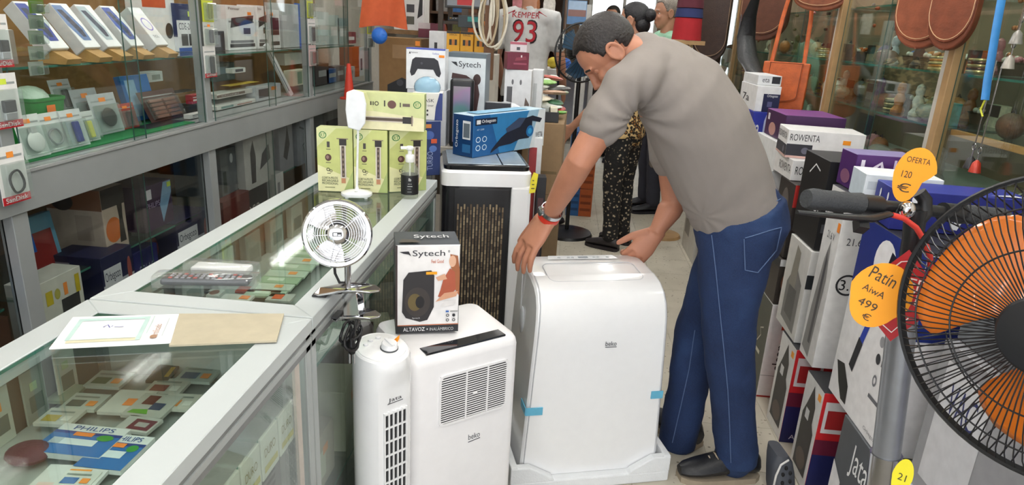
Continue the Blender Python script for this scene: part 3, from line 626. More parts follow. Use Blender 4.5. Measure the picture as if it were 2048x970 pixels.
# lower bays behind the counter
sc('boxed_grill_plate', 'light blue framed box with a red window behind the counter', (66, 430, 140, 600), -1.79, .03, .42, '6fb2d2', [('F', 'r', .1, .2, .88, .84, '9a2f2c'), ('F', 'r', 0, .6, .22, .84, 'c4e2ee'), ('F', 'r', .22, .66, .36, .84, '1f66c4')], lean=8)
sc('printed_carton', 'white carton with a dark square window low behind the counter', (80, 545, 178, 760), -1.64, .10, .095, 'd9d7cc', [('F', 'r', .5, .62, .9, .84, '3d3b3c'), ('F', 'r', .2, .84, .34, .93, 'd4bd33'), ('F', 'e', .44, .89, .06, .035, 'c3b95a'), ('F', 's', .58, .86, .66, .94, 'ff9640'), ('F', 'r', .84, .84, .94, .96, 'cdb52a')])
mx = sc('mixer_box', 'white and black blender carton with an orange picture behind the counter', (205, 372, 252, 494), -1.70, .22, .593, 'c9b6a6', [('F', 'r', 0, .7, 1, 1, '1e1a1c'), ('F', 'e', .4, .34, .34, .2, 'd06a24'), ('F', 'p', [(.62, .1), (.9, .1), (.84, .5), (.9, .9), (.6, .9), (.68, .5)], '1b1a1c'), ('L', 'r', 0, .68, 1, 1, '7d4a2c'), ('L', 'e', .3, .8, .2, .14, '24181a'), ('L', 'r', .5, .2, .8, .6, 'b4a294')])
sc('iron_box', 'purple carton with a blue steam iron picture behind the counter', (285, 366, 345, 442), -1.72, .2, .593, '3d2148', [('F', 'p', [(.62, .08), (.98, .7), (.98, .98), (.72, .98), (.55, .5)], '86aed0'), ('F', 'r', .12, .7, .3, .92, 'e6e2ea'), ('F', 't', .12, .5, .55, .62, 'PHILIPS', 'c9b6d4'), ('F', 's', .85, .84, .98, .95, 'c8e04a')])
ORB = [('F', 'r', 0, .0, 1, .55, 'c9c9d0'), ('F', 'r', .05, .5, .6, .8, 'e0e0e6'), ('F', 't', .08, .55, .56, .74, 'Orbegozo', '17203f'), ('F', 'e', .86, .6, .07, .24, 'a2524c'), ('L', 'e', .4, .5, .2, .28, '8a4a50'), ('L', 'r', .05, .7, .4, .9, '9c9ca8')]
sc('appliance_box', 'navy and white appliance carton nearest the counter edge under the blender box', (205, 500, 270, 610), -1.64, .2, .10+.28, '1d2148', ORB)
sc('appliance_box', 'navy and white appliance carton under the purple iron box', (352, 430, 422, 500), -1.68, .22, .36, '1d2148', ORB)
sc('appliance_box', 'plain deep blue carton between the two navy appliance cartons', (268, 495, 318, 560), -1.74, .2, .30, '23276e', [('F', 't', .2, .5, .8, .7, 'SOLAC', 'c0c4dc')])
sc('printed_carton', 'grey carton with a round white emblem behind the counter', (442, 296, 474, 392), -1.70, .25, .593, '6d7174', [('F', 'e', .68, .78, .1, .1, 'd8d8da'), ('F', 'r', .1, .1, .3, .55, '3c4640')])
sc('iron_box', 'white carton picturing a person ironing, behind the counter', (488, 268, 546, 362), -1.66, .14, .593, 'c6c3bf', [('F', 'p', [(.2, .1), (.35, .1), (.38, .6), (.3, .92), (.2, .7)], '3a3638'), ('F', 'p', [(.5, .3), (.9, .45), (.85, .75), (.6, .6)], '35323a')])
sc('curler_box', 'grey carton with a black hair curler behind the counter', (558, 240, 586, 335), -1.68, .14, .593, '8f8f98', [('F', 'p', [(.25, .3), (.5, .2), (.75, .5), (.6, .9), (.45, .6)], '1d1c22')])
sc('curler_box', 'grey carton with a curved black tool beside the hair curler box', (594, 232, 620, 322), -1.66, .14, .593, '9a9aa2', [('F', 'l', [(.2, .8), (.7, .7), (.8, .5), (.4, .4), (.6, .2)], .012, '1d1c22')])
for i, (px, x, z0, c, t, l) in enumerate((((446, 392, 500, 440), -1.635, .36, '6a2420', 'fesa', 'dark red small box with pale lettering behind the counter edge'), ((470, 366, 530, 400), -1.70, .36, '1e1a1c', 'bosa', 'black small box stacked behind the dark red one'), ((533, 352, 550, 396), -1.70, .36, '26222a', 'ufesa', 'black small box with white lettering beside the counter'), ((552, 345, 568, 402), -1.635, .36, 'b9b9b6', None, 'whitish carton end behind the far counter rail'))):
    sc('small_box', l, px, x, .055, z0, c, [('F', 't', .15, .25, .8, .6, t, 'e4d8d0')] if t else [('F', 'r', .2, .2, .5, .8, '77777a')])
sc('support_crate', 'dark crate filling the lower cabinet under the small boxes', (440, 452, 556, 500), -1.68, .3, .092, '2c2a2c', cat='crate')
sc('printed_carton', 'white carton low in the far cabinet bay beside the trimmer boxes', (648, 214, 688, 262), -1.70, .1, .593, 'c9cbce', [('F', 'r', .1, .5, .9, .7, '3a3a44')])
sc('printed_carton', 'dark green carton low in the far cabinet bay', (688, 200, 708, 262), -1.70, .1, .593, '14512c')
for nm, lab, c, cat, u, v, rr_ in (('drawer_front', 'brown wooden drawer front at the left picture edge', '4b2a18', 'drawer', 20, 640, None),):
    o = MB().box((XC-.4, 1.1, .1), (XC-.05, 1.745, .58), M(c, .5, var=.2, scale=9)).build(nm); tag(o, lab, cat)
for lab, c, u, v, z, sx in (('pink plastic bag at the left picture edge below the card packs', 'd98aa0', 8, 525, .72, .10), ('blue plastic bag under the pink bag at the left edge', '3a78c8', 12, 562, .627, .11)):
    p = P(u, v, x=-1.72); mb = MB(); mb.ball((0, 0, 0), (.12, sx, .045), M(c, .3, bump=.9, bscale=25), 18, 10)
    o = mb.build('plastic_bag', loc=(-1.75, 1.66-.02, z)); tag(o, lab, 'bag', 'bags at the left edge')
# cards hanging on the cabinet posts
def hang(label, px, card, content, text=None, x=-1.575, st=None):
    return blister(label, px, x, None, card, content, 0, st, 'hanging_card', 'cards hung on the cabinet posts', text=text)
hang('topmost white memory stick card at the left picture edge', (-20, 28, 20, 135), 'e6e4e2', ('stick', '222222'), 'SanDisk', st='ff8f2b')
hang('white memory stick card in the middle of the left post', (-18, 146, 39, 258), 'e8e6e4', ('stick', '3a3a3e'), 'SanDisk', -1.57, 'd6e84a')
hang('lowest white memory stick card with an open black stick', (-4, 290, 54, 408), 'e8e8e6', ('cable', '1c1c20'), 'SanDisk', -1.565, 'ff9a3a')
hang('yellow green card at the top of the second cabinet post', (404, -10, 426, 44), 'c4cc3c', ('pill', '8a8f50'))
hang('white card with a grey stick on the second cabinet post', (407, 44, 429, 92), 'c9ccc4', ('pill', '55555a'), st='ff8f2b')
hang('red and white memory stick card on the second cabinet post', (408, 92, 432, 155), 'dcdad8', ('pill', '222226'), 'SanDisk')
hang('yellow green card at the top of the brown post', (614, -6, 626, 36), 'c9cf4a', ('pill', '7a8048'))
hang('white striped card in the middle of the brown post', (616, 38, 631, 88), 'd8d6d6', ('pill', '4c4048'))
hang('white and pink card low on the brown post', (618, 90, 632, 132), 'd4b8b8', ('pill', 'a05a5a'))
hang('tall yellow card on the far cabinet post', (734, 30, 744, 68), 'd4d43c', ('pill', '8f9040'))
hang('white card below the yellow one on the far cabinet post', (735, 68, 745, 96), 'd8d8d4', ('pill', '707074'))

# ================================================================ goods inside the glass counters
G2 = 'packs inside the glass counter'
def flatpack(label, px, z, col, art, th=.006, name='carded_pack'):
    pts = [P(u, v, z=z) for u, v in px]; c = sum(pts, Vector())/4; a = pts[1]-pts[0]; rz = math.atan2(a.y, a.x)
    w_ = (pts[1]-pts[0]).length; d_ = (pts[3]-pts[0]).length
    o = carton(name, label, 'pack', (w_, d_, th), (c.x, c.y, z-th), rz, col=col, art=art, group=G2, bevel=0)
    return o
zs = .822
PHL = [('T', 'r', .0, .0, 1, .72, '2f6fb4'), ('T', 'r', 0, .66, 1, .75, '27408c'), ('T', 't', .22, .8, .82, .94, 'PHILIPS', '24509a'), ('T', 's', .32, .6, .6, .72, 'ff8a3a'), ('T', 'e', .8, .6, .12, .1, '3d9a3c'), ('T', 'r', .1, .3, .75, .5, 'dfe4e8'), ('T', 'r', .1, .3, .26, .5, 'b9c0c6')]
flatpack('blue and white memory stick pack lying under the near glass', [(75, 905), (215, 920), (240, 850), (120, 848)], .83, 'eceae8', PHL, .01)
flatpack('second blue and white memory stick pack partly hidden by the counter edge', [(165, 935), (260, 945), (290, 868), (205, 868)], .828, 'eceae8', PHL, .008)
flatpack('white card with an orange sticker at the bottom of the near glass', [(60, 990), (190, 995), (190, 930), (95, 930)], .828, 'd9d6d2', [('T', 's', .4, .6, .75, .85, 'ff9a3a'), ('T', 'r', .1, .1, .9, .4, 'e6c4bc')])
flatpack('white card pack with an orange sticker in the middle of the near glass', [(195, 822), (275, 826), (310, 785), (245, 778)], .828, 'd8d4ca', [('T', 's', .45, .3, .7, .6, 'ff8a3a')])
flatpack('card with dark red and green pictures beside the white card', [(250, 830), (330, 838), (360, 790), (280, 786)], .829, 'c3bfb5', [('T', 'r', .2, .5, .5, .9, '6a2a2a'), ('T', 'r', .5, .3, .8, .6, '3a4a6a'), ('T', 'p', [(.1, .1), (.6, .1), (.5, .3), (.15, .25)], '6fae3c')])
flatpack('small maroon card under the near glass edge', [(235, 858), (300, 868), (315, 835), (260, 830)], .829, 'c9c5bd', [('T', 'r', .3, .1, .95, .8, '7a3a44'), ('T', 'r', .45, .3, .8, .6, 'b9b0ac')])
for i, (px, c, l) in enumerate(((((330, 722), (440, 722), (440, 706), (340, 704)), 'c84a28', 'orange red strip pack at the far end of the near glass'), (((300, 760), (345, 760), (350, 730), (312, 728)), '4a4238', 'dark case with a yellow corner under the near glass'), (((95, 800), (150, 802), (160, 770), (110, 768)), '9aa08a', 'pale greenish card at the back of the near glass'))):
    flatpack(l, list(px), .826, c, [('T', 'r', .7, .2, .9, .8, 'c8a03a')] if i == 1 else [])
for i, (u, v, c, c2, l) in enumerate(((330, 770, 'c9c4b8', '8a3a34', 'pale card with a dark red corner'), (392, 745, 'b8bdb4', '3f5a7a', 'grey card with a blue patch'), (355, 800, 'd4cfc2', 'e08a3a', 'cream card with an orange patch'), (165, 800, 'c4c8be', '55605a', 'pale card with a dark window'), (115, 830, 'd0ccc0', 'c8a83a', 'pale card with a yellow patch'), (215, 755, 'bfc4ba', '4a6a4a', 'pale card with a green patch'), (30, 800, 'c8cabf', '8a5a6a', 'pale card with a mauve patch'), (150, 955, 'dcd8d0', '3f6fae', 'white card with a blue foot'))):
    flatpack(l+' lying under the near glass', [(u-38, v+16), (u+34, v+20), (u+46, v-12), (u-22, v-14)], .8255+.0006*i, c, [('T', 'r', .12, .15, .55, .55, c2), ('T', 'r', .1, .7, .8, .8, '8f948c'), ('T', 's', .65, .2, .88, .5, 'ff9640' if i % 2 else 'e8e4da')])
mb = MB().ball((0, 0, .03), (.035, .03, .014), M('5a2238', .6, bump=.9, bscale=30), 16, 8); p = P(45, 880, z=.83); tag(mb.build('fabric_pouch', loc=(-.80, p.y-.02, .793)), 'crumpled dark pink pouch in the near counter corner', 'pouch')
# inner backs of the counter: row of hanging cards seen through the glass
for i in range(9):
    y = .42+i*.075
    carton('hanging_card', 'pale card hanging along the inner back of the near counter, %s from the near end' % ('first', 'second', 'third', 'fourth', 'fifth', 'sixth', 'seventh', 'eighth', 'ninth')[i], 'card', (.05, .004, .10), (-.872, y, .808), (0, 0, R(90)), col=['c9cec6', 'b9c0b4', '8a8d86', 'd4d2c8', '6d706c', 'aeb6b0', 'c4c8bc', '9aa098', 'd0d0c6'][i], art=[('F', 'r', .2, .2, .8, .5, '6f766e'), ('F', 's', .3, .6, .6, .75, 'ff9a4a' if i % 3 == 0 else 'b8c8a0')], group='cards at the inner back of the counter')
zs2 = .828
flatpack('green packet bundle inside the far counter', [(560, 520), (660, 520), (668, 505), (575, 500)], zs2, '9fb89a', [('T', 'r', .1, .2, .9, .5, 'c4d4be')], .012)
for i in range(8):
    u, v = 520+i*14, 590-i*13
    flatpack('green sealed packet, %s from the near end of the row in the far counter' % ('first', 'second', 'third', 'fourth', 'fifth', 'sixth', 'seventh', 'eighth', 'ninth')[i], [(u-35, v), (u+45, v+4), (u+58, v-10), (u-20, v-13)], zs2+.002*i, ['b4c4ac', 'cdd4c6', 'a3bc9c', 'c4cfbe'][i % 4], [('T', 's', .55, .3, .75, .7, 'ff9a4a') if i % 2 else ('T', 'r', .2, .3, .6, .7, 'dfe8d6')], .005)
for i, (px, c, a, l) in enumerate(((((470, 582), (560, 586), (566, 576), (482, 572)), 'b9442c', [], 'red brown strip pack near the front corner of the far glass'), (((440, 598), (500, 602), (508, 590), (450, 587)), 'd2cfc8', [('T', 's', .6, .2, .9, .8, 'ff8a3a')], 'white card with an orange sticker near the far glass corner'), (((530, 600), (580, 603), (590, 588), (545, 586)), 'c9c4bc', [('T', 's', .2, .2, .6, .8, 'e8602a')], 'white card with a red orange patch in the far glass corner'), (((300, 590), (400, 597), (420, 582), (330, 577)), '3c3c3a', [], 'dark flat pack below the wrapped phone'), (((410, 590), (440, 592), (446, 580), (420, 578)), 'cfcfc9', [('T', 'e', .5, .5, .3, .4, '8a5a4a')], 'small pale card beside the dark flat pack'))):
    flatpack(l, list(px), zs2, c, a)
bx = P(610, 480, z=.86); carton('green_folder', 'bright green folder standing inside the far counter behind the clamp fan', 'folder', (.004, .05, .10), (bx.x, bx.y, .808), R(8), col='5fc23a', group=G2)
for i in range(6):
    y = 1.27+i*.16
    carton('hanging_card', 'grey pack hanging along the inner back of the far counter, %s from the near end' % ('first', 'second', 'third', 'fourth', 'fifth', 'sixth', 'seventh', 'eighth', 'ninth')[i], 'card', (.09, .02, .10), (-.868, y, .808), (0, 0, R(90)), col=['b9beb8', 'a7adaa', 'c4c6c0', '8f9896', 'b4bab6', 'c9ccc6'][i], art=[('F', 'r', .15, .2, .85, .6, '7d8886')], group='cards at the inner back of the counter')
# goods low inside, seen through the front glass of the counters
for i in range(7):
    y = .62+i*.072
    carton('bulb_box', 'white bulb carton with yellow lettering in the row behind the near front glass, %s along' % ('first', 'second', 'third', 'fourth', 'fifth', 'sixth', 'seventh', 'eighth', 'ninth')[i], 'box', (.066, .05, .085), (-.50, y, .808-.085), (0, 0, R(90)), col='d9d6cc', art=[('F', 't', .15, .5, .8, .7, 'DURO', '8a7a2a'), ('F', 'r', .1, .15, .9, .3, 'c8b84a')], group='bulb cartons in the near counter')
MB_ = M('3a3230', .6)
for i in range(5):
    y = 1.29+i*.2
    carton('packet', ('beige', 'clear', 'maroon', 'cream', 'grey')[i]+' packet heaped behind the front glass of the far counter', 'packet', (.15, .16, .14+.03*(i % 3)), (-.58, y, .450), (0, 0, R(90+i*7)), col=['b9a898', 'cfc8b0', '5a2e2c', 'd4cdb9', '9a9690'][i], art=[('F', 'r', .1, .2, .6, .7, 'd9d4c0'), ('F', 's', .5, .6, .7, .75, 'ff9a4a')], group=G2)
    carton('packet', ('cream', 'grey', 'striped', 'black', 'orange')[i]+' packet on the plinth behind the front glass of the far counter', 'packet', (.16, .18, .2+.03*(i % 2)), (-.60, y, .1015), (0, 0, R(88-i*6)), col=['c4b8a4', '8f8a84', 'bdb6a8', '2c2a2c', 'b8763c'][i], art=[('F', 'r', .1, .2, .9, .28, '4a4440'), ('F', 'r', .1, .4, .9, .48, '4a4440'), ('F', 'r', .1, .6, .9, .68, '4a4440')] if i == 2 else [('F', 'r', .2, .3, .8, .7, 'd0cbbf')], group=G2)
carton('boxed_speaker', 'dark grey carton with a ribbed side behind the near front glass', 'box', (.3, .2, .26), (-.60, .92, .450), (0, 0, R(90)), col='6d686a', art=[('F', 'r', .72, .05+.06*k, .9, .08+.06*k, '2c2a2c') for k in range(15)], group=G2)
MB().box((-.4725, 1.08, .12), (-.466, 1.10, .88), M('d9bfb4', .6)).build('end_strip', bpy.data.objects['display_counter'])
# ================================================================ things on the counters
CH = M('d9d9dc', .08, 1, var=.02); BR = M('b7b7ba', .18, 1, var=.03)
# ---- clip-on chrome fan
fcn = P(675, 467, y=1.235); edge = Vector((-.455, 1.262, .95))
cf = thing('clip_fan', 'small round chrome clip-on fan clamped to the counter edge', 'fan', (edge.x, edge.y, .95))
aim = (Vector((0, 0, HC))-fcn).normalized(); aim = (aim+Vector((-.05, 0, -.12))).normalized(); s_, u_ = frame_of(-aim)
FT = Matrix.Translation(fcn-Vector(cf.location)) @ Matrix((s_, u_, aim)).transposed().to_4x4()   # local z looks at the viewer
rad = .0675
MB().lathe([(rad-.004, -.035), (rad, -.034), (rad+.001, 0), (rad+.0005, .008), (rad-.003, .011), (rad-.009, .010), (rad-.0095, .004), (rad-.006, -.03)], CH, 48, FT, cap=False).build('outer_ring', cf)
for k in range(8): MB().tube([((.0235+k*.0046)*math.cos(t), (.0235+k*.0046)*math.sin(t), .011-.00025*k*k*.5) for t in (2*math.pi*j/40 for j in range(40))], .0008, CH, 6, tf=FT, loop=True).build('guard_wire', cf)
for k in range(5): a = R(72*k+40); MB().tube([(.018*math.cos(a), .018*math.sin(a), .012), (.061*math.cos(a), .061*math.sin(a), .003)], .0010, CH, 6, tf=FT).build('guard_spoke', cf)
hb = MB().lathe([(.019, .008), (.0195, .012), (.017, .0145), (.008, .0155)], CH, 32, FT).build('hub_cap', cf)
MB().box((-.009, -.004, .0157), (.009, .004, .0162), M('2b2b2e', .3), FT).box((-.007, -.0025, .0161), (.0, .0025, .0165), CH, FT).box((.0015, -.0025, .0161), (.007, -.0005, .0165), CH, FT).build('badge', cf)
for k in range(3):
    a0 = R(120*k+130); pl = []
    for i in range(9):
        t = i/8; pl.append((.014+.043*t, (-.4+.8*0)*0))
    vs = []; fs = []
    for i in range(7):
        r_ = .012+.046*i/6
        for j in range(6):
            a = a0+(j/5-.5)*R(70)*(1 if i < 5 else .9); vs.append((r_*math.cos(a), r_*math.sin(a), -.016+.012*(j/5-.5)))
    for i in range(6):
        for j in range(5): q = i*6+j; fs.append((q, q+1, q+7, q+6))
    MB().add(vs, fs, M('e8e6e6', .12, .9), True, FT).build('blade', cf)
MB().lathe([(.022, -.045), (.024, -.02), (.02, -.012)], M('3a3a3e', .4), 20, FT).build('motor', cf)
fb = FT @ Vector((.018, -.062, -.02)); stem_b = Vector((.034, -.004, .022))
MB().tube([fb+Vector((0, 0, .012)), fb, (fb+stem_b)/2, stem_b], .0065, BR, 14).build('stem', cf)
# clamp: two chrome jaws, pads and wings
def jaw(z, zf, nm):
    mb = MB(); x_ = -.034 if z > 0 else .002; pr = [(x_, -.017, z), (x_+.012, -.023, z), (.022, -.024, zf), (.055, -.024, zf+.003), (.085, -.021, zf+.001), (.100, -.007, zf)]
    vs = [Vector(p) for p in pr]+[Vector((p[0], -p[1], p[2])) for p in pr[::-1]]; n = len(vs)
    mb.add([v for v in vs]+[v+Vector((0, 0, .004)) for v in vs], [tuple(range(n-1, -1, -1)), tuple(range(n, 2*n))]+[(i, (i+1) % n, (i+1) % n+n, i+n) for i in range(n)], CH)
    o = mb.build(nm, cf, .0015); return o
jaw(.004, .018, 'upper_jaw'); jaw(-.052, -.04, 'lower_jaw')
MB().box((-.038, -.02, .0005), (-.008, .02, .0045), M('2a2a2c', .6)).build('grip_pad', cf, .002); MB().box((.002, -.02, -.046), (.016, .02, -.041), M('2a2a2c', .6)).build('grip_pad', cf, .002)
for sy in (-1, 1): MB().prism([(.030, -.04), (.062, -.04), (.056, .02), (.026, .02)], sy*.0195-.0012, sy*.0195+.0012, CH).build('side_plate', cf)
MB().tube([(.042+.007*math.cos(t), -.012+t*.0011, -.01+.007*math.sin(t)) for t in [k*.5 for k in range(44)]], .0013, BR, 6).build('spring', cf)
MB().tube([(.005, .0, .075), (.012, -.016, .055), (.02, -.014, .035), (.022, .026, .02), (.03, .028, -.02), (.03, .024, -.06)], .0028, M('1b1b1d', .5), 8).build('power_lead', cf)
# coiled power lead with plug hanging from the clamp
cc = thing('coiled_power_cord', 'black coiled power cord with a plug hanging below the clip fan', 'cord', (-.428, 1.30, .86))
pts = []
for k in range(90):
    t = k*.42; pts.append((.012*math.sin(k*.31)+.004*math.cos(t*2.1), .038*math.cos(t)+.012*math.sin(k*.13), -.012+.020*math.sin(t)+.010*math.sin(k*.21)))
MB().tube(pts, .0031, M('17171a', .5), 7).build('coil', cc)
MB().tube([(0, 0, .015), (-.006, .004, .04), (-.014, -.02, .035)], .003, M('17171a', .5), 7).build('lead', cc)
MB().tube([(.006, -.02, -.05), (.004, -.022, -.03), (.0, -.01, -.012)], [.007, .010, .004], M('17171a', .45), 12).build('plug', cc)
for d in (-.005, .005): MB().tube([(.006+d, -.024, -.05), (.008+d, -.03, -.07)], .0018, BR, 8).build('plug_pin', cc)

# ---- envelope and certificate
def sheet(name, label, cat, px, z, th, col, art, curl=0, rough=.6):
    pts = [P(u, v, z=z) for u, v in px]; c = sum(pts, Vector())/4; n = 8; a, b, c2, d = pts; vs = []
    for i in range(n+1):
        for j in range(n+1):
            s, t = i/n, j/n; p = a*(1-s)*(1-t)+b*s*(1-t)+c2*s*t+d*(1-s)*t; p = p-c
            p.z += curl*((s-.5)**2*4)*(1-t); vs.append(p)
    m = len(vs); fs = [(i*(n+1)+j, (i+1)*(n+1)+j, (i+1)*(n+1)+j+1, i*(n+1)+j+1) for i in range(n) for j in range(n)]
    mb = MB().add(vs, fs, M(col, rough), True); mb.add([v-Vector((0, 0, th)) for v in vs], [f[::-1] for f in fs], M(col, rough), True)
    rim = [i*(n+1) for i in range(n+1)]+[n*(n+1)+j for j in range(1, n+1)]+[i*(n+1)+n for i in range(n-1, -1, -1)]+[j for j in range(n-1, 0, -1)]
    mb.add(vs+[v-Vector((0, 0, th)) for v in vs], [(rim[k-1], rim[k], rim[k]+m, rim[k-1]+m) for k in range(len(rim))], M(col, rough))
    o = mb.build(name, loc=c); tag(o, label, cat)
    a, b, d = a-c, b-c, d-c
    if art: art_on(o, (1, 1, 1), art, dict(T=lambda *_: (a, b-a, d-a, Vector((0, 0, 1)))))
    return o
sheet('document_folder', 'beige card folder lying open across the near counter', 'folder', [(338, 690), (553, 681), (568, 627), (358, 627)], .956, .0035, 'bdb39a', [], .0)
sheet('certificate', 'white printed certificate with a green border on the near counter', 'paper', [(98, 697), (341, 685), (358, 628), (146, 634)], .9575, .002, 'f1f3f2',
      [('T', 'r', .1, .12, .72, .2, 'd8d2b4'), ('T', 'r', .08, .2, .12, .85, 'c0dad4'), ('T', 'r', .08, .82, .72, .9, 'c0dad4'), ('T', 'r', .68, .12, .72, .9, 'c0dad4'), ('T', 'r', .12, .2, .68, .24, 'dfe8e2'), ('T', 'l', [(.34, .58), (.37, .66), (.40, .56), (.42, .62)], .002, '3a3a9a'), ('T', 'r', .44, .56, .52, .58, '9a9ac0'),
       ('T', 't', .80, .14, .86, .6, 'Certificado', 'b58a78', 1), ('T', 'r', .75, .3, .76, .9, 'c4d4d0'), ('T', 'r', .90, .2, .905, .8, 'b8c0c0'), ('T', 'e', .83, .2, .03, .05, 'b0886a')])
# ---- wrapped handset and packet on the far glass
wr = thing('wrapped_remote', 'dark remote control in clear plastic wrap on the counter glass', 'remote control', P(415, 567, z=.9485), R(-1))
wr.rotation_euler = (0, 0, math.atan2(.03, .17))
MB().box((-.09, -.02, .001), (.09, .02, .016), M('34343a', .25, coat=.6)).build('handset', wr, .006)
for i in range(12):
    for j in range(3): MB().cbox((-.07+i*.0125, -.011+j*.011, .0165), (.007, .006, .002), M('9a9aa2' if (i+j) % 4 else 'b8443c', .4)).build('key', wr)
MB().loft([[(x, y*k, z) for x, y in rrect(.105, .03, .01)] for k, z in ((1, 0), (1, .004), (.9, .02), (.6, .0215))], glass('fbfbfb', 1.5, .08, .08), cap=True).build('clear_wrap', wr)
wq = thing('wrapped_packet', 'white cable packet in glossy wrap behind the remote', 'packet', P(445, 546, z=.9485), R(4))
MB().box((-.062, -.022, .001), (.062, .022, .018), M('dfe0de', .35, bump=.4, bscale=40)).build('content', wq, .006)
MB().loft([[(x, y*k, z) for x, y in rrect(.078, .03, .012)] for k, z in ((1, 0), (1, .004), (.9, .022), (.5, .025))], glass('fbfbfb', 1.5, .1, .12)).build('clear_wrap', wq)

# ---- green hair trimmer cartons
def trim_art(face='F'):
    f = face; A = [(f, 'r', 0, 0, 1, .42, 'e6e3b0'), (f, 'p', [(0, .42), (1, .2), (1, 1), (.55, 1), (0, .7)], 'c9cf82'), (f, 'p', [(0, .7), (.55, 1), (0, 1)], 'd9dca4'), (f, 'p', [(.72, 0), (1, 0), (1, .35)], 'aebd78'),
         (f, 'o', .17, .89, .105, .055, '2f7a3a', .78), (f, 't', .11, .86, .24, .915, 'RT', '2f7a3a'),
         (f, 'r', .28, .70, .36, .79, '4a4440'), (f, 'r', .26, .665, .38, .675, '6a6450'), (f, 'e', .31, .54, .09, .055, '5a3a34'), (f, 'e', .29, .545, .04, .03, '9a7a70'), (f, 'r', .24, .455, .38, .465, '6a6450'), (f, 'o', .30, .35, .05, .028, '55523c', .6), (f, 'o', .38, .33, .04, .022, '55523c', .6), (f, 'r', .27, .285, .37, .295, '6a6450'),
         (f, 't', .12, .20, .56, .235, 'CORTA-PELOS', '2a3a22'), (f, 't', .12, .155, .58, .19, 'RECARGABLE', '2a3a22'), (f, 't', .12, .11, .58, .145, 'PROFESIONAL', '2a3a22'), (f, 'r', .2, .06, .48, .07, '7a7a50'),
         (f, 'r', .56, .835, .88, .85, '8a7a6a'), (f, 'r', .63, .74, .83, .84, '2c2624'), (f, 'r', .65, .22, .81, .74, 'd6cdc2'), (f, 'r', .69, .24, .77, .73, '54453c'), (f, 'r', .67, .14, .79, .22, 'c48a66')]
    for k in range(6): A.append((f, 'e', .73, .28+.08*k, .022, .022, '8a7464'))
    return A
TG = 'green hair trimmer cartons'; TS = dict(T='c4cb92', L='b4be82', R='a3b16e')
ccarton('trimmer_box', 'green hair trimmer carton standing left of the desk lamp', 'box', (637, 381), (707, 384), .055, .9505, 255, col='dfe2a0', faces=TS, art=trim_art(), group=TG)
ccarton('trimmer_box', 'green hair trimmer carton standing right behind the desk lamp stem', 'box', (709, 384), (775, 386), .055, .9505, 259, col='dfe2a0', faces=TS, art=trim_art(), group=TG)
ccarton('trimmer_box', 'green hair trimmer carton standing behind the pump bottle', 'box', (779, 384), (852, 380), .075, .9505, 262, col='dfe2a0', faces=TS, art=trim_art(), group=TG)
zt = max(o.location.z+max(v.co.z for v in o.data.vertices) for o in bpy.data.objects if o.name.startswith('trimmer_box'))+.0015
LA = [('F', 'r', 0, 0, 1, .5, 'ece6bc'), ('F', 'p', [(.3, .5), (1, .35), (1, 1), (.2, 1)], 'd3d89c'), ('F', 'o', .90, .72, .055, .1, '2f7a3a', .78), ('F', 't', .875, .67, .925, .77, 'RT', '2f7a3a'), ('F', 'r', .25, .66, .27, .76, '4a463a'), ('F', 'r', .285, .66, .30, .76, '4a463a'), ('F', 'o', .34, .71, .03, .06, '55523c', .6), ('F', 'r', .44, .64, .46, .80, '4a463a'), ('F', 'e', .55, .70, .06, .11, '6a463e'), ('F', 'r', .66, .64, .675, .76, '4a463a'), ('F', 'r', .70, .66, .80, .74, '6a5a50'),
      ('F', 'r', .16, .22, .85, .36, 'd2c8ba'), ('F', 'r', .18, .25, .80, .33, '5a4a40'), ('F', 'r', .70, .2, .82, .38, '2c2624'), ('F', 'r', .82, .14, .84, .42, '8a7a6a'), ('F', 'r', .12, .24, .18, .34, 'c48a66')]
a, b = P(711, 262, z=zt), P(836, 262, z=zt); pz = Vector((-.60, 2.165, zt))
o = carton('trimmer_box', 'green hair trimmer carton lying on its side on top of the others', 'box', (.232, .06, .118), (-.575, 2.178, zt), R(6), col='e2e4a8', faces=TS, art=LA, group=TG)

# ---- white desk lamp
lb = P(722, 387, z=.95); dl = thing('desk_lamp', 'slim white desk lamp with a flat rounded head on the counter glass', 'lamp', (lb.x, lb.y-.045, .9485), R(12)); LW = M('f2f3f5', .25, coat=.3)
MB().loft([[(x*k, y*k, z) for x, y in rrect(.05, .036, .033, 7)] for k, z in ((.95, .006), (1, .01), (.98, .016), (.7, .021), (.25, .026))], LW).build('base', dl)
for sx in (-.03, .03): MB().lathe([(.006, 0), (.006, .007)], LW, 10, Matrix.Translation((sx, -.018, 0))).build('foot', dl)
MB().lathe([(.006, 0), (.005, .002)], M('c8cacd', .3), 12, Matrix.Translation((0, -.018, .0225))).build('touch_switch', dl)
MB().tube([(0, .008, .022), (.0, .008, .035), (.003, .009, .12), (.006, .010, .20), (.006, .008, .24)], [.008, .0042, .0036, .0036, .004], LW, 10).build('stem', dl)
hd = [(-.024, .225), (.012, .215), (.030, .24), (.034, .30), (.026, .335), (-.004, .343), (-.026, .334), (-.03, .28)]
MB().prism([(x*1.0, z) for x, z in hd], -.004, .008, M('eceef2', .35)).build('lamp_head', dl, .004, seg=3)

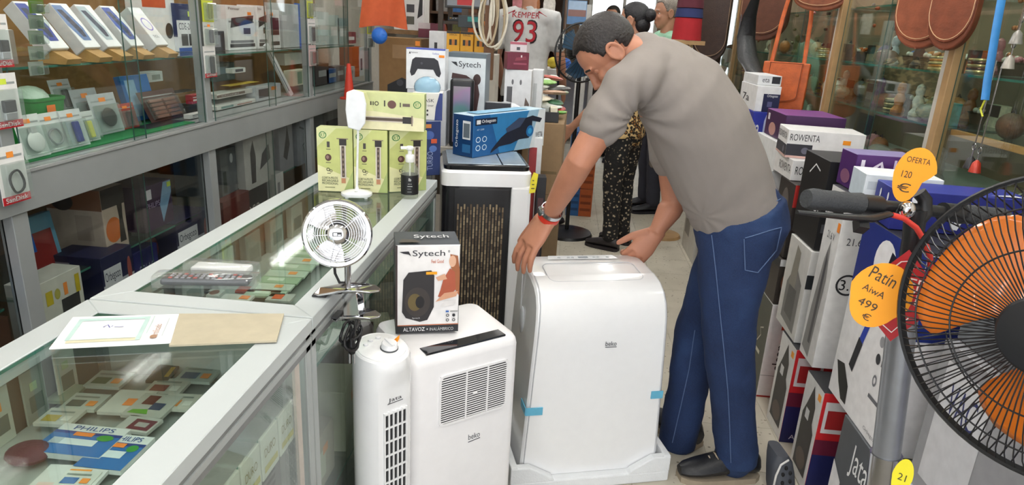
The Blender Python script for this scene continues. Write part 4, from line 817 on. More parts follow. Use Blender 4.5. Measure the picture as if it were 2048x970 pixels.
# ---- pump bottle
pb_ = P(822, 392, z=.95); pb = thing('pump_bottle', 'clear pump soap bottle with a black label on the counter', 'bottle', (pb_.x, pb_.y-.02, .9485), R(14))
CL = glass('eef2ea', 1.45, .03, .22, 'd4d8ca')
MB().lathe([(.026, 0), (.028, .004), (.028, .085), (.026, .10), (.014, .118), (.012, .124)], CL, 28).build('bottle', pb)
MB().lathe([(.0284, .016), (.0286, .017), (.0286, .079), (.0284, .08)], M('17181a', .5), 32, cap=False).build('label', pb)
art_on(pb, (.02, .0574, .12), [('F', 't', .3, .52, .7, .60, 'lb', 'eeeeee'), ('F', 't', .2, .42, .8, .46, 'jabon de', 'cccccc'), ('F', 'r', .1, .37, .9, .385, 'cccccc'), ('F', 'r', .1, .30, .7, .31, 'aaaaaa'), ('F', 'r', .1, .22, .8, .23, 'aaaaaa')])
PW = M('f2f2f0', .35)
MB().lathe([(.0135, .120), (.0145, .122), (.0145, .142), (.012, .145)], PW, 20).build('cap', pb)
MB().lathe([(.007, .142), (.007, .158), (.012, .160), (.013, .168), (.009, .172)], PW, 18).box((-.03, -.006, .161), (.0, .006, .170), PW).build('pump_head', pb, .002)
MB().tube([(0, 0, .12), (0, 0, .01)], .0025, PW, 8).build('dip_tube', pb)

# ---- behind the trimmer boxes
ccarton('printed_carton', 'dark blue carton with orange and white print behind the trimmer boxes', 'box', (842, 352), (880, 350), .12, .9505, 243, col='283a6e', faces=dict(T='8f96a8', R='2a4480'), art=[('F', 'r', .1, .88, .5, .95, 'd0884a'), ('F', 'r', .5, .6, .8, .68, 'd05a3a'), ('F', 'e', .6, .5, .2, .06, '5a7ac0'), ('F', 't', .3, .1, .6, .45, 'TURBO', '9aa8d0', 1), ('F', 'e', .4, .75, .25, .08, '4a64a8')])
zb = .9505+.0; mo = [o for o in bpy.data.objects if o.get('label', '').startswith('dark blue carton with orange')][0]; mz = mo.location.z+max(v.co.z for v in mo.data.vertices)+.001
mk = carton('mask_box', 'white and navy box of face masks with a blue mask bag on top', 'box', (.11, .10, .10), (mo.location.x+.005, mo.location.y+.02, mz), R(8), col='e4e2de', art=[('F', 't', .25, .66, .72, .78, 'MASK', '2a2a3a'), ('F', 't', .25, .5, .7, .56, '3 PLY DISP', '3a3a4a'), ('F', 'e', .5, .35, .03, .04, '22222a'), ('F', 'e', .5, .2, .03, .04, '22222a'), ('F', 'p', [(.74, 0), (1, 0), (1, 1), (.9, 1), (.78, .5)], '2c3c7e')])
MB().ball((-.005, 0, .115), (.05, .045, .04), glass('dcecf6', 1.4, .15, .6, 'a9cfe6'), 18, 10).build('mask_bag', mk)

# ---- box on the cooler
ccarton('vacuum_box', 'long blue and white hand vacuum carton on top of the air cooler', 'box', (945, 316), (1086, 291), .105, 1.0095, 232, col='2f7fb8',
        faces=dict(L='153f6e', T='bcd4e2', R='dfe6ea'), art=[('F', 'p', [(0, 0), (.35, 0), (.2, 1), (0, 1)], '1d5c96'), ('F', 'p', [(.55, 0), (1, 0), (1, 1), (.75, 1)], '9fc4dc'), ('F', 'p', [(.78, 0), (1, 0), (1, 1), (.9, 1)], 'e2e8ec'), ('F', 'r', .02, .76, .30, .92, '15233c'), ('F', 't', .10, .79, .28, .89, 'Orbegozo', 'ffffff'), ('F', 'r', .035, .79, .085, .89, 'e8e8e8'), ('F', 't', .04, .64, .13, .68, 'AP 1500', 'cfe0ec'),
             ('F', 'o', .06, .42, .03, .07, 'd8e8f2', .75), ('F', 'o', .14, .42, .03, .07, 'd8e8f2', .75), ('F', 'o', .06, .22, .03, .07, 'd8e8f2', .75), ('F', 'o', .14, .22, .03, .07, 'd8e8f2', .75),
             ('F', 'p', [(.22, .04), (.34, .18), (.5, .2), (.62, .28), (.76, .28), (.80, .5), (.80, .72), (.92, .66), (.95, .76), (.80, .86), (.7, .82), (.52, .62), (.36, .4), (.24, .14)], '1c2233'), ('F', 'p', [(.44, .5), (.62, .6), (.7, .82), (.6, .84), (.42, .6)], '3c4a66'), ('F', 'e', .77, .46, .055, .15, '1f6fb0'), ('F', 'e', .77, .46, .03, .08, '35a0d8'),
             ('F', 't', .86, .27, .97, .40, 'WET&', '2a2a34'), ('F', 't', .86, .12, .97, .24, 'DRY', '2a2a34'),
             ('L', 't', .14, .2, .30, .86, 'Orbegozo', 'ffffff', 1), ('L', 'r', .5, .42, .88, .86, 'e6e8ea'), ('L', 'r', .54, .46, .84, .8, '6a747c'), ('L', 'r', .5, .1, .9, .3, '2f6a9a'), ('T', 'r', .1, .2, .8, .8, '7fb4d4')])
# ---- speaker carton on the front air conditioner
sp_z = .7395
ccarton('speaker_box', 'black and white wireless speaker carton standing on the smaller air conditioner', 'box', (791, 667), (916, 662), .115, sp_z, 491, col='2a2c31', faces=dict(T='3a3f46', F='f2efee', L='24262a'),
        art=[('F', 'r', 0, 0, 1, .085, '2a2a2e'), ('F', 'r', 0, .085, 1, .095, 'c4704a'), ('F', 'r', 0, .085, .03, 1, '3a2c2a'), ('F', 't', .12, .02, .46, .065, 'ALTAVOZ', 'ffffff'), ('F', 'e', .5, .04, .01, .008, 'ffffff'), ('F', 't', .54, .02, .92, .065, 'INALÁMBRICO', 'c9c9c9'),
             ('F', 't', .26, .86, .76, .945, 'Sytech', '2a2a30'), ('F', 'p', [(.06, .93), (.2, .935), (.24, .88), (.2, .9), (.12, .91)], '2a2a30'), ('F', 'o', .82, .93, .015, .012, '2a2a30', .6), ('F', 't', .55, .80, .74, .84, 'Feel Good', 'd0683a'),
             ('F', 'p', [(.10, .25), (.12, .62), (.2, .7), (.55, .72), (.60, .66), (.60, .3), (.5, .15), (.38, .13), (.16, .18)], '2d2a2c'), ('F', 'e', .34, .36, .2, .17, '3d3634'), ('F', 'e', .3, .36, .11, .10, '6a5a34'), ('F', 'e', .38, .36, .07, .07, '1c1a1c'), ('F', 't', .26, .165, .38, .185, 'Sytech', 'd0d0d0'),
             ('F', 's', .47, .675, .64, .705, 'ffab1f'),
             ('F', 'p', [(.84, .9), (.96, .88), (1, .7), (1, .42), (.93, .5), (.86, .74)], 'a5623c'), ('F', 'e', .88, .82, .055, .065, 'e2b294'), ('F', 'p', [(.74, .62), (.84, .74), (.92, .7), (.94, .5), (.82, .4), (.66, .42), (.7, .5)], 'b3593e'), ('F', 'p', [(.62, .64), (.76, .68), (.80, .62), (.66, .60)], 'dca888'), ('F', 'p', [(.62, .36), (.95, .42), (.98, .48), (.76, .46)], 'd8a080'), ('F', 'p', [(.7, .3), (.92, .32), (.95, .38), (.76, .37)], 'e6e2e0'),
             ('F', 'r', .79, .235, .84, .255, '3a6ab8'), ('F', 'r', .86, .24, .98, .25, '8a8a8a'), ('F', 'o', .82, .2, .025, .018, '333338', .6), ('F', 'e', .92, .2, .025, .018, '333338'), ('F', 'o', .82, .145, .025, .018, '333338', .6), ('F', 'o', .92, .145, .025, .018, '333338', .6),
             ('T', 't', .3, .35, .85, .65, 'Sytech', 'e8e8e8'), ('T', 'p', [(.05, .1), (.4, .1), (.3, .3), (.1, .32)], '4a423a')])

# ================================================================ display table and goods in the middle of the shop
dt = thing('display_table', 'low display table carrying the game pad and speaker cartons behind the cooler', 'table', (-.47, 3.55, 0)); TT = M('b8b2a8', .5)
MB().box((-.42, -.73, .97), (.25, .78, 1.0), TT).build('table_top', dt, .003)
for sx in (-.40, .23):
    for sy in (-.70, .74): MB().box((sx-.02, sy-.02, 0), (sx+.02, sy+.02, .97), ALD).build('leg', dt)
MB().box((-.40, -.70, .4), (.23, .74, .42), TT).build('shelf', dt)
G3 = 'goods on the display table'; Z3 = 1.001
def fc_(name, label, px, y, dep, z0, col, art=(), rz=0, cat='box', **kw): return fcarton(name, label, cat, px, y, dep, z0, R(rz), col=col, art=art, group=kw.pop('group', G3), **kw)
s1 = fc_('plain_carton', 'pale carton under the white game pad box', (814, 180, 892, 260), 2.83, .12, Z3, 'cfd0d6')
z1 = Z3+max(v.co.z for v in s1.data.vertices)+.001
fc_('game_pad_box', 'white game pad box with a black controller picture', (812, 97, 890, 178), 2.83, .08, z1, 'eceef2', [('F', 'r', 0, .97, 1, 1, '3d50b0'), ('F', 'p', [(.14, .32), (.10, .42), (.16, .72), (.24, .78), (.72, .78), (.82, .72), (.9, .42), (.86, .32), (.78, .36), (.7, .5), (.3, .5), (.22, .36)], '2a2a32'), ('F', 'e', .4, .64, .03, .03, '4a4a52'), ('F', 'p', [(.07, .86), (.12, .86), (.1, .92)], '333338'), ('F', 't', .13, .87, .3, .91, 'PlayStation', '333338'), ('F', 't', .68, .87, .84, .91, 'DualSense', '5a62b8'), ('F', 's', .84, .80, .98, .86, 'ff8f2b')], faces=dict(T='3d50b0'))
fc_('speaker_box', 'grey and white speaker carton picturing a dancer behind the table goods', (893, 106, 970, 260), 2.95, .16, Z3, 'd4dade', [('F', 'r', 0, .95, 1, 1, '5a666e'), ('F', 't', .3, .83, .86, .91, 'Sytech', '22262c'), ('F', 'p', [(.1, .90), (.24, .90), (.28, .85), (.2, .87)], '22262c'), ('F', 'p', [(.12, .72), (.5, .70), (.6, .64), (.66, .5), (.7, .3), (.9, .1), (.95, .14), (.8, .36), (.86, .56), (.8, .68), (.5, .76), (.14, .78)], '4a3030'), ('F', 'e', .78, .72, .1, .06, '3a2422'), ('F', 'p', [(.5, .58), (.72, .58), (.7, .66), (.52, .67)], 'c83a30')], faces=dict(T='56626a', R='7a868e'))
bs = thing('party_speaker', 'black upright portable speaker with a rainbow grille', 'speaker', (P(914, 200, y=2.80).x+.01, 2.87, Z3), R(6))
hh = P(914, 160, y=2.78).z-Z3
def rainbow(nt, b, ob, pos):
    n = tex(nt, 'Noise', ob, Scale=9., Detail=1.); c = ramp(nt, n.outputs['Fac'], [(.3, '5f8a8c'), (.45, '7a7a96'), (.55, '96789a'), (.7, '7f9a78')]); nt.links.new(c, b.inputs['Base Color'])
MB().box((-.05, -.03, 0), (.05, .03, hh), BK).build('cabinet', bs, .012, seg=3); MB().box((-.036, -.034, .02), (.036, -.029, hh-.03), graph('rainbow_grille', rainbow, .3)).build('grille', bs, .006)
# rolled goods and small boxes in the middle of the table
wtor = thing('neck_massager', 'white arched neck massager with navy markings lying behind the vacuum box', 'massager', (P(1010, 210, y=3.12).x, 3.17, Z3+.03), R(10))
MB().tube([(.10*math.cos(t), 0, .11*math.sin(t)) for t in [R(5+17*k) for k in range(11)]], [.03]*11, M('e6e8ee', .3), 12, flat=1.0).build('body', wtor)
MB().tube([(.10*math.cos(t), 0, .11*math.sin(t)) for t in [R(20+8*k) for k in range(6)]], [.0312]*6, M('2c2f6a', .35), 12).build('navy_band', wtor)
MB().box((-.15, -.04, -.03), (.15, .05, -.001), M('c9c4bc', .5)).build('base', wtor, .004)
fc_('flat_box', 'flat dark box with an orange side in front of the massager', (945, 205, 1020, 230), 2.97, .05, Z3, '3c3c42', [('F', 'r', .6, .2, 1, .8, 'c87a3a')], faces=dict(T='8f9298'))
fc_('printed_carton', 'white carton with a barcode under the maroon box', (1008, 140, 1062, 230), 3.24, .12, Z3, 'dedfe2', [('F', 'r', .1, .45, .3, .75, '5a5a5e'), ('F', 'e', .3, .82, .04, .04, '6a6a6e'), ('F', 'e', .6, .82, .04, .04, '6a6a6e'), ('F', 'p', [(.7, .1), (.95, .1), (.95, .5), (.8, .6)], '6a5a54')], faces=dict(R='b4b0ae'))
o = bpy.data.objects; q = [x for x in o if x.get('label') == 'white carton with a barcode under the maroon box'][0]; zq = q.location.z+max(v.co.z for v in q.data.vertices)+.001
mr = fc_('printed_carton', 'maroon carton stacked on the white barcode carton', (1014, 105, 1058, 142), 3.24, .10, zq, '6e2438', [('F', 'r', .3, .3, .9, .4, '9a4a5e'), ('F', 'p', [(.35, .5), (.9, .6), (.85, .8), (.4, .7)], '8a3a4a'), ('F', 'r', .62, .72, .68, .85, 'e0d0d0')], rz=14)
zr = zq+max(v.co.z for v in mr.data.vertices)+.001
fc_('small_box', 'white and pink small box on top of the maroon carton', (1020, 84, 1054, 105), 3.26, .08, zr, 'd6ccd0', [('F', 'r', 0, .75, 1, 1, 'b05a6a'), ('F', 'r', .4, .2, .6, .5, '4a4a52')], rz=-6)
fc_('tall_carton', 'tall white carton beside the barcode carton', (1062, 140, 1084, 232), 3.30, .12, Z3, 'd6d8da', [('F', 'r', .2, .3, .5, .8, 'b4b8ba'), ('F', 'e', .5, .2, .25, .06, '7a5a4a')])
for i, (u, c, l) in enumerate(((1001, '2b2f70', 'navy looped headband standing behind the vacuum box'), (1026, '22222a', 'black looped headband beside the navy one'))):
    p = P(u, 185, y=3.0); MB_h = MB().tube([(.022*math.cos(t), 0, .045+.045*math.sin(t)) for t in [2*math.pi*k/20 for k in range(20)]], .009, M(c, .4), 8, loop=True)
    tag(MB_h.build('headband', loc=(p.x, 3.13 if i else 3.0, Z3+.008+(.0 if i else .0))), l, 'headband', 'headbands')
# kraft cartons at the aisle end with magazines
kz = 1.02
k1 = carton('kraft_carton', 'brown kraft carton standing at the aisle with green printed flaps', 'box', (.20, .62, .70), (-.105, 3.62, 0), R(2), col='8d7659', art=[('R', 'r', .1, .1, .5, .6, '3d7a62'), ('F', 'r', .3, .02, .9, .45, '4a8a78'), ('R', 'r', .1, .75, .9, .78, '6f5a40')], group='kraft cartons', rough=.8)
k2 = carton('kraft_carton', 'upper brown kraft carton carrying the pile of colourful bags', 'box', (.20, .60, .36), (-.10, 3.62, .7015), R(-1), col='94795a', art=[('R', 'r', .2, .1, .8, .14, '6f5a40'), ('F', 'r', .1, .3, .9, .34, '75603f')], group='kraft cartons', rough=.8)
tr = thing('black_tray', 'black tray of small packs at the front of the kraft carton', 'tray', (-.13, 3.42, 1.063), R(4))
for a, b, c, d in ((-.09, -.07, .09, .07),): MB().box((a, b, 0), (c, d, .006), BK).build('bottom', tr)
for lo, hi in (((-.09, -.07, .006), (.09, -.064, .05)), ((-.09, .064, .006), (.09, .07, .05)), ((-.09, -.064, .006), (-.084, .064, .05)), ((.084, -.064, .006), (.09, .064, .05))): MB().box(lo, hi, BK).build('side', tr)
for i in range(4): carton('small_pack', ('yellow', 'white', 'grey', 'cream')[i]+' small pack standing in the black tray', 'pack', (.035, .10, .062), (-.19+i*.042, 3.42, 1.0705), R(4), col=['d8cf6a', 'e8e8e4', 'a8aca8', 'ded6c0'][i], group='packs in the black tray')
random.seed(5)
for i, c in enumerate(['c8d0c4', '6fae4a', 'b4403c', 'd9dcd6', '3a6a4a', 'e2d8c4', 'a8b89a', 'c4a08a', '4a4a48', 'e6e6e0', '8fbf6a', 'b85a50']):
    x, y = -.10+random.uniform(-.06, .06), 3.66+random.uniform(-.12, .16)
    mb = MB().ball((0, 0, 0), (.075, .05, .013), M(c, .4, bump=.8, bscale=40), 14, 6); mb.ball((.02, .01, .006), (.03, .02, .012), M('e4e8de', .4), 10, 6)
    tag(mb.build('seed_bag', loc=(x, y, 1.077+i*.016), rot=(random.uniform(-.1, .1), random.uniform(-.1, .1), random.uniform(0, 3))), ['pale grey', 'bright green', 'red', 'off white', 'dark green', 'cream', 'sage', 'tan', 'charcoal', 'white', 'light green', 'brick red'][i]+' glossy bag in the pile on the kraft carton', 'bag', 'pile of glossy bags')
# narrow boxes between the cooler and the aisle
carton('tall_carton', 'tall red and white carton between the cooler and the kraft cartons', 'box', (.055, .1, 1.05), (-.125, 2.96, 0), R(6), col='d9dadb', art=[('F', 'r', 0, .2, .6, .96, '9a2c30'), ('F', 'r', .1, .5, .5, .8, 'c84a44'), ('F', 'r', .1, .1, .9, .18, '4a4a4e')], group='narrow cartons beside the cooler')
carton('tall_carton', 'tall black carton right behind the cooler', 'box', (.04, .07, .90), (-.085, 2.84, 0), R(6), col='222226', art=[('F', 'r', .2, .6, .8, .9, '5a3a3c')], group='narrow cartons beside the cooler')

# ---- rack further back on the left
rk = thing('shelf_rack', 'dark shelf rack with batteries and cables behind the display table', 'rack', (-.70, 4.75, 0)); RM = M('4a4038', .6)
for sx in (-.165, .165):
    for sy in (-.18, .18): MB().box((sx-.015, sy-.015, 0), (sx+.015, sy+.015, 2.2), RM).build('upright', rk)
for z in (.3, .8, 1.18, 1.50, 1.9): MB().box((-.165, -.18, z), (.165, .18, z+.02), RM).build('shelf', rk)
G4 = 'goods on the shelf rack'
def rk_(name, label, px, z0, col, art=(), y=4.60, dep=.14, **kw): return fc_(name, label, px, y, dep, z0, col, art, group=G4, **kw)
for i, u in enumerate((893, 920, 948)):
    rk_('battery_card', '%s yellow battery blister card on the rack' % ('left', 'middle', 'right')[i], (u, 70, u+26, 112), None, 'e2a41f', [('F', 'r', 0, .9, 1, 1, '2a2620'), ('F', 't', .2, .8, .8, .9, 'DURACELL', '2a2620'), ('F', 'r', .2, .35, .4, .62, '2c2824'), ('F', 'r', .42, .35, .6, .62, 'c8752a'), ('F', 'r', .62, .35, .8, .62, '2c2824')], y=4.10, dep=.06)
cu_ = carton('stack_carton', 'pale carton stack under the yellow battery cards', 'box', (.36, .2, 1.34-1.0), (P(933, 110, y=4.1).x, 4.18, 1.001), 0, col='b9b4ac', art=[('F', 'r', .1, .2, .4, .8, 'd8d8d6'), ('F', 'r', .5, .3, .9, .6, '8a8a92')], group=G4)
for o in [x for x in bpy.data.objects if x.name.startswith('battery_card')]: o.location.z = 1.3415; o.location.y = 4.12
rk_('battery_box', 'black battery display box with white lettering on the rack', (895, 35, 975, 72), 1.521, '22262a', [('F', 't', .12, .55, .75, .8, 'maxell', 'f0f0f0'), ('F', 'r', .05, .6, .1, .75, 'd0a030')])
rk_('printed_carton', 'black and teal carton in front of the battery display box', (915, 52, 978, 76), None, '2a3236', [('F', 'r', .3, .5, .8, .9, '2f8a84'), ('F', 's', .8, .2, .95, .6, 'ff8f2b')], y=4.05, dep=.06)
[x for x in bpy.data.objects if x.get('label') == 'black and teal carton in front of the battery display box'][0].location.z = 1.3415+.145
pf = thing('picture_frame', 'framed picture of a red shirt at the top of the rack', 'picture', (P(930, 5, y=4.5).x, 4.5, 1.60)); 
MB().box((-.13, 0, 0), (.13, .02, .30), M('2c2a28', .4)).build('frame', pf, .004); MB().box((-.115, -.002, .015), (.115, 0, .285), M('7a8088', .4)).build('print', pf)
MB().add([(-.05, -.0025, .02), (.05, -.0025, .02), (.05, -.0025, .12), (.08, -.0025, .16), (-.08, -.0025, .16), (-.05, -.0025, .12)], [(0, 1, 2, 3, 4, 5)], M('b02c30', .5)).build('red_shirt_print', pf)
MB().box((-.02, .0, -.16), (.02, .03, 0), RM).build('stand', pf)
# hanging white cable hank
hk = thing('cable_hank', 'bundle of white cables hanging in loops in the middle of the shop', 'cable', (P(980, 70, y=3.9).x, 3.9, 1.33)); WC = M('d9d3c4', .45)
random.seed(3)
for k in range(7):
    w2, h2_ = random.uniform(.03, .085), random.uniform(.26, .36); off = random.uniform(-.05, .05)
    MB().tube([(off+w2*math.sin(t), .03*math.cos(t+k), .10+h2_/2-h2_*.5*math.cos(t)*1.0-.05*k*.2) for t in [2*math.pi*j/22 for j in range(22)]], .0065, WC if k % 3 else M('b9a88c', .5), 7, loop=True).build('cable_loop', hk)
MB().tube([(0, 0, .48), (0, .0, 1.45)], .004, M('333333', .5), 6).build('hook_cord', hk)
MB().box((-.03, -.02, -.12), (.025, .02, .28), M('6a4a34', .7)).build('wooden_holder', hk)
# left background: towel, bag, kraft game box, white appliance box
tw = thing('orange_towel', 'orange cloth bag hanging from the end of the wall cabinet', 'cloth', (P(765, 40, y=4.2).x, 4.2, 1.45)); 
vs = []; fs = []; n = 12
for j in range(9):
    for i in range(n+1):
        t = i/n; z = .42-.42*j/8; w2 = (.08+.07*(j/8)**.6); vs.append(((t-.5)*2*w2, .02*math.sin(t*9+j*.4)+.012*j/8, z+.02*math.sin(t*3)*(j/8)))
for j in range(8):
    for i in range(n): a = j*(n+1)+i; fs.append((a, a+n+1, a+n+2, a+1))
b_ = len(vs); vs2 = [(x*.98, y+.03, z) for x, y, z in vs]
MB().add(vs, fs, M('d2623a', .8), True).add(vs2, [f[::-1] for f in fs], M('d2623a', .8), True).build('cloth', tw)
MB().ball((-.02, .0, -.04), (.05, .04, .05), M('2a6fd0', .35, bump=.7, bscale=25), 14, 8).build('blue_bag', tw); MB().tube([(0, 0, .42), (0, 0, 1.35)], .004, M('333333', .5), 6).build('hook_cord', tw)
sh = thing('wall_shelf', 'wooden plank shelf carrying a white appliance carton at the back left', 'shelf', (-1.0, 5.3, 0)); MB().box((-.45, -.16, 1.41), (.30, .16, 1.44), M('8a6a48', .6, var=.15)).build('plank', sh); 
for sx in (-.40, .25): MB().box((sx-.02, -.14, 0), (sx+.02, .14, 1.41), M('d0ccc4', .6)).build('side_board', sh)
fc_('appliance_box', 'white appliance carton with four small pictures on the plank shelf', (788, -20, 848, 44), 5.16, .2, 1.441, 'dcdcdc', [('F', 'r', .08, .45, .35, .65, '333338'), ('F', 'r', .42, .45, .68, .65, '4a4a50'), ('F', 'r', .08, .15, .35, .35, '333338'), ('F', 'r', .42, .15, .68, .35, '5a5a52'), ('F', 'p', [(.78, .3), (.95, .4), (.95, .8), (.85, .8)], '2a2a2e')], group=G4)
kb = fc_('game_box', 'brown carton with a black console picture in front of the plank shelf', (758, 76, 842, 172), 4.62, .25, .95, '8a6a44', [('F', 'r', .32, .70, .85, .9, '9a7a54'), ('F', 'p', [(.2, .3), (.55, .42), (.85, .34), (.8, .18), (.45, .12), (.2, .2)], '1c1c20'), ('F', 'e', .5, .34, .08, .05, '44444a'), ('F', 's', .86, .9, .97, .97, 'ff9a3a')], group=G4, rough=.8)
carton('plain_carton', 'large pale carton supporting the brown console carton', 'box', (.5, .4, .95), (kb.location.x, 4.80, -.001+.001), 0, col='b8b4ac', group=G4, art=[('F', 'r', .1, .4, .4, .7, '9a968e')])
fc_('printed_carton', 'maroon and pale carton low on the right of the plank shelf', (832, 46, 880, 76), 4.95, .12, None, '7a3a4c', [('F', 'r', 0, .6, .5, 1, 'd8ccd0')], group=G4)
fc_('printed_carton', 'white carton with a black slot left of the batteries', (858, 62, 888, 120), 4.30, .12, 1.001, 'd8dade', [('F', 'r', .35, .5, .55, .85, '2a2a30')], group=G4)
o = [x for x in bpy.data.objects if x.get('label', '').startswith('maroon and pale carton')][0]; o.location.y = 5.08; 
carton('plain_carton', 'tall grey carton holding up the maroon carton', 'box', (.2, .14, o.location.z-.002), (o.location.x, 5.08, 0), 0, col='9a9690', group=G4)
cn = P(746, 160, y=4.9); c = thing('traffic_cone', 'small red toy cone beside the brown console carton', 'cone', (cn.x, 4.35, 0)); MB().lathe([(.06, 1.0), (.06, 1.01), (.035, 1.012), (.012, 1.22), (.01, 1.225)], M('d8402c', .5), 16).build('cone', c); MB().box((-.06, -.06, 0), (.06, .06, 1.0), M('8a857c', .6)).build('pedestal', c)
# ================================================================ right wall cabinet
XR = 1.35
rc = thing('glass_wall_cabinet', 'glass fronted wall cabinet of trinkets along the right side', 'cabinet', (0, 0, 0)); RW = M('a9875c', .5, var=.15, scale=12); RG = M('c9c5bc', .4, .2); RB = M('4a3526', .7)
RY = [1.42, 2.60, 3.72, 4.85, 5.95, 6.95, 8.2]; RG2 = glass('f4faf8', 1.45)
for y in RY:
    MB().box((XR-.012, y-.035, .9), (XR+.03, y+.005, 2.6), RW).build('post', rc, .003); MB().box((XR, y+.005, .9), (XR+.03, y+.055, 2.6), RG).build('post_strip', rc, .003)
MB().box((XR+.46, 1.2, 0), (XR+.5, 8.25, 2.6), M('9a8068', .7, var=.2, scale=5)).build('back_panel', rc); MB().box((XR+.01, 1.2, 0), (XR+.46, 8.25, .98), RB).build('base_cupboard', rc); MB().box((XR, 1.2, .98), (XR+.46, 8.25, 1.0), RG).build('deck', rc)
MB().box((XR, 1.2, 2.55), (XR+.46, 8.25, 2.6), RG).build('top', rc)
for y0, y1 in zip(RY, RY[1:]):
    for z in (1.22, 1.42, 1.68): MB().box((XR+.05, y0+.06, z), (XR+.45, y1-.04, z+.008), glass('dcece6', 1.5, haze=.1), mats={'L': GE}).build('shelf', rc)
    ym = (y0+y1)/2
    for a, b, xo in ((y0+.058, ym+.02, .004), (ym-.02, y1-.036, .014)): MB().box((XR+xo, a, 1.0), (XR+xo+.004, b, 2.55), RG2, mats={'F': EDG, 'B': EDG}).build('sliding_pane', rc)
MB().box((XR+.04, 1.48, 1.215), (XR+.06, 2.56, 1.235), M('c08a4a', .5)).build('shelf_edge', rc)
def added_cab_light(x, y0, y1, z, lab, pw):  # invented strip lamp, added only to brighten the dark cabinet insides
    t = thing('added_cabinet_light', lab, 'light', (x, (y0+y1)/2, z), 0, 'added strip lights inside the cabinets'); L = (y1-y0)/2
    MB().box((-.015, -L, -.012), (.015, L, 0), FX).build('housing', t); MB().tube([(0, -L+.02, -.018), (0, L-.02, -.018)], .006, LT, 8).build('tube', t)
    area('added_cabinet_tube_light', (x, (y0+y1)/2, z-.03), .03, 2*L, pw, (0, 0, 0), (1, .97, .92))
added_cab_light(XR+.10, 1.5, 3.7, 2.548, 'added slim strip light under the top of the right cabinet, near half', 9)
added_cab_light(XR+.10, 3.8, 8.0, 2.548, 'added slim strip light under the top of the right cabinet, far half', 12)
added_cab_light(XC-.10, .8, 5.4, 2.438, 'added slim strip light under the top of the left cabinet', 14)
G5 = 'trinkets in the right wall cabinet'
random.seed(11)
palette = [('brown', '6a4630'), ('tan', 'b08a62'), ('amber', 'c27a30'), ('silver', 'c4c4c8'), ('dark', '352c28'), ('rust', '9a4a2c'), ('cream', 'd8ccb0'), ('teal', '4a9a98'), ('olive', '6a6a3c'), ('pink', 'c07a80'), ('grey', '8a8684'), ('orange', 'd0682c'), ('copper', 'a8683c'), ('blue', '3f6ea8'), ('purple', '6a3f7a'), ('white', 'e2ded6')]
where = {1.228: 'low shelf', 1.428: 'middle shelf', 1.001: 'deck', 1.688: 'upper shelf'}
bays = {0: 'nearest bay', 1: 'next bay', 2: 'third bay', 3: 'fourth bay', 4: 'fifth bay', 5: 'farthest bay'}
def trinket(kind, nm, c, x, y, z, bay, k):
    lab = '%s %s on the %s, %s of the right cabinet, item %s along' % (nm, kind.replace('_', ' '), where[z], bays[bay], ('first', 'second', 'third', 'fourth', 'fifth', 'sixth', 'seventh', 'eighth')[k])
    lab = '%s %s, %s item on the %s, %s, right cabinet' % (nm, kind.replace('_', ' '), ('first', 'second', 'third', 'fourth', 'fifth', 'sixth', 'seventh', 'eighth')[k], where[z], bays[bay])
    mb = MB(); m = M(c, .4, var=.25, scale=60, bump=.3, bscale=80)
    if kind == 'bead_basket':
        mb.lathe([(.045, 0), (.06, .045), (.064, .047), (.058, .04)], M('5a4634', .7), 16)
        for j in range(14): a = j*2.4; r_ = .012*math.sqrt(j); mb.ball((r_*math.cos(a), r_*math.sin(a), .05+.012*(1-j/14)), .011, M(c if j % 3 else 'd8d0c0', .25), 8, 5)
    elif kind == 'pouch': mb.ball((0, 0, .045), (.035, .06, .045), m, 14, 9); mb.tube([(0, -.03, .07), (0, 0, .1), (0, .03, .07)], .004, M('3a2c24', .6), 6)
    elif kind == 'figurine': mb.lathe([(.028, 0), (.03, .01), (.018, .03), (.024, .06), (.014, .085), (.02, .10), (.016, .125), (.004, .135)], m, 14)
    elif kind == 'bangle_stack':
        for j in range(5): mb.tube([(.035*math.cos(t), .035*math.sin(t), .006+j*.011) for t in [2*math.pi*i/18 for i in range(18)]], .0055, M(c if j % 2 else 'c9b27a', .25, .5), 6, loop=True)
    elif kind == 'wrapped_bag': mb.ball((0, 0, .035), (.05, .08, .035), glass('f0f2f2', 1.45, .12, .35, c), 16, 9)
    elif kind == 'leather_case': mb.box((-.02, -.05, 0), (.02, .05, .085), m); mb.box((-.0225, -.05, .04), (-.02, .05, .085), M('3a281c', .5))
    return tag(mb.build(kind, loc=(x, y, z), bevel=.004 if kind == 'leather_case' else 0), lab, kind.split('_')[-1], G5)
kinds = ['bead_basket', 'pouch', 'figurine', 'bangle_stack', 'wrapped_bag', 'leather_case']; seen = set()
for bay, (y0, y1) in enumerate(zip(RY, RY[1:])):
    for z, n in ((1.001, 7 if bay < 3 else 4), (1.228, 8 if bay < 3 else 5), (1.428, 7 if bay < 3 else 3)):
        for k in range(n):
            y = y0+.14+(y1-y0-.28)*(k+.5)/n
            nm, c = random.choice(palette); trinket(kinds[random.randrange(6)], nm, c, XR+.12+random.uniform(0, .1), y, z, bay, k)
            if z > 1.1 and bay < 4:
                nm, c = random.choice(palette); o = trinket(kinds[random.randrange(6)], nm, c, XR+.33, y+random.uniform(-.02, .02), z, bay, k); o['label'] = o['label'].replace(' item on', ' item at the back on')
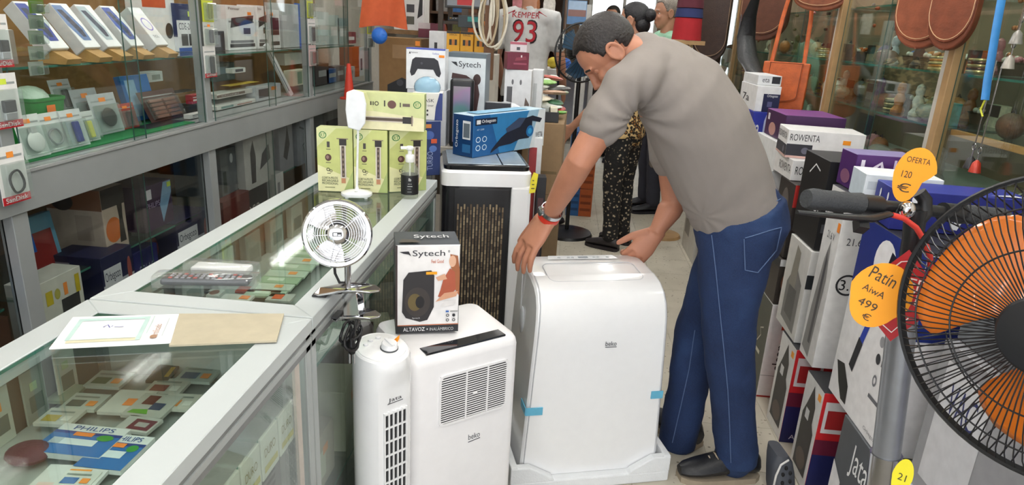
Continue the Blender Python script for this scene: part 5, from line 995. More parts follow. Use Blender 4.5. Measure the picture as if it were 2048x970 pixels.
# hanging necklaces behind the panes
for i in range(24):
    bay = i//6; y0, y1 = RY[bay], RY[bay+1]; y = y0+.16+(y1-y0-.3)*((i % 6)+.5)/6; nm, c = palette[(i*5+3) % 16]
    mb = MB(); z1 = 2.5; L = .74+.1*((i*7) % 4)
    for j in range(26): t = j/25; mb.ball((.0, .022*math.sin(math.pi*t*2), -L*(1-abs(1-2*t))), .0085, M(c if j % 4 else 'd8d0c0', .25, .3), 7, 5)
    mb.tube([(0, 0, 0), (0, 0, 2.55-z1)], .002, M('555555', .5), 5)
    tag(mb.build('bead_necklace', loc=(XR+.03+.035*(i % 2)+.0, y, z1)), '%s bead necklace hanging %s in the %s of the right cabinet' % (nm, ('first', 'second', 'third', 'fourth', 'fifth', 'sixth')[i % 6], bays[bay]), 'necklace', 'bead necklaces')

# ---- leather goods hung on the right cabinet
def leather(nt_c): return M(nt_c, .45, var=.18, scale=25, bump=.15, bscale=120)
def flap_bag(name, label, center, w_, h_, t_, col, rot, strap=None, round_=.5, group='leather bags on the right', fk=.46, sc_='d8b48a'):
    o = thing(name, label, 'bag', center, rot, group); L = leather(col); n = 14
    def outline(w2, h2, rr): return [(-w2, h2), (w2, h2)]+[(w2*math.cos(t)*1.0, -h2+h2*rr*2*(1-math.sin(t))*1.0 if False else -h2+(h2*2*rr)*(1-math.sin(t))) for t in [R(90)*k/8 for k in range(9)]]+[(-w2*math.cos(t), -h2+(h2*2*rr)*(1-math.sin(t))) for t in [R(90)*k/8 for k in range(8, -1, -1)]]
    ol = outline(w_/2, h_/2, round_)
    MB().prism([(x, z) for x, z in ol], 0, t_, L).build('body', o, .008, seg=3)
    fl2 = outline(w_*(.49 if fk > .4 else .36), h_*fk, round_); MB().prism([(x, z+h_*(.5-fk)) for x, z in fl2], -.008, 0, L).build('flap', o, .003)
    MB().tube([(x*.94, -.0085, z*.94+h_*(.5-fk)) for x, z in fl2], .0012 if fk > .4 else .0022, M(sc_, .6), 5, loop=True).build('stitching', o)
    if strap:
        for s_ in (-1, 1): MB().tube([(s_*w_*.35, t_/2, h_*.45), (s_*w_*.30, t_/2+.01, h_*.45+strap*.4), (s_*w_*.12, t_/2, h_*.45+strap)], .011, L, 8, flat=.3).build('strap', o)
    return o
p = P(1868, 35, x=1.28); pL, pR_ = P(1793, 35, x=1.28), P(1948, 35, x=1.28)
flap_bag('saddle_bag', 'glossy brown rounded leather saddle bag hanging at the top right', (1.27, p.y+.07, p.z+.055), .20, .33, .05, '8a4a30', (0, 0, R(-52)), .5, .35)
flap_bag('saddle_bag', 'second brown leather saddle bag tucked behind the front one at the top right', (1.285, p.y-.10, p.z+.055), .15, .33, .045, '7a3f28', (0, 0, R(-52)), .5, .35)
p = P(1583, 185, x=1.24); flap_bag('orange_shoulder_bag', 'orange leather shoulder bag with a rounded flap hanging by its strap', (1.20, p.y+.05, p.z+.015), .25, .29, .04, 'c8602a', (R(-6), 0, R(-28)), .62, .16, fk=.38, sc_='7a3414')
p = P(1640, 10, x=1.25); flap_bag('saddle_bag', 'brown leather bag cut off by the top edge above the orange bag', (1.24, p.y, p.z+.10), .26, .26, .05, '8a4c30', (0, 0, R(-35)), .4, .25)
p = P(1520, 20, x=1.2); flap_bag('saddle_bag', 'dark brown leather bag hanging beside the black waist bag', (1.22, p.y, p.z+.04), .32, .46, .06, '5c3526', (0, 0, R(-40)), .3, .3)
p = P(1452, 25, x=1.2); flap_bag('saddle_bag', 'tan round leather bag hanging further down the aisle', (1.16, p.y+.45, p.z+.02), .30, .40, .08, 'a8703f', (0, 0, R(-30)), .4, .5)
p = P(1420, 60, x=1.1); flap_bag('backpack', 'dark brown leather backpack hanging between the tan bag and the hats', (1.08, p.y-.15, p.z), .26, .5, .06, '3d2a22', (0, 0, R(-20)), .5, .3)
for o in ('belt',):
    for i, u in enumerate((1385, 1398, 1432, 1400)):
        p = P(u, 40, x=1.14); tag(MB().box((-.02, -.004, -.45), (.02, .004, 1.1), leather(['5a3a28', '8a6a4a', '3a2a22', 'b08a5a'][i])).build('leather_belt', loc=(1.12+.04*i, p.y, 1.5), rot=R(-25)), ('dark brown', 'sand', 'black brown', 'light tan')[i]+' leather belt hanging straight down by the hats', 'belt', 'hanging leather belts')
# black waist bag
p = P(1505, 80, x=1.16); wbg = thing('waist_bag', 'long black waist bag hanging in a curve beside the leather bags', 'bag', (1.06, p.y, p.z)); pts = [P(u, v, x=1.06) for u, v in ((1517, -20), (1500, 30), (1492, 75), (1495, 115), (1510, 145), (1528, 158))]
MB().tube([q-Vector(wbg.location) for q in pts], [.018, .04, .056, .06, .046, .016], M('17181c', .5, bump=.3), 14, flat=.6).build('pouch', wbg); MB().tube([pts[0]-Vector(wbg.location), P(1524, -80, x=1.07)-Vector(wbg.location), Vector((.1, .1, 1.0))], .014, M('1c1c20', .6), 8, flat=.3).build('strap', wbg)
MB().tube([q-Vector(wbg.location)+Vector((-.05, 0, 0)) for q in pts[1:5]], .004, M('6a6a6e', .3, .6), 6).build('zip', wbg)
# hats on a stand
p = P(1372, 80, y=5.15); ht = thing('hat_stand', 'slim wooden stand topped with stacked fez hats in the far aisle', 'stand', (p.x, 5.15, 0)); MB().tube([(0, 0, 0), (0, 0, p.z-.02)], .02, RW, 10).box((-.12, -.10, p.z-.03), (.12, .10, p.z-.002), RW).build('post', ht)
MB().lathe([(.15, 0), (.14, .02), (.02, .03)], RW, 20).build('foot', ht); z = p.z
for i, (c, l, hh) in enumerate((('a81f28', 'red', .15), ('26305e', 'navy', .06), ('5a2230', 'maroon', .11))):
    MB().lathe([(.105-.005*i, 0), (.095-.004*i, hh), (.088-.004*i, hh+.002), (.02, hh+.003)], M(c, .85), 24).build('fez_hat_x', None)
    o = bpy.data.objects['fez_hat_x']; o.name = 'fez_hat'; o.data.name = 'fez_hat'; o.location = (p.x, 5.15, z); tag(o, l+' hat in the stack on the far hat stand', 'hat', 'stacked hats'); z += hh+.004
# blue lanyard and key rings at the right
p = P(1985, 90, x=1.30); ln = thing('blue_lanyard', 'bright blue ribbon lanyard hanging at the right picture edge', 'lanyard', (1.30, p.y, p.z)); 
q0 = [P(u, v, x=1.30)-Vector(ln.location) for u, v in ((2008, -60), (2003, 0), (1992, 60), (1984, 110), (1975, 160), (1970, 200))]; MB().tube(q0, .013, M('3a86c8', .5), 8, flat=.35).build('ribbon', ln)
MB().tube([q0[-1], q0[-1]+Vector((0, .01, -.03)), q0[-1]+Vector((0, -.01, -.05))], .003, M('c8c83a', .5), 6).build('tassel', ln)
for i, (u, v, c, l) in enumerate(((1955, 320, 'b83a28', 'red bell shaped key ring'), (1944, 312, '2c2c30', 'black and silver key ring'), (2038, 60, '8a8680', 'silver chain key ring'), (2022, 110, 'a09a90', 'pewter charm key ring'))):
    p = P(u, v, x=1.32); kr = thing('key_ring', l+' hanging at the right edge of the picture', 'key ring', (1.32, p.y, p.z), 0, 'hanging key rings')
    MB().lathe([(.018, -.04), (.012, -.01), (.003, 0)], M(c, .3, .2), 14).build('charm', kr); MB().tube([(0, 0, 0), (0, 0, .03), (.0, .004, .30)], .0022, BR, 6).build('chain', kr); MB().tube([(0, .01*math.cos(t), .03+.01*math.sin(t)) for t in [2*math.pi*k/14 for k in range(14)]], .0016, BR, 6, loop=True).build('ring', kr)

# ================================================================ cartons stacked along the right side
G6 = 'cartons stacked along the right side'
def rb(name, label, u, v, z0, vtop, dx, dy, col, art=(), faces=None, h=None, rz=0, **kw):
    a = P(u, v, z=z0); hh = h or P(u, vtop, y=a.y).z-z0; r = R(rz); c = a+Vector((dx/2*math.cos(r)-dy/2*math.sin(r), dx/2*math.sin(r)+dy/2*math.cos(r), 0))
    return carton(name, label, 'box', (dx, dy, hh), (c.x, c.y, z0), r, col=col, art=art, faces=faces, group=G6, **kw)
def xb(name, label, x, y, z0, dx, dy, h, col, art=(), faces=None, rz=0, **kw):
    return carton(name, label, 'box', (dx, dy, h), (x+dx/2, y+dy/2, z0), R(rz), col=col, art=art, faces=faces, group=G6, **kw)
# bottom row
xb('cleaner_box', 'white and olive carton reading clean standing on the floor', .935, 2.715, .001, .12, .2, .44, 'e9e6e4', [('F', 't', .35, .30, .70, .58, 'clean', '1c1c1e', 1), ('F', 'r', 0, 0, 1, .018, 'b83028'), ('F', 'p', [(.45, .74), (.95, .78), (.95, .94), (.45, .9)], 'd8482c'), ('F', 'r', .0, .24, 1, .245, '8a8a8a'), ('L', 'r', .3, .4, .7, .44, 'd8d4c4'), ('L', 'l', [(.4, .5), (.6, .6), (.5, .66), (.7, .7)], .006, 'd8d4c4')], dict(L='4c4e44', T='d4d4d0'))
xb('fryer_box', 'dark carton with brown leaves on top of the clean carton', .935, 2.72, .443, .16, .26, .20, '3a332e', [('F', 'e', .5, .5, .4, .35, '8a5a44'), ('F', 'e', .4, .6, .2, .2, 'b88a6a'), ('L', 'r', 0, .8, 1, 1, '22262a'), ('F', 'r', 0, .85, 1, 1, 'dcdcdc')])
ALC = [('L', 'p', [(.15, .1), (.85, .1), (.85, .55), (.72, .62), (.72, .78), (.5, .95), (.3, .75), (.15, .62)], '2c2a2c'), ('L', 'e', .5, .22, .26, .1, '5a4a44'), ('L', 'r', .3, .6, .5, .7, 'dcdcdc'), ('L', 's', .75, .88, .9, .94, 'ffa63a'), ('F', 'r', 0, 0, 1, .4, '20255a'), ('F', 'r', 0, .4, 1, .55, '6a2038'), ('F', 't', .15, .04, .8, .09, 'ALCATEL', 'dcdce8'), ('F', 'r', .05, .62, .5, .92, 'd8d4d4'), ('F', 'r', .1, .66, .45, .84, 'a82a2c')]
xb('speaker_box', 'red and blue loudspeaker carton beside the clean carton', .935, 2.37, .001, .22, .18, .40, 'c8262c', ALC, dict(L='e6e4e2', T='2a2a2e'))
xb('speaker_box', 'red and blue loudspeaker carton in front of its twin, nearer the camera', .930, 2.06, .001, .22, .165, .395, 'c8262c', ALC+[('F', 'p', [(.55, .05), (.95, .05), (.9, .5), (.7, .62), (.55, .4)], '1a1a22')], dict(L='e6e4e2', T='2a2a2e'))
xb('fan_box', 'dark grey carton with a white script name and an orange fan picture', .940, 1.58, .001, .26, .34, .405, '56595d', [('L', 't', .28, .62, .62, .9, 'Jata', 'f0f0f0'), ('L', 'e', .62, .3, .24, .26, '3a3c40'), ('L', 'p', [(.62, .3), (.46, .5), (.58, .55)], 'd0622c'), ('L', 'p', [(.62, .3), (.82, .42), (.84, .28)], 'd0622c'), ('L', 'p', [(.62, .3), (.55, .08), (.45, .16)], 'd0622c'), ('L', 'e', .62, .3, .06, .065, '1c1c20'), ('L', 'p', [(.0, 0), (.28, 0), (.2, .5), (0, .6)], 'e4e2e4'), ('F', 'r', .1, .1, .9, .9, '45484c')], dict(T='6a6d70'))
xb('heater_box', 'white carton with a bright blue bottle picture behind the big fan', .945, 1.18, .001, .26, .38, .44, 'e4e8ee', [('L', 'r', .25, .1, .5, .85, '5aa8dc'), ('L', 'r', .3, .1, .36, .85, 'a8d4f0'), ('L', 'r', .8, 0, 1, 1, '44368a'), ('L', 'r', .6, .3, .75, .5, 'b8c0cc')], dict(T='dcdfe6'))
xb('heater_box', 'white and violet carton nearest the picture corner behind the big fan', 1.03, .74, .001, .26, .40, .46, 'eceaec', [('L', 'r', 0, 0, .22, 1, '4a3a8a'), ('L', 'r', .5, .2, .8, .6, 'c4c0c8'), ('L', 't', .3, .75, .8, .88, 'Jata', '4a3a8a')], dict(T='e4e2e6'))
# middle row
xb('stepper_box', 'white and grey carton with a grey gadget picture on the loudspeaker cartons', .940, 2.43, .403, .22, .24, .37, 'd6d4d0', [('L', 'p', [(.2, .1), (.85, .05), (.85, .6), (.5, .75), (.2, .5)], '7d7c7a'), ('L', 'p', [(.3, .5), (.6, .45), (.6, .9), (.4, .95)], '8f8a80'), ('L', 'p', [(.3, .18), (.7, .15), (.7, .5), (.35, .5)], '5f5e5e'), ('F', 'r', 0, .6, 1, .75, '22262a')])
xb('stick_vacuum_box', 'tall narrow white carton with a round number label and a black strip', .942, 2.23, .403, .13, .14, .64, 'e6e4e2', [('L', 'p', [(.1, .05), (.6, .02), (.75, .5), (.6, .72), (.4, .6), (.2, .3)], '8f8d8c'), ('L', 'p', [(.4, .1), (.55, .1), (.62, .6), (.5, .66)], '55545a'), ('L', 'r', .15, .86, .95, .97, '16171a'), ('L', 't', .25, .885, .9, .945, 'Orbegozo', 'f2f2f2'), ('L', 't', .3, .72, .75, .76, '21.6 V', '4a4a4e'), ('F', 'o', .45, .5, .3, .06, '2a2a2e', .82), ('F', 't', .25, .47, .65, .53, '3.1', '1c1c1e'), ('F', 't', .2, .72, .8, .76, '21.6 V', '4a4a4e'), ('L', 's', .82, .78, .96, .83, 'ff8f2b')], dict(T='35353a'))
xb('stick_vacuum_box', 'big white carton picturing a blue stick vacuum cleaner', .945, 1.70, .408, .26, .38, .595, 'efedee', [('L', 'p', [(0, .62), (0, 1), (1, 1), (1, .78), (.6, .7), (.3, .72)], '20307e'), ('L', 'e', .46, .84, .17, .12, 'f0eef0'), ('L', 'p', [(.48, .76), (.62, .74), (.66, .9), (.54, .92)], '14182e'), ('L', 'p', [(.34, .40), (.41, .39), (.60, .78), (.54, .79)], '1f3fae'), ('L', 'p', [(.27, .24), (.35, .22), (.42, .40), (.34, .42)], '1a1e2a'), ('L', 'p', [(.06, .20), (.20, .22), (.34, .13), (.36, .03), (.26, .03), (.16, .1)], '14181e'),
    ('L', 'e', .70, .50, .035, .028, '9a9a9e'), ('L', 'r', .76, .47, .9, .51, '6a6a70'), ('L', 'e', .70, .41, .035, .028, '3a3a40'), ('L', 'r', .76, .39, .9, .42, '6a6a70'), ('L', 'o', .72, .3, .03, .03, '7a7a80', .6), ('L', 'r', .68, .2, .86, .22, '6a6a70'), ('L', 't', .72, .03, .95, .055, 'Orbegozo', '8a8a90'), ('F', 'r', 0, .6, 1, 1, '20307e')], dict(T='2a2a30'))
xb('heater_box', 'grey and white carton stacked behind the round fan guard', .955, 1.20, .443, .26, .36, .40, '9a9a9e', [('L', 'r', .1, .1, .6, .9, 'd4d4d8'), ('L', 't', .2, .6, .5, .8, 'VAC', '2a2f66')])
xb('heater_box', 'violet and white carton behind the lower fan blades', 1.03, .78, .463, .26, .36, .36, '463a86', [('L', 't', .2, .5, .8, .8, 'WHA', 'e4e4ec'), ('L', 'r', .1, .1, .9, .4, 'd8d6e0')])
# top row
xb('appliance_box', 'navy blue carton with white fleur ornaments on top of the vacuum carton', .955, 1.93, 1.005, .36, .15, .115, '272f86', [], dict(T='2f3a96', F='252c80'), rz=-4)
nb = [o for o in bpy.data.objects if o.get('label', '').startswith('navy blue carton with white fleur')][0]
def fleur(f, cu, cv, s, c):
    return [(f, 'r', cu-.012*s, cv, cu+.012*s, cv+.5*s, c), (f, 'r', cu-.035*s, cv+.32*s, cu+.035*s, cv+.42*s, c), (f, 'e', cu, cv+.5*s, .03*s, .09*s, c), (f, 'l', [(cu-.09*s, cv+.18*s), (cu-.07*s, cv+.28*s), (cu-.035*s, cv+.22*s), (cu-.01*s, cv)], .008, c), (f, 'l', [(cu+.09*s, cv+.18*s), (cu+.07*s, cv+.28*s), (cu+.035*s, cv+.22*s), (cu+.01*s, cv)], .008, c)]
art_on(nb, (.36, .15, .115), fleur('F', .16, .2, 1.2, 'eceef4')+fleur('F', .48, .12, 1.0, 'eceef4')+fleur('L', .3, .15, 1.2, 'eceef4')+fleur('L', .7, .15, 1.2, 'eceef4')+[('F', 'p', [(.75, .2), (1, .1), (1, .4)], 'eceef4'), ('T', 'p', [(.7, .1), (.95, .1), (.9, .3)], 'd8dae8'), ('T', 'r', .1, .7, .3, .8, 'c84a3a')])
xb('appliance_box', 'grey carton with white fleur ornaments beside the navy one behind the fan', .98, 1.18, .846, .36, .38, .30, '6e7276', fleur('F', .2, .35, 1.1, 'e6e6ea')+fleur('L', .5, .35, 1.0, 'e6e6ea')+[('F', 'p', [(.4, .2), (.7, .7), (.9, .6), (.8, .1)], 'd0d2d6'), ('T', 'e', .2, .3, .12, .08, 'e6e6ea'), ('T', 'p', [(.5, .2), (.9, .3), (.8, .5)], 'e6e6ea'), ('L', 'e', .75, .3, .12, .2, 'd0d2d6')], dict(T='7c8084'))
xb('white_appliance_box', 'plain white carton just right of the scooter behind the fan guard', 1.03, .80, .826, .30, .34, .30, 'dfe0e4', [('L', 'r', .1, .1, .5, .5, 'b8bac0')])
xb('long_white_box', 'long plain white carton lying across the top row', .940, 2.10, 1.045, .22, .14, .085, 'dfe5ea', [('F', 'r', .04, .45, .2, .75, 'c4ccd2'), ('F', 'r', .34, .1, .52, .22, '44444a')], dict(T='eef0f2', L='cfdce6'), rz=-6)
xb('support_carton', 'flat dark carton under the long white carton', .945, 2.10, 1.004, .2, .13, .039, '2f2f34', [('T', 'e', .2, .5, .1, .2, 'e0e0e0')])
xb('hair_dryer_box', 'purple carton with a white hair dryer picture on the top row', .962, 2.27, 1.045, .20, .13, .12, '4a1f66', [('F', 'r', .08, .62, .14, .86, 'e8e0ee'), ('F', 'l', [(.22, .1), (.26, .6), (.4, .8), (.46, .5)], .012, 'e6dcec'), ('F', 'e', .3, .2, .1, .2, 'b88a90'), ('F', 'r', .6, .1, .64, .9, 'c8b8d8'), ('L', 'e', .5, .3, .3, .2, '8a5a78')], dict(T='8a7fae', R='5a2a7a'))
xb('fryer_box', 'black air fryer carton with a white claw emblem and 3.5l print', .948, 2.44, .778, .26, .26, .33, '1b1b1e', [('F', 'l', [(.2, .78), (.35, .9), (.5, .88)], .006, 'ececec'), ('F', 'l', [(.22, .70), (.36, .82), (.5, .80)], .006, 'ececec'), ('F', 't', .04, .40, .22, .50, '3.5l', 'ececec'), ('F', 'r', .04, .2, .24, .3, '55555a'), ('L', 'l', [(.3, .78), (.5, .9), (.7, .85)], .006, 'ececec'), ('L', 't', .5, .4, .9, .5, '3.5l', 'ececec'), ('F', 'e', .6, .55, .2, .2, '4a5060')], dict(T='2c2c30'))
# Rowenta stack
xb('support_carton', 'grey carton stack base between the clean carton and the far boxes', .955, 2.99, .001, .34, .5, .80, '6d6560', [('F', 'r', .1, .4, .5, .8, '8a8078'), ('L', 'r', .2, .5, .6, .9, '9a2c28')])
xb('kettle_box', 'dark carton with a steel kettle picture below the two white straightener cartons', .945, 2.735, .646, .25, .2, .31, '3a3432', [('F', 'e', .35, .5, .2, .4, '8a8280'), ('F', 'r', .0, .7, .2, 1, 'b8302c'), ('L', 'e', .5, .5, .3, .4, '6a625e'), ('F', 'l', [(.5, .8), (.7, .85), (.8, .6)], .02, '17171a')])
RWT = [('F', 't', .03, .62, .42, .86, 'ROWENTA', '2c2c30'), ('F', 'r', .0, .08, .34, .5, '35343c'), ('F', 'e', .25, .28, .05, .12, '6a6a78'), ('F', 'r', 0, .0, .34, .08, 'd8b0a8'), ('L', 'r', 0, .02, 1, .46, '35343c'), ('L', 'r', 0, 0, 1, .08, 'd8b0a8'), ('L', 't', .08, .62, .92, .86, 'ROWENTA', '2c2c30'), ('F', 's', .72, .6, .82, .75, 'ff9a1f'), ('L', 'e', .75, .26, .08, .12, '6a6a78')]
xb('hair_straightener_box', 'lower white hair straightener carton in the right stack', .945, 2.82, .958, .30, .24, .085, 'e8e6e6', [('L', 't', .3, .3, .95, .7, 'ROWENTA', '2c2c30'), ('F', 't', .05, .3, .45, .7, 'ROWENTA', '2c2c30')])
xb('hair_straightener_box', 'upper white hair straightener carton with a dark window', .935, 2.86, 1.0445, .30, .2, .115, 'e8e6e6', RWT, rz=-6)
xb('white_box', 'plain white carton stacked behind the straightener cartons', .95, 3.10, .802, .32, .34, .14, 'dfe0e2', [('L', 'r', .2, .3, .4, .6, 'b8babc')])
xb('white_box', 'second plain white carton higher in the stack behind the straightener cartons', .955, 3.09, .943, .32, .34, .13, 'e4e5e6', [])
xb('hair_dryer_box', 'dark purple carton with a portrait behind the upper straightener carton', .975, 3.10, 1.075, .26, .3, .12, '3f1c4c', [('L', 'r', .1, .6, .2, .85, 'e4dce8'), ('L', 'e', .4, .3, .18, .25, 'c09088'), ('F', 'e', .2, .3, .14, .25, 'c09088')], dict(T='7a3a86'))
xb('support_carton', 'tall plain carton holding the bright blue toothbrush carton', .96, 3.52, .001, .32, .9, .93, '77706a', [('L', 'r', .3, .5, .5, .8, '9a948c')])
xb('appliance_box', 'bright blue carton with white script and a white toothbrush', .965, 3.60, .933, .13, .36, .22, '2c39a2', [('L', 't', .1, .45, .5, .75, 'ata', 'f0f0f4'), ('F', 't', .02, .45, .3, .75, 'ta', 'f0f0f4'), ('F', 'r', .45, .1, .58, .8, 'b8c0e0'), ('F', 'p', [(.45, .8), (.58, .8), (.51, .95)], 'b8c0e0'), ('F', 'r', .7, .7, .9, .85, 'e0e0e8')])
xb('white_box', 'white and navy carton on the bright blue carton', .97, 3.62, 1.154, .12, .34, .13, 'e6e6e8', [('F', 'r', .3, 0, 1, .7, '1c2048'), ('F', 't', .45, .55, .9, .68, 'Orbegozo', 'e8e8f0'), ('F', 'r', .5, .2, .7, .4, '5a5a86'), ('L', 't', .2, .3, .6, .6, '7a', '2a2a34')])
xb('white_box', 'flat white carton on top of the far right stack', .975, 3.66, 1.285, .12, .30, .05, 'dcdde0', [('F', 'r', .6, .2, .95, .9, '22222a'), ('F', 't', .2, .3, .5, .7, 'eta', '3a3a44')])
# lower stack cartons under the far boxes towards the aisle
xb('white_box', 'low pale carton on the floor at the far end of the right stacks', .95, 4.5, .001, .36, .45, .62, 'c8c4bc', [('L', 'r', .1, .2, .5, .8, '8a8680')])

# ================================================================ scooter
hl, hc, hr = P(1612, 397, d=1.20), P(1832, 420, d=1.27), P(2010, 436, d=1.345)
sk = thing('electric_scooter', 'dark electric kick scooter with a red brake cable parked at the right', 'scooter', (hc.x, hc.y, 0)); O = Vector(sk.location); RUB = M('3b3d40', .75, bump=.4, bscale=260); BKM = M('1d1e21', .4)
ax = (hr-hl).normalized(); L_ = lambda p: p-O
MB().tube([L_(hl+ax*.10), L_(hr-ax*.10)], .0115, BKM, 14).build('handlebar', sk)
def grip(p, d, nm):
    rr_ = [.0165, .0195, .0195, .0185, .0185, .0195, .0185, .0195, .0185, .0195, .0205]; MB().tube([L_(p+d*(.012*k)) for k in range(11)], rr_, RUB, 18).build(nm, sk); MB().tube([L_(p+d*.123), L_(p+d*.165)], .0185, BKM, 16).build('lever_clamp', sk)
grip(hl, ax, 'grip'); grip(hr, -ax, 'grip')
dn = Vector((0, 0, -1)); fw = ax.cross(Vector((0, 0, 1))).normalized()*-1
lv = [P(1594, 424, d=1.17), P(1630, 428, d=1.175), P(1690, 434, d=1.19), P(1740, 437, d=1.21), P(1778, 428, d=1.235)]; MB().tube([L_(q) for q in lv], [.006, .0075, .009, .012, .009], BKM, 12, flat=.6).build('brake_lever', sk)
MB().tube([L_(P(1712, 448, d=1.21)), L_(P(1732, 452, d=1.21))], .016, BKM, 4).build('lever_bracket', sk)
MB().tube([L_(P(1772, 428, d=1.235)), L_(P(1792, 431, d=1.24))], .004, M('9a9a9e', .3, .7), 8).build('cable_end', sk)
MB().tube([L_(P(u, v, d=d)) for u, v, d in ((1785, 430, 1.235), (1808, 437, 1.235), (1832, 455, 1.24), (1848, 480, 1.25), (1860, 512, 1.27), (1862, 560, 1.29), (1850, 640, 1.31))], .0052, M('e0463c', .4), 10).build('brake_cable', sk)
MB().tube([L_(P(u, v, d=d)) for u, v, d in ((1790, 432, 1.25), (1798, 412, 1.25), (1812, 400, 1.26), (1822, 400, 1.26))], .002, BKM, 6).build('thin_cable', sk)
MB().ball(L_(P(1815, 420, d=1.235)), (.014, .012, .017), CH, 16, 10).build('bell', sk)
MB().tube([L_(P(1838, 385, d=1.27)), L_(P(1850, 400, d=1.27)), L_(P(1850, 428, d=1.27)), L_(P(1838, 440, d=1.27))], .013, BKM, 10).build('stem_clamp', sk)
st_b = P(1768, 945, y=hc.y-.03); v_ = (st_b-hc); q1 = hc+v_*.32; q2 = hc+v_*.92
MB().tube([L_(hc), L_(hc+v_*.1), L_(q1)], [.020, .018, .022], BKM, 16).build('upper_stem', sk)
MB().tube([L_(q1), L_(q2)], .027, M('8d8f93', .3, .5), 20).build('stem_tube', sk)
end = Vector((hc.x+v_.x*1.9, hc.y+v_.y*1.9, .12)); MB().tube([L_(q2), L_(hc+v_*1.12)], .031, BR, 20).build('folding_sleeve', sk); MB().tube([L_(hc+v_*1.12), L_(end)], .026, BKM, 16).build('lower_stem', sk)
e_ = L_(end); WT = Matrix.Translation((e_.x-.02, e_.y, .11)) @ Matrix.Rotation(R(90), 4, 'X') 
MB().lathe([(.07, -.02), (.105, -.022), (.11, 0), (.105, .022), (.07, .02)], M('1a1a1c', .8), 32, WT).build('front_wheel', sk)
MB().box((e_.x+.02, e_.y-.07, .10), (e_.x+.12, e_.y+.07, .15), BKM).build('deck', sk, .01)
# price tags and sign
def paper_tag(name, label, u, v, d, wpx, hpx, pl, col, texts, cat='sign', th=.0008, tilt=0, group=None, strokes=()):
    c = P(u, v, d=d); k = d/F; n = (Vector((0, 0, HC))-c).normalized(); n.z *= .3; n = n.normalized(); s_ = Vector((0, 0, 1)).cross(n).normalized()
    up = n.cross(s_); rl = R(-3.2+tilt); s2 = s_*math.cos(rl)+up*math.sin(rl); u2 = -s_*math.sin(rl)+up*math.cos(rl)
    mt = Matrix((s2, -n, u2)).transposed().to_4x4(); mt.translation = c
    o = MB().prism([(x*wpx*k, z*hpx*k) for x, z in pl], 0, th, M(col, .6, var=.02)).build(name); o.matrix_world = mt; tag(o, label, cat, group)
    fn = dict(F=lambda *_: (Vector((-wpx*k/2, 0, -hpx*k/2)), Vector((wpx*k, 0, 0)), Vector((0, 0, hpx*k)), Vector((0, -1, 0))))
    art_on(o, (1, 1, 1), [('F', 't', *t) for t in texts]+list(strokes), fn); return o
ob_ = [(.5*math.cos(t)*(.92 if math.sin(t) < 0 else 1), .5*math.sin(t)) for t in [R(12*k) for k in range(30)]]
paper_tag('price_tag', 'orange oval tag reading OFERTA on the scooter handlebar', 1822, 350, 1.225, 74, 112, [(x*(1 if z > -.1 else .78)+(.08 if z > 0 else -.05), z) for x, z in ob_], 'ffa51a', [(.30, .72, .86, .82, 'OFERTA', '3a2c10'), (.28, .44, .52, .56, '120', '3a2c10'), (.26, .18, .58, .34, '€', '3a2c10')], group='orange price tags')
paper_tag('price_tag', 'orange round tag with the price 499 hung below the handlebar', 1758, 592, 1.19, 112, 140, [(x*(1 if z > -.2 else .92), z) for x, z in ob_], 'ffa51a', [(.18, .68, .62, .86, 'Patín', '3a2c10'), (.20, .48, .58, .58, 'AiwA', '3a2c10'), (.26, .26, .58, .38, '499', '3a2c10'), (.44, .10, .58, .20, '€', '3a2c10')], tilt=-14, group='orange price tags')
paper_tag('warning_sign', 'red diamond sign with white lettering behind the orange tag', 1790, 590, 1.235, 170, 190, [(0, .5), (.5, .08), (.10, -.5), (-.45, -.1)], 'b8222a', [(.50, .60, .86, .72, 'REPT', 'f0e6e4'), (.46, .44, .84, .60, 'WH', 'f0e6e4')], strokes=[('F', 'l', [(.14, .42), (.46, .86), (.52, .88), (.6, .82)], .0022, 'f0e6e4'), ('F', 'l', [(.30, .24), (.58, .10), (.70, .3)], .0022, 'f0e6e4')], tilt=0, group='orange price tags')
paper_tag('price_tag', 'yellow oval tag at the bottom edge beside the scooter stem', 1804, 955, 1.16, 36, 80, ob_, 'e6d820', [(.3, .42, .7, .6, '21', '3a3410')], group='orange price tags')

# ================================================================ big pedestal fan
fc = P(2122, 662, d=.95); pf_ = thing('pedestal_fan', 'large black pedestal fan with orange blades at the right edge', 'fan', fc)
n = Vector((-.80, -.59, .06)).normalized(); s_ = Vector((0, 0, 1)).cross(n).normalized(); u_ = n.cross(s_)
mt = Matrix((s_, u_, n)).transposed().to_4x4(); mt.translation = fc; pf_.matrix_world = mt      # local z looks out of the fan
RF = .222; BW = M('17171a', .35)
def ring(r, z, w_, nm): return MB().tube([(r*math.cos(t), r*math.sin(t), z) for t in [2*math.pi*k/72 for k in range(72)]], w_, BW, 8, loop=True).build(nm, pf_)
MB().lathe([(RF+.001, -.009), (RF+.004, -.005), (RF+.004, .006), (RF+.001, .009), (RF-.003, .008), (RF-.003, -.008)], BW, 72, cap=False).build('guard_rim', pf_)
ring(.178, .040, .0014, 'guard_ring'); ring(.12, .056, .0014, 'guard_ring'); ring(.178, -.05, .0014, 'guard_ring'); ring(.11, -.068, .0014, 'guard_ring')
MB().lathe([(.056, .060), (.056, .066), (.052, .070), (.02, .072)], M('222225', .3), 40).build('guard_badge', pf_)
wf = MB().tube([(.052, 0, .063), (.10, .002, .060), (.15, .004, .050), (.195, .005, .030), (RF, .005, .004)], .0011, BW, 5); wb_ = MB().tube([(.05, 0, -.075), (.11, -.003, -.070), (.18, -.006, -.052), (RF, -.006, -.006)], .0012, BW, 5)
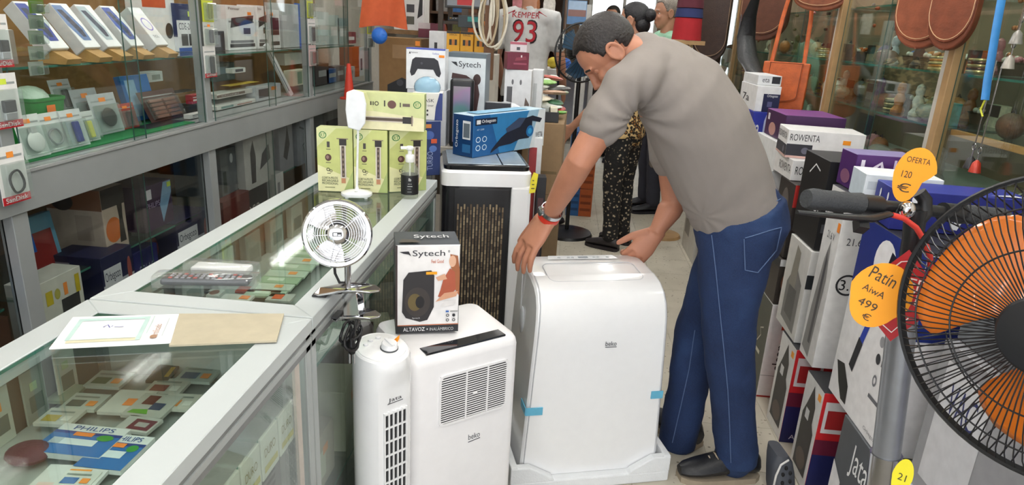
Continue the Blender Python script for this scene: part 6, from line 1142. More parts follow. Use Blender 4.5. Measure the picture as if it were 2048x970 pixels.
for nm, src, cnt in (('front_wire', wf, 104), ('rear_wire', wb_, 88)):
    base = src.build(nm, pf_)
    for k in range(1, cnt): o = base.copy(); COL.objects.link(o); o.parent = pf_; o.rotation_euler = (0, 0, 2*math.pi*k/cnt)
OR = M('e57a22', .3, coat=.4)
for k, a0 in enumerate((R(152), R(-88), R(32))):
    vs = []; nr, na = 12, 12
    for i in range(nr+1):
        t = i/nr; r_ = .04+.148*t; half = R(18)+R(24)*math.sin(min(t*1.25, 1)*math.pi/2)-(R(14)*max(0, t-.8)/.2)*((t-.8)/.2 if t > .8 else 0)
        for j in range(na+1):
            s = j/na-.5; a = a0+s*2*half+R(12)*t; vs.append((r_*math.cos(a), r_*math.sin(a), -.004+.075*s*(1-.45*t)+.004))
    fs = [(i*(na+1)+j, (i+1)*(na+1)+j, (i+1)*(na+1)+j+1, i*(na+1)+j+1) for i in range(nr) for j in range(na)]
    o = MB().add(vs, fs, OR, True).build('blade', pf_); sd_ = o.modifiers.new('solid', 'SOLIDIFY'); sd_.thickness = .0022
MB().lathe([(.046, -.03), (.05, -.02), (.05, .02), (.044, .032), (.015, .036)], M('232326', .3), 36).build('hub', pf_)
MB().lathe([(.05, -.20), (.06, -.18), (.062, -.09), (.05, -.075)], BW, 28).build('motor', pf_)
iv = mt.inverted(); b0 = mt @ Vector((0, -.03, -.14)); MB().tube([iv @ b0, iv @ Vector((b0.x, b0.y, .04))], .014, BW, 14).build('pole', pf_)
MB().lathe([(.19, 0), (.185, .02), (.05, .035), (.03, .06)], BW, 36, iv @ Matrix.Translation((b0.x, b0.y, .0))).build('base', pf_)
# ================================================================ people
def ell(mb, pts, rad, side, n=20, mat=None):
    """tapering limb of elliptical sections; rad = (along side, across side)"""
    pts = [Vector(p) for p in pts]; m = len(pts); rings = []; side = Vector(side)
    for i, p in enumerate(pts):
        d = (pts[min(i+1, m-1)]-pts[max(i-1, 0)]).normalized(); s = (side-d*side.dot(d)).normalized(); o = d.cross(s)
        a, b = rad[i] if isinstance(rad[i], (tuple, list)) else (rad[i], rad[i])
        rings.append([p+s*a*math.cos(t)+o*b*math.sin(t) for t in (2*math.pi*j/n for j in range(n))])
    mb.loft(rings, mat or BK)
    for k, i in ((0, 1), (m-1, m-2)):
        r_ = rad[k] if not isinstance(rad[k], (tuple, list)) else min(rad[k]); mb.ball(pts[k], r_*.92, mat or BK, 12, 8)
def head_parts(mb, c, f, u, sc=1.0):
    f = Vector(f).normalized(); u = Vector(u); u = (u-f*u.dot(f)).normalized(); l = u.cross(f); H = Matrix((f, l, u)).transposed()
    q = lambda x, y, z: c+H @ (Vector((x, y, z))*sc)
    B = lambda p, r: mb.ball(q(*p), tuple(k*sc for k in r), BK, 20, 14, rot=H)
    B((-.012, 0, .035), (.099, .077, .086)); B((.022, 0, -.03), (.068, .061, .084)); B((.055, 0, -.088), (.028, .030, .022)); B((.074, 0, .028), (.022, .050, .013)); B((.066, .036, -.022), (.02, .02, .02)); B((.066, -.036, -.022), (.02, .02, .02))
    mb.tube([q(.086, 0, .02), q(.097, 0, -.005), q(.108, 0, -.026), q(.096, 0, -.038)], [.008*sc, .010*sc, .0145*sc, .010*sc], BK, 10)
    B((.100, .010, -.032), (.010, .008, .008)); B((.100, -.010, -.032), (.010, .008, .008)); B((.083, 0, -.061), (.011, .024, .008)); B((.078, 0, -.073), (.012, .020, .007))
    for s_ in (-1, 1):
        mb.tube([q(-.012+.020*math.cos(t), s_*(.081+.004*math.sin(t)), -.002+.032*math.sin(t)) for t in [2*math.pi*k/14 for k in range(14)]], .0055*sc, BK, 8, loop=True); B((-.010, s_*.077, -.004), (.018, .006, .026)); B((-.006, s_*.079, -.03), (.009, .006, .010))
    return H, q
def head_details(par, H, q, o, sc, haircol, iris='3a2a1c', brow=None, skin_l='a86a5c', style='short'):
    for s_ in (-1, 1):
        e = q(.0635, s_*.031, .006)-o; e2 = q(.0718, s_*.031, .006)-o; MB().ball(e, .0112*sc, M('e8e2dc', .25), 12, 8).build('eye', par); MB().ball(e2, .0048*sc, M(iris, .2), 10, 6).build('iris', par)
        MB().tube([q(.088, s_*.014, .029)-o, q(.089, s_*.03, .034)-o, q(.078, s_*.048, .028)-o], .0035*sc, M(brow or haircol, .8), 6).build('eyebrow', par)
    MB().tube([q(.0885, -.021, -.066)-o, q(.0945, 0, -.066)-o, q(.0885, .021, -.066)-o], .0022*sc, M(skin_l, .5), 6).build('lip_line', par)
    vs = []; n, m = 56, 40
    for i in range(m+1):
        th = math.pi*i/m
        for j in range(n):
            a = 2*math.pi*j/n; d = Vector((math.sin(th)*math.cos(a), math.sin(th)*math.sin(a), math.cos(th)))
            k = 1.085+.018*noise.noise(d*7)+.010*noise.noise(d*22)
            fx = d.x; face = min(1, max(0, (fx-.34-.32*max(0, d.z+.05))/.10)) if d.z < .62 else 0
            earz = 1 if (d.z < -.22 and d.x > -.30) else 0; nape = min(1, max(0, (-.62-d.z)/.1)) if style == 'short' else 0
            k -= .26*max(face, earz, nape)
            r_ = Vector((.099, .077, .086)); vs.append(q(*(Vector((-.012, 0, .035))+Vector((d.x*r_.x, d.y*r_.y, d.z*r_.z*(1.12 if d.z < 0 else 1)))*k))-o)
    fs = [(i*n+j, i*n+(j+1) % n, (i+1)*n+(j+1) % n, (i+1)*n+j) for i in range(m) for j in range(n)]
    hm_ = M(haircol, .5, var=.4, scale=120, bump=.45, bscale=130)
    mb = MB().add(vs, [f[::-1] for f in fs], hm_, True)
    if style == 'bun': mb.ball(q(-.12, 0, .03)-o, (.045*sc,)*3, hm_, 16, 10); mb.ball(q(-.07, 0, -.03)-o, (.05*sc, .07*sc, .06*sc), hm_, 16, 10, rot=H)
    mb.build('hair', par, sharp=80)
def hand(mb, w, h, n, t, curl=(20, 35, 25), sc=1.0, thumb=(.75, .6, -.1), spread=.10):
    """w wrist, h direction of the fingers, n back of the hand, t thumb side"""
    h = Vector(h).normalized(); n = Vector(n); n = (n-h*n.dot(h)).normalized(); t0 = Vector(t); t = h.cross(n); t = t if t.dot(t0) > 0 else -t
    K = w+h*.088*sc
    ell(mb, [w-h*.02*sc, w+h*.02*sc, w+h*.055*sc, K], [(.029*sc, .021*sc), (.034*sc, .019*sc), (.041*sc, .0165*sc), (.040*sc, .0145*sc)], t, 16)
    for i, (o_, L) in enumerate(((.030, .072), (.0105, .082), (-.010, .076), (-.029, .060))):
        p = K+t*o_*sc-h*.012*sc; d = (h+t*spread*(o_/.03)).normalized(); pts = [p, p+d*.014*sc]; a = 0; q_ = pts[-1]
        for k, frac in enumerate((.45, .32, .25)):
            a += R(curl[k]); dd = d*math.cos(a)-n*math.sin(a); q_ = q_+dd*L*frac*sc; pts.append(q_)
        mb.tube(pts, [.0098*sc, .0096*sc, .0092*sc, .0086*sc, .0068*sc], BK, 10); mb.ball(pts[-1], .0068*sc, BK, 10, 6)
    b0 = w+h*.018*sc+t*.026*sc; td = (t*thumb[0]+h*thumb[1]+n*thumb[2]).normalized(); t2 = (td*.75+h*.55).normalized(); p1 = b0+td*.042*sc; p2 = p1+t2*.032*sc; p3 = p2+t2*.024*sc
    mb.tube([b0-td*.012*sc, b0, p1, p2, p3], [.017*sc, .0165*sc, .0125*sc, .0115*sc, .0085*sc], BK, 12); mb.ball(p3, .0085*sc, BK, 10, 6)
    return [p3]
def local(vs, o): return [v-o for v in vs]
def wrinkle(vs, a, s):
    return [v+noise.noise_vector(v*s)*a+noise.noise_vector(v*s*2.6)*a*.4 for v in vs]
def folds(vs, fs, centres, base):
    N = [Vector() for _ in vs]
    for f in fs:
        a, b, c = vs[f[0]], vs[f[1]], vs[f[2]]; k = (b-a).cross(c-a)
        for i in f: N[i] += k
    out = []
    for v, k in zip(vs, N):
        d = base*noise.noise(Vector((v.x*9, v.y*9, v.z*5)))
        for c, amp, reach, nf in centres:
            r = v-c; L = r.length; ang = math.atan2(r.z, r.x)
            d += amp*math.exp(-(L/reach)**2)*math.sin(ang*nf*2+2.5*noise.noise(r*6))*min(1, L/.06)
        out.append(v+(k.normalized() if k.length > 0 else k)*d)
    return out
SKIN = M('ba7f64', .5, var=.06, scale=18, bump=.08, bscale=300)
def shoe(par, o, heel, toe, h=.09, w_=.045, upper='1d1e22', sole='b8a890', laces=None):
    heel, toe = Vector(heel), Vector(toe); d = (toe-heel); L = d.length; d = d.normalized(); s = Vector((0, 0, 1)).cross(d)
    mb = MB(); pr = [(0, .5, .65), (.08, .85, .95), (.25, .92, 1.0), (.42, .95, .88), (.6, 1.0, .68), (.78, 1.0, .52), (.92, .8, .42), (1.0, .45, .32)]
    rings = []
    for t, wv, hv in pr:
        c = heel+d*L*t; rings.append([c+s*w_*wv*math.cos(a)*(1 if math.sin(a) < .3 else .88)+Vector((0, 0, .02+max(0, h*hv*(.5+.5*math.sin(a))))) for a in [2*math.pi*j/16 for j in range(16)]])
    mb.loft(rings, M(upper, .4, bump=.1, bscale=90)); so = mb.build('shoe', par); so.location = -o
    sm = MB(); rr_ = []
    for z in (0, .022): rr_.append([heel+d*L*(t)+s*w_*1.06*wv*sg+Vector((0, 0, z)) for sg, seq in ((1, pr), (-1, pr[::-1])) for t, wv, hv in seq])
    sm.loft(rr_, M(sole, .7), smooth=False); q_ = sm.build('sole', par); q_.location = -o
    if laces:
        for k in range(4):
            c = heel+d*L*(.42+.07*k); z = h*(.98-.11*k)+.02; MB().tube([c+s*.022+Vector((0, 0, z-.012)), c+d*.006+Vector((0, 0, z)), c-s*.022+Vector((0, 0, z-.012))], .0026, M(laces, .7), 6).build('lace', par, loc=-o)
        for sg in (-1, 1): MB().tube([heel+d*L*.42+s*sg*(.012+.02*math.sin(t))+Vector((0, 0, h+.02+.022*(1-math.cos(t))*.6))-d*.01*t for t in [k*.6 for k in range(9)]], .0022, M(laces, .7), 6).build('lace', par, loc=-o)

# ---- the man in the grey shirt bending over the large air conditioner
o0 = Vector((.62, 2.22, 0)); man = thing('person', 'person in grey t-shirt and blue jeans bending over the white air conditioner', 'person', o0)
sd = Vector((-.42, -.91, 0)).normalized(); fw = Vector((-.91, .42, 0))
S1, E1, W1_ = P(1250, 172, y=2.02), P(1160, 322, y=1.97), P(1096, 436, y=2.10)
S2, E2, W2_ = P(1335, 215, y=2.42), P(1350, 402, y=2.40), P(1310, 468, y=2.35)
neck = P(1283, 112, y=2.20); hc_ = P(1219, 108, y=2.17)
hf = Vector((-.50, -.06, -.86)); hu = Vector((-.86, -.04, .50))
sk_ = MB(); Hm, hq = head_parts(sk_, hc_, hf, hu, .95)
ell(sk_, [hq(-.03, 0, -.03), hq(-.035, 0, -.09), neck, neck+Vector((.06, 0, -.03))], [(.058, .062), (.058, .062), (.068, .07), (.08, .08)], sd)
ell(sk_, [neck+Vector((.06, .0, -.05)), (S1+S2)/2+Vector((.06, 0, -.02))], [(.12, .08), (.14, .08)], sd)
ell(sk_, [neck+Vector((.05, 0, -.04)), S1+Vector((.02, .05, 0)), S1, S1.lerp(E1, .5), S1.lerp(E1, .85), E1, E1.lerp(W1_, .2), E1.lerp(W1_, .55), W1_], [.06, .062, .056, .049, .045, .043, .042, .036, (.031, .025)], sd)
ell(sk_, [neck+Vector((.05, 0, -.04)), S2, S2.lerp(E2, .5), E2, E2.lerp(W2_, .3), W2_], [.06, .062, .054, .047, .045, (.030, .025)], sd)
k1 = P(1054, 496, y=2.075)
hand(sk_, W1_, k1-W1_, Vector((-.72, -.62, .35)), Vector((.55, .6, -.3)), (10, 16, 14), 1.2, (.55, .75, -.35), .12)
k2 = P(1274, 508, y=2.335)
hand(sk_, W2_, k2-W2_, Vector((.35, -.75, .55)), Vector((-.8, -.2, .1)), (35, 45, 35), 1.08, (.55, .75, -.25), .05)
vs, fs = baked(sk_, voxel=.0038, smooth=5)
from_vf(local(vs, o0), fs, SKIN, 'body', man)
head_details(man, Hm, hq, o0, .95, '241e1d')
for s_ in (-1, 1): MB().ball(hq(.0638, s_*.031, .007)-o0, .0118, SKIN, 14, 9).build('eyelid', man)
# t-shirt
sh_ = MB(); pel = P(1464, 408, y=2.235); c1 = P(1436, 340, y=2.23); c2 = P(1402, 262, y=2.22); c3 = P(1360, 188, y=2.21); c4 = P(1315, 138, y=2.20); c5 = P(1288, 112, y=2.20)
ell(sh_, [pel+Vector((.03, 0, -.045)), pel, c1, c2, c3, c4, c5], [(.160, .145), (.166, .148), (.178, .155), (.188, .158), (.195, .143), (.165, .105), (.085, .08)], sd, 28)
ell(sh_, [c4+Vector((0, 0, 0)), S1+Vector((.03, .03, .01)), S1, S1.lerp(E1, .30), S1.lerp(E1, .52)], [.10, .078, .066, .066, .070], sd, 24)
ell(sh_, [c4, S2, S2.lerp(E2, .3), S2.lerp(E2, .55)], [.10, .086, .08, .08], sd, 24)
vs, fs = baked(sh_, voxel=.007, smooth=8); vs = folds(vs, fs, [(S1.lerp(E1, .25)+Vector((.07, 0, -.04)), .0055, .17, 6), (pel+Vector((-.12, -.08, -.02)), .0016, .22, 5), (c3+Vector((-.02, -.1, .1)), .0012, .2, 4)], .003)
TS_ = M('8d8580', .9, var=.05, scale=6, bump=.25, bscale=14)
from_vf(local(vs, o0), fs, TS_, 'shirt', man)
# jeans
def denim(nt, b, ob, pos):
    n = tex(nt, 'Noise', ob, Scale=5., Detail=4.); c = ramp(nt, n.outputs['Fac'], [(.3, '17264a'), (.55, '20355e'), (.75, '344f7c')]); w_ = tex(nt, 'Noise', ob, Scale=420., Detail=1.)
    c2 = ramp(nt, w_.outputs['Fac'], [(.4, '132040'), (.6, '263e68')]); f = nt.nodes.new('ShaderNodeValue'); f.outputs[0].default_value = .3; nt.links.new(mixc(nt, f.outputs[0], c, c2), b.inputs['Base Color'])
    bp = nt.nodes.new('ShaderNodeBump'); bp.inputs['Strength'].default_value = .3; bp.inputs['Distance'].default_value = .01; n3 = tex(nt, 'Noise', ob, Scale=16., Detail=3.); nt.links.new(n3.outputs['Fac'], bp.inputs['Height']); nt.links.new(bp.outputs['Normal'], b.inputs['Normal'])
DEN = graph('denim', denim, .85); jn = MB()
C_ = P(1482, 450, y=2.24); hipn, hipf = C_+sd*.085, C_-sd*.085; kn, an = P(1456, 655, y=2.12), P(1472, 905, y=2.115); kf, af = P(1398, 655, y=2.31), P(1355, 880, y=2.275)
ell(jn, [pel+Vector((.02, 0, -.0)), C_, C_+Vector((.0, 0, -.09))], [(.168, .15), (.175, .158), (.165, .135)], sd, 28)
ell(jn, [hipn+Vector((0, 0, .02)), hipn.lerp(kn, .35), hipn.lerp(kn, .7), kn, kn.lerp(an, .35), kn.lerp(an, .7), an, an+Vector((0, 0, -.035))], [(.095, .13), (.095, .115), (.088, .10), (.078, .09), (.074, .082), (.068, .074), (.068, .075), (.068, .078)], sd, 24)
ell(jn, [hipf+Vector((0, 0, .02)), hipf.lerp(kf, .35), hipf.lerp(kf, .7), kf, kf.lerp(af, .35), kf.lerp(af, .7), af, af+Vector((0, 0, -.02))], [(.095, .13), (.095, .112), (.086, .096), (.076, .086), (.07, .08), (.064, .074), (.062, .074), (.062, .074)], sd, 24)
vs, fs = baked(jn, voxel=.008, smooth=6); vs = wrinkle(vs, .006, 11)
from_vf(local(vs, o0), fs, DEN, 'jeans', man)
# seams, back pocket, belt line
STC = M('5a6f96', .8)
from mathutils.bvhtree import BVHTree
jb = BVHTree.FromPolygons(vs, fs)
def on_jeans(u, v, lift=.002):
    r = CM @ Vector(((u-CX)/F, -(v-CY)/F, -1)); h_ = jb.ray_cast(Vector((0, 0, HC)), r.normalized())
    return (h_[0]+h_[1]*lift-o0) if h_[0] else None
for pl in ([(1424, 470), (1432, 540), (1440, 620), (1448, 700), (1456, 780), (1460, 860), (1462, 925)], [(1390, 660), (1378, 740), (1360, 820), (1345, 885)], [(1488, 478), (1490, 540), (1515, 545), (1552, 500), (1562, 455), (1490, 476)], [(1430, 448), (1470, 440), (1520, 420), (1560, 398)]):
    fine = [(a[0]+(b[0]-a[0])*k/6, a[1]+(b[1]-a[1])*k/6) for a, b in zip(pl, pl[1:]) for k in range(6)]+[pl[-1]]; q_ = [on_jeans(*p) for p in fine]; q_ = [p for p in q_ if p is not None]
    if len(q_) > 3: MB().tube(q_, .0017, STC, 5).build('seam', man)
# watch and red wristband
def band(at, d, r0, wd, col, nm, sc2=1.0):
    d = d.normalized(); a, b = frame_of(d, sd); q_ = []
    for z in (-wd/2, wd/2):
        for rr_ in (r0, r0+.003): q_.append([at+d*z+(a*math.cos(t)*1.0+b*math.sin(t)*1.0)*rr_-o0 for t in [2*math.pi*k/28 for k in range(28)]])
    MB().loft([q_[0], q_[1], q_[3], q_[2]], col, loop=True).build(nm, man)
dW = W1_-E1; band(W1_-dW.normalized()*.012, dW, .0335, .018, M('e0402f', .45), 'red_wristband'); band(W1_-dW.normalized()*.034, dW, .0345, .014, M('b9bcc0', .25, .9), 'watch_strap')
wc = W1_-dW.normalized()*.034; wn = Vector((-.75, -.5, .2)).normalized(); wn = (wn-dW.normalized()*wn.dot(dW.normalized())).normalized(); a, b = frame_of(wn)
MB().lathe([(.016, 0), (.0165, .003), (.0165, .008), (.014, .010)], M('c4c6ca', .2, .9), 24, Matrix.Translation(wc+wn*.034-o0) @ Matrix((a, b, wn)).transposed().to_4x4()).build('watch_case', man)
shoe(man, o0, (.785, 2.135, .0), (.498, 2.075, .0), .105, .052, '1c1d22', 'a89a86', 'b4a48e'); shoe(man, o0, (.605, 2.27, .0), (.43, 2.46, .0), .09, .05, '22242a', 'a89a86')

# ---- grey clog with a white cord on the floor behind his heel
cg = thing('rubber_clog', 'dark grey rubber clog with a white cord on the floor by the shoe', 'shoe', (P(1540, 975, z=0).x+.03, 2.04, 0), R(8))
MB().loft([[(x, y+.02*k, z) for x, y in rrect(.042*w_, .05, .035*w_, 6)] for k, (w_, z) in enumerate(((1, 0), (1.05, .03), (1.0, .075), (.85, .11), (.5, .13)))], M('4a4d55', .6)).build('upper', cg)
for k, (x, z) in enumerate(((-.015, .06), (.012, .065), (-.012, .085), (.014, .09), (0, .105))): MB().ball((x, -.045+.02*z/.03*.7, z), (.006, .006, .008), M('17171a', .7), 8, 6).build('hole', cg)
MB().tube([(-.045, -.02, .05), (-.05, -.03, .10), (-.035, -.02, .135), (.0, .0, .14)], .0035, M('e6e4e0', .6), 6).build('cord', cg); MB().tube([(-.06, -.05, .055), (-.03, -.06, .05), (.02, -.06, .035), (.055, -.055, .03)], .003, M('e6e4e0', .6), 6).build('strap_cord', cg)

# ---- standing people further back
def person(label, x, y, hgt, yaw, shirt, pants, hair, shoes='22222a', style='short', shirt_mat=None, pants_mat=None, skin=None, sleeve=.5, arms=((.10, .02), (.10, .02)), voxel=.009, lean=0):
    k = hgt/1.75; o = Vector((x, y, 0)); t = thing('person', label, 'person', o, yaw); q = lambda a, b, c: Vector((a, b, c))*k      # local: +x forward, +y left
    S = Vector((0, 1, 0)); sk2 = skin or M('bf8a70', .5, var=.06, scale=18); mb = MB(); hcn = q(.03+lean, 0, 1.63); H, hq2 = head_parts(mb, hcn, (1, 0, -.12), (0, 0, 1), k)
    ell(mb, [hcn+q(-.03, 0, -.03), q(.0, 0, 1.50), q(-.01, 0, 1.40)], [.055*k, .056*k, .08*k], S)
    for s_, (fx, oy) in zip((1, -1), arms):
        sh, el, wr = q(0, s_*.185, 1.42), q(fx*.3-.02, s_*(.235+oy), 1.13), q(fx+.02, s_*(.235+oy), .88)
        ell(mb, [q(0, s_*.10, 1.43), sh, sh.lerp(el, .5), el, el.lerp(wr, .4), wr], [.06*k, .056*k, .046*k, .04*k, .038*k, .026*k], Vector((1, 0, 0)))
        hand(mb, wr, wr-el+q(0, 0, -.05), Vector((0, s_, 0)), Vector((1, 0, 0)), (12, 20, 15), k)
    for s_ in (1, -1): ell(mb, [q(0, s_*.1, .30), q(-.01, s_*.1, .07), q(.02, s_*.1, .05)], [.05*k, .036*k, .035*k], S)
    vs, fs = baked(mb, voxel=.006, smooth=4); from_vf(vs, fs, sk2, 'body', t); head_details(t, H, hq2, Vector(), k, hair, style=style)
    mb = MB(); ell(mb, [q(0, 0, .84), q(0, 0, .96), q(.01, 0, 1.12), q(.01, 0, 1.28), q(0, 0, 1.40), q(-.005, 0, 1.475)], [(.19*k, .13*k), (.18*k, .125*k), (.165*k, .12*k), (.185*k, .125*k), (.17*k, .10*k), (.07*k, .065*k)], S, 24)
    for s_, (fx, oy) in zip((1, -1), arms):
        sh, el = q(0, s_*.185, 1.42), q(fx*.3-.02, s_*(.235+oy), 1.13); ell(mb, [q(0, s_*.1, 1.42), sh, sh.lerp(el, sleeve*.6), sh.lerp(el, sleeve)], [.085*k, .075*k, .07*k, .072*k], Vector((1, 0, 0)))
    vs, fs = baked(mb, voxel=voxel, smooth=7); from_vf(wrinkle(vs, .006, 9), fs, shirt_mat or M(shirt, .85, bump=.2, bscale=18), 'shirt', t)
    mb = MB(); ell(mb, [q(0, 0, 1.0), q(0, 0, .90), q(0, 0, .82)], [(.165*k, .115*k), (.175*k, .125*k), (.165*k, .12*k)], S, 24)
    for s_ in (1, -1): ell(mb, [q(0, s_*.085, .86), q(.01, s_*.095, .65), q(.015, s_*.10, .47), q(0, s_*.1, .28), q(-.01, s_*.1, .09)], [.095*k, .085*k, .07*k, .062*k, .058*k], S)
    vs, fs = baked(mb, voxel=voxel, smooth=5); from_vf(wrinkle(vs, .006, 9), fs, pants_mat or M(pants, .85, bump=.2, bscale=18), 'trousers', t)
    for s_ in (1, -1): shoe(t, Vector(), q(-.085, s_*.1, 0), q(.18, s_*.115, 0), .085*k, .045*k, shoes, shoes)
    return t
def leopard(nt, b, ob, pos):
    v = tex(nt, 'Voronoi', ob, Scale=38.); d = ramp(nt, v.outputs['Distance'], [(0, 'a8763c'), (.28, '8a5c2c'), (.34, '1c140e'), (.52, '1c140e'), (.60, 'd2b27c')]); nt.links.new(d, b.inputs['Base Color'])
def floral(nt, b, ob, pos):
    v = tex(nt, 'Voronoi', ob, Scale=44.); c = ramp(nt, v.outputs['Distance'], [(0, 'd0c0a8'), (.26, 'a89880'), (.38, '191718')]); pk = tex(nt, 'Noise', ob, Scale=26., Detail=2.); f = ramp(nt, pk.outputs['Fac'], [(.40, '000000'), (.48, 'ffffff')])
    dk = ramp(nt, v.outputs['Color'], [(0, '151314'), (1, '201d1e')]); nt.links.new(mixc(nt, f, dk, c), b.inputs['Base Color'])
fp = P(1222, 490, z=0)
lady = person('person in a leopard print top and dark flowered trousers standing in the aisle', fp.x+.02, 4.78, 1.70, R(150), '000000', '000000', '17151a', '2a2426', 'bun', graph('leopard_print', leopard, .8), graph('flower_print', floral, .85), arms=((.30, 0), (.26, 0)))
bgp = P(1298, 350, y=4.6); bg_ = thing('handbag', 'grey brown fabric handbag hanging beside the person in the leopard top', 'bag', (lady.location.x+.29, 4.72, .62)); FB = M('7d7268', .85, bump=.3)
MB().box((-.11, -.05, 0), (.11, .05, .30), FB).build('body', bg_, .02, seg=3); MB().tube([(-.08, 0, .29), (-.05, 0, .5), (.05, 0, .5), (.08, 0, .29)], .008, FB, 8).build('handle', bg_)
def jersey(par, k):
    fn = dict(F=lambda *_: (Vector((-.155, .19, .88))*1, Vector((0, -.38, 0)), Vector((0, 0, .62)), Vector((-1, 0, 0))))
jx = P(1057, 135, y=5.8); jp = person('person seen from behind in a white sports jersey numbered 93', jx.x-.03, 5.9, 1.95, R(80), 'd6d6d6', '1c1e2a', '3a2c24', '2a2a2e', sleeve=.62, shirt_mat=M('d0d0d0', .8, bump=.15, bscale=16), arms=((.25, .02), (.25, .02)))
jp_shirt = [c for c in jp.children if c.name.startswith('shirt')][0]; jt = BVHTree.FromPolygons([v.co.copy() for v in jp_shirt.data.vertices], [tuple(p.vertices) for p in jp_shirt.data.polygons])
def project_print(s, yc, zc, w_, h_, col, nm, lift):
    gv, gf = glyphs(s); bmx = bmesh.new(); V = [bmx.verts.new((0, yc-(x-.5)*w_, zc+(y-.5)*h_)) for x, y in gv]
    for f in gf:
        try: bmx.faces.new([V[i] for i in f])
        except ValueError: pass
    bmesh.ops.triangulate(bmx, faces=bmx.faces[:]); bmesh.ops.subdivide_edges(bmx, edges=[e for e in bmx.edges if e.calc_length() > .025], cuts=2)
    vs = []
    for v in bmx.verts:
        h_ = jt.ray_cast(Vector((-1, v.co.y, v.co.z)), Vector((1, 0, 0))); vs.append(Vector(((h_[0].x if h_[0] else -.12)-lift, v.co.y, v.co.z)))
    bmx.verts.index_update(); fs = [tuple(v.index for v in f.verts) for f in bmx.faces]; bmx.free(); MB().add(vs, fs, M(col, .7)).build(nm, jp)
project_print('93', 0, 1.475, .215, .19, '2a1c20', 'number_outline', .004); project_print('93', 0, 1.475, .195, .165, 'b3202f', 'number', .007); project_print('KEMPER', 0, 1.605, .23, .045, 'b3202f', 'name_lettering', .004)
for s_ in (1, -1): MB().tube([Vector((-.07, s_*(.10+.1*k/4), 1.635-.02*k*.6)) for k in range(5)], .016, M('a02030', .8), 8, flat=.5).build('shoulder_stripe', jp)
mp = P(1340, 60, y=5.35); person('older person in a mint green shirt facing the person with the hair bun', mp.x+.06, 5.95, 1.80, R(195), '9fd0b4', '3a3c48', '8a8078', arms=((.2, 0), (.2, 0)))
for u, yy, hh, l, c in ((1228, 8.3, 1.80, 'dark figure standing against the bright back doorway, left one', '3c3430'), (1253, 8.6, 1.70, 'dark figure standing against the bright back doorway, right one', '5a463c')):
    q_ = P(u, 20, y=yy); person(l.replace('dark figure', 'person in dark clothes'), q_.x, yy, hh, R(250 if u < 1240 else 120), c, '2a2626', '2a2420', voxel=.012)

# ================================================================ background goods
# black standing fan with a blue hub
q_ = P(1163, 100, y=4.9); bf = thing('standing_fan', 'black standing fan with a blue hub in the back of the aisle', 'fan', (q_.x, 4.9, 0)); zc = q_.z-.02
FM = Matrix.Translation((0, 0, zc)) @ Matrix.Rotation(R(90), 4, 'X') @ Matrix.Rotation(R(25), 4, 'Y')
MB().tube([(.20*math.cos(t), .20*math.sin(t), 0) for t in [2*math.pi*k/40 for k in range(40)]], .007, BK, 8, tf=FM, loop=True).build('guard_rim', bf)
for k in range(36): a = 2*math.pi*k/36; MB().tube([(.04*math.cos(a), .04*math.sin(a), .04), (.13*math.cos(a), .13*math.sin(a), .035), (.2*math.cos(a), .2*math.sin(a), 0)], .0018, BK, 5, tf=FM).build('guard_wire', bf)
for k in range(3):
    a = R(120*k+20); MB().add([(.03*math.cos(a-.4), .03*math.sin(a-.4), -.02), (.17*math.cos(a-.5), .17*math.sin(a-.5), -.02), (.18*math.cos(a), .18*math.sin(a), 0), (.16*math.cos(a+.5), .16*math.sin(a+.5), .02), (.03*math.cos(a+.4), .03*math.sin(a+.4), .02)], [(0, 1, 2, 3, 4)], M('1c3f5a', .3), tf=FM).build('blade', bf)
MB().ball((0, 0, 0), (.05, .05, .04), M('1f7fb0', .25), 18, 10, tf=FM @ Matrix.Translation((0, -.0, .03))).build('hub', bf); MB().ball((0, 0, 0), (.06, .06, .09), BK, 16, 10, tf=FM @ Matrix.Translation((0, 0, -.10))).build('motor', bf)
MB().tube([(0, .1, zc), (0, .1, .03)], .016, BK, 12).build('pole', bf); MB().lathe([(.2, 0), (.19, .02), (.04, .04)], BK, 28, Matrix.Translation((0, .1, 0))).build('base', bf)
# microphone stand and white pillar
q_ = P(1121, 100, y=5.35); ms = thing('display_pole', 'thin black stand pole in front of the far shelves', 'stand', (q_.x, 5.35, 0)); MB().tube([(0, 0, 0), (0, 0, 1.95)], .009, BK, 10).build('pole', ms); MB().lathe([(.14, 0), (.13, .02), (.02, .03)], BK, 24).build('base', ms); MB().box((-.02, -.02, 1.36), (.02, .02, 1.40), BK).build('clamp', ms)
q_ = P(1166, 90, y=6.1); carton('display_tower', 'narrow white display column beside the bright doorway', 'column', (.09, .09, 1.72), (q_.x, 6.1, 0), 0, col='d4d4d2', art=[('F', 'r', .45, .1, .55, .95, 'b8b8b8')])
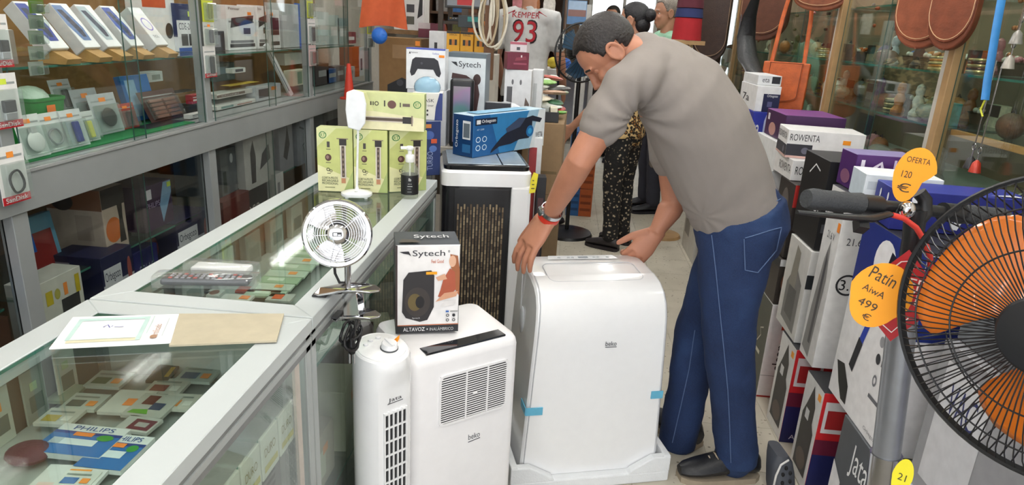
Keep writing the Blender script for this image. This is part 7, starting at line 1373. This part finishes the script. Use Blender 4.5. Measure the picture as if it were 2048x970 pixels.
# far shelves of leather goods left of the doorway
fs_ = thing('back_shelving', 'brown shelving of leather goods along the back left of the shop', 'shelving', (-.45, 7.6, 0)); BM = M('5a4130', .6)
for x in (-1.1, -.35, .35): MB().box((x-.02, -.15, 0), (x+.02, .25, 2.4), BM).build('side_board', fs_)
for z in (.5, .95, 1.28, 1.6, 1.95): MB().box((-1.1, -.15, z), (.35, .25, z+.025), BM).build('shelf', fs_)
MB().box((-1.1, .25, 0), (.35, .27, 2.4), M('6e5644', .7)).build('back_board', fs_)
random.seed(21)
for r_, z in enumerate((.976, 1.306, 1.626)):
    for k in range(9):
        x = -1.42+k*.165; nm, c = palette[(k*3+r_*5) % 16]
        if -.9 < x < -.72 or x > -.2: continue
        mb = MB(); hh = random.uniform(.14, .25); L = M(c, .5, var=.2); mb.prism([(-.06, 0), (.06, 0), (.065, hh*.6), (.045, hh), (-.045, hh), (-.065, hh*.6)], -.04, .04, L); mb.tube([(-.035, 0, hh-.01), (-.02, 0, hh+.04), (.02, 0, hh+.04), (.035, 0, hh-.01)], .006, L, 6)
        tag(mb.build('leather_purse', loc=(x, 7.58, z), bevel=.006), '%s purse, %s from the left on the %s back shelf' % (nm, ('first', 'second', 'third', 'fourth', 'fifth', 'sixth', 'seventh', 'eighth', 'ninth')[k], ('low', 'middle', 'top')[r_]), 'purse', 'purses on the back shelving')
# white bench with yellow and blue bundles, framed blue poster, crates
wb3 = thing('white_bench', 'white low bench behind the jersey in the back of the shop', 'bench', (P(1118, 115, y=6.4).x, 6.5, 0)); MB().box((-.28, -.2, 1.10), (.34, .2, 1.16), M('dedede', .5)).build('top', wb3, .004)
for sx in (-.25, .31): MB().box((sx-.02, -.18, 0), (sx+.02, .18, 1.10), M('cfcfcf', .5)).build('leg', wb3)
MB().box((-.28, .16, .5), (.34, .18, 1.10), M('c4c8d8', .5)).build('back_board', wb3)
for u, c, l in ((1108, 'c8b23a', 'yellow fabric bundle on the white bench'), (1133, '2f62b8', 'blue fabric bundle on the white bench')):
    q_ = P(u, 92, y=6.4); tag(MB().ball((0, 0, .05), (.055, .08, .05), M(c, .8, bump=.5, bscale=20), 16, 9).build('fabric_bundle', loc=(q_.x, 6.45, 1.161)), l, 'bundle', 'fabric bundles')
q_ = P(1154, 25, y=5.6); ps = thing('hanging_poster', 'blue seaside poster on a board hanging above the standing fan', 'poster', (q_.x, 5.6, q_.z)); MB().box((-.075, 0, -.09), (.075, .01, .09), M('5f86b4', .5)).build('board', ps); MB().box((-.07, -.001, -.03), (.07, 0, .02), M('8f6a64', .5)).build('print', ps); MB().box((-.07, -.001, .02), (.07, 0, .085), M('a8c0dc', .5)).build('print', ps); MB().tube([(0, .005, .09), (0, .005, 2.8-q_.z)], .003, BK, 6).build('cord', ps)
for i, (u, v, c, l) in enumerate(((1160, 235, '2a5f9a', 'blue crate low beside the black standing fan'), (1186, 240, 'b85a2a', 'orange crate beside the blue crate in the aisle'))):
    q_ = P(u, v, y=5.5); cr = thing('crate', l, 'crate', (q_.x, 5.6, 0)); 
    for z in range(3): carton('plastic_crate', '%s plastic crate, %s of its stack beyond the standing fan' % (('blue', 'orange')[i], ('lowest', 'middle', 'topmost')[z]), 'crate', (.11, .3, .235), (q_.x, 5.7, .24*z+.001), 0, col=c, art=[('F', 'r', .1, .2+.25*k, .9, .3+.25*k, ('1c4270', '8a3f1c')[i]) for k in range(3)], group='plastic crates in the aisle')
    bpy.data.objects.remove(cr)

# ================================================================ pieces that belong to a part hang below that part
UNDER = dict(grille_slat='grille_recess', grille_bar='grille_recess', louvre_tab='grille_recess', timer_knob='control_panel', button='control_panel', display='control_panel', iris='eye', plug_pin='plug', watch_case='watch_strap', lace='shoe', sole='shoe',
    front_wire='guard_rim', rear_wire='guard_rim', guard_wire='guard_rim', guard_ring='guard_rim', pad_cell='front_frame', badge='hub_cap', key='handset', dip_tube='bottle', label='bottle', stitching='flap', seam='jeans', number='shirt', number_outline='shirt', name_lettering='shirt', shoulder_stripe='shirt',
    touch_switch='base', pump_head='cap', zip='pouch', hole='upper', cord='upper', navy_band='body', cover_edge='front_cover', protective_tape='front_cover', lid_seam='housing', grip_hollow='housing', flank_seam='housing', spring='side_plate', grip_pad='upper_jaw', post_strip='post', red_shirt_print='print', sliding_track='middle_rail', handwriting='price_tag')
bpy.context.view_layer.update()
stem_ = lambda o: o.name.split('.')[0]
for t in [o for o in bpy.data.objects if o.parent is None and o.get('category')]:
    ch = list(t.children); mid = lambda o: o.matrix_local @ (sum((Vector(c) for c in o.bound_box), Vector())/8)
    for c in ch:
        cand = [k for k in ch if stem_(k) == UNDER.get(stem_(c)) and k is not c]
        if not cand: continue
        m = mid(c); p = min(cand, key=lambda k: (mid(k)-m).length)
        c.parent = p; c.matrix_parent_inverse = p.matrix_basis.inverted()
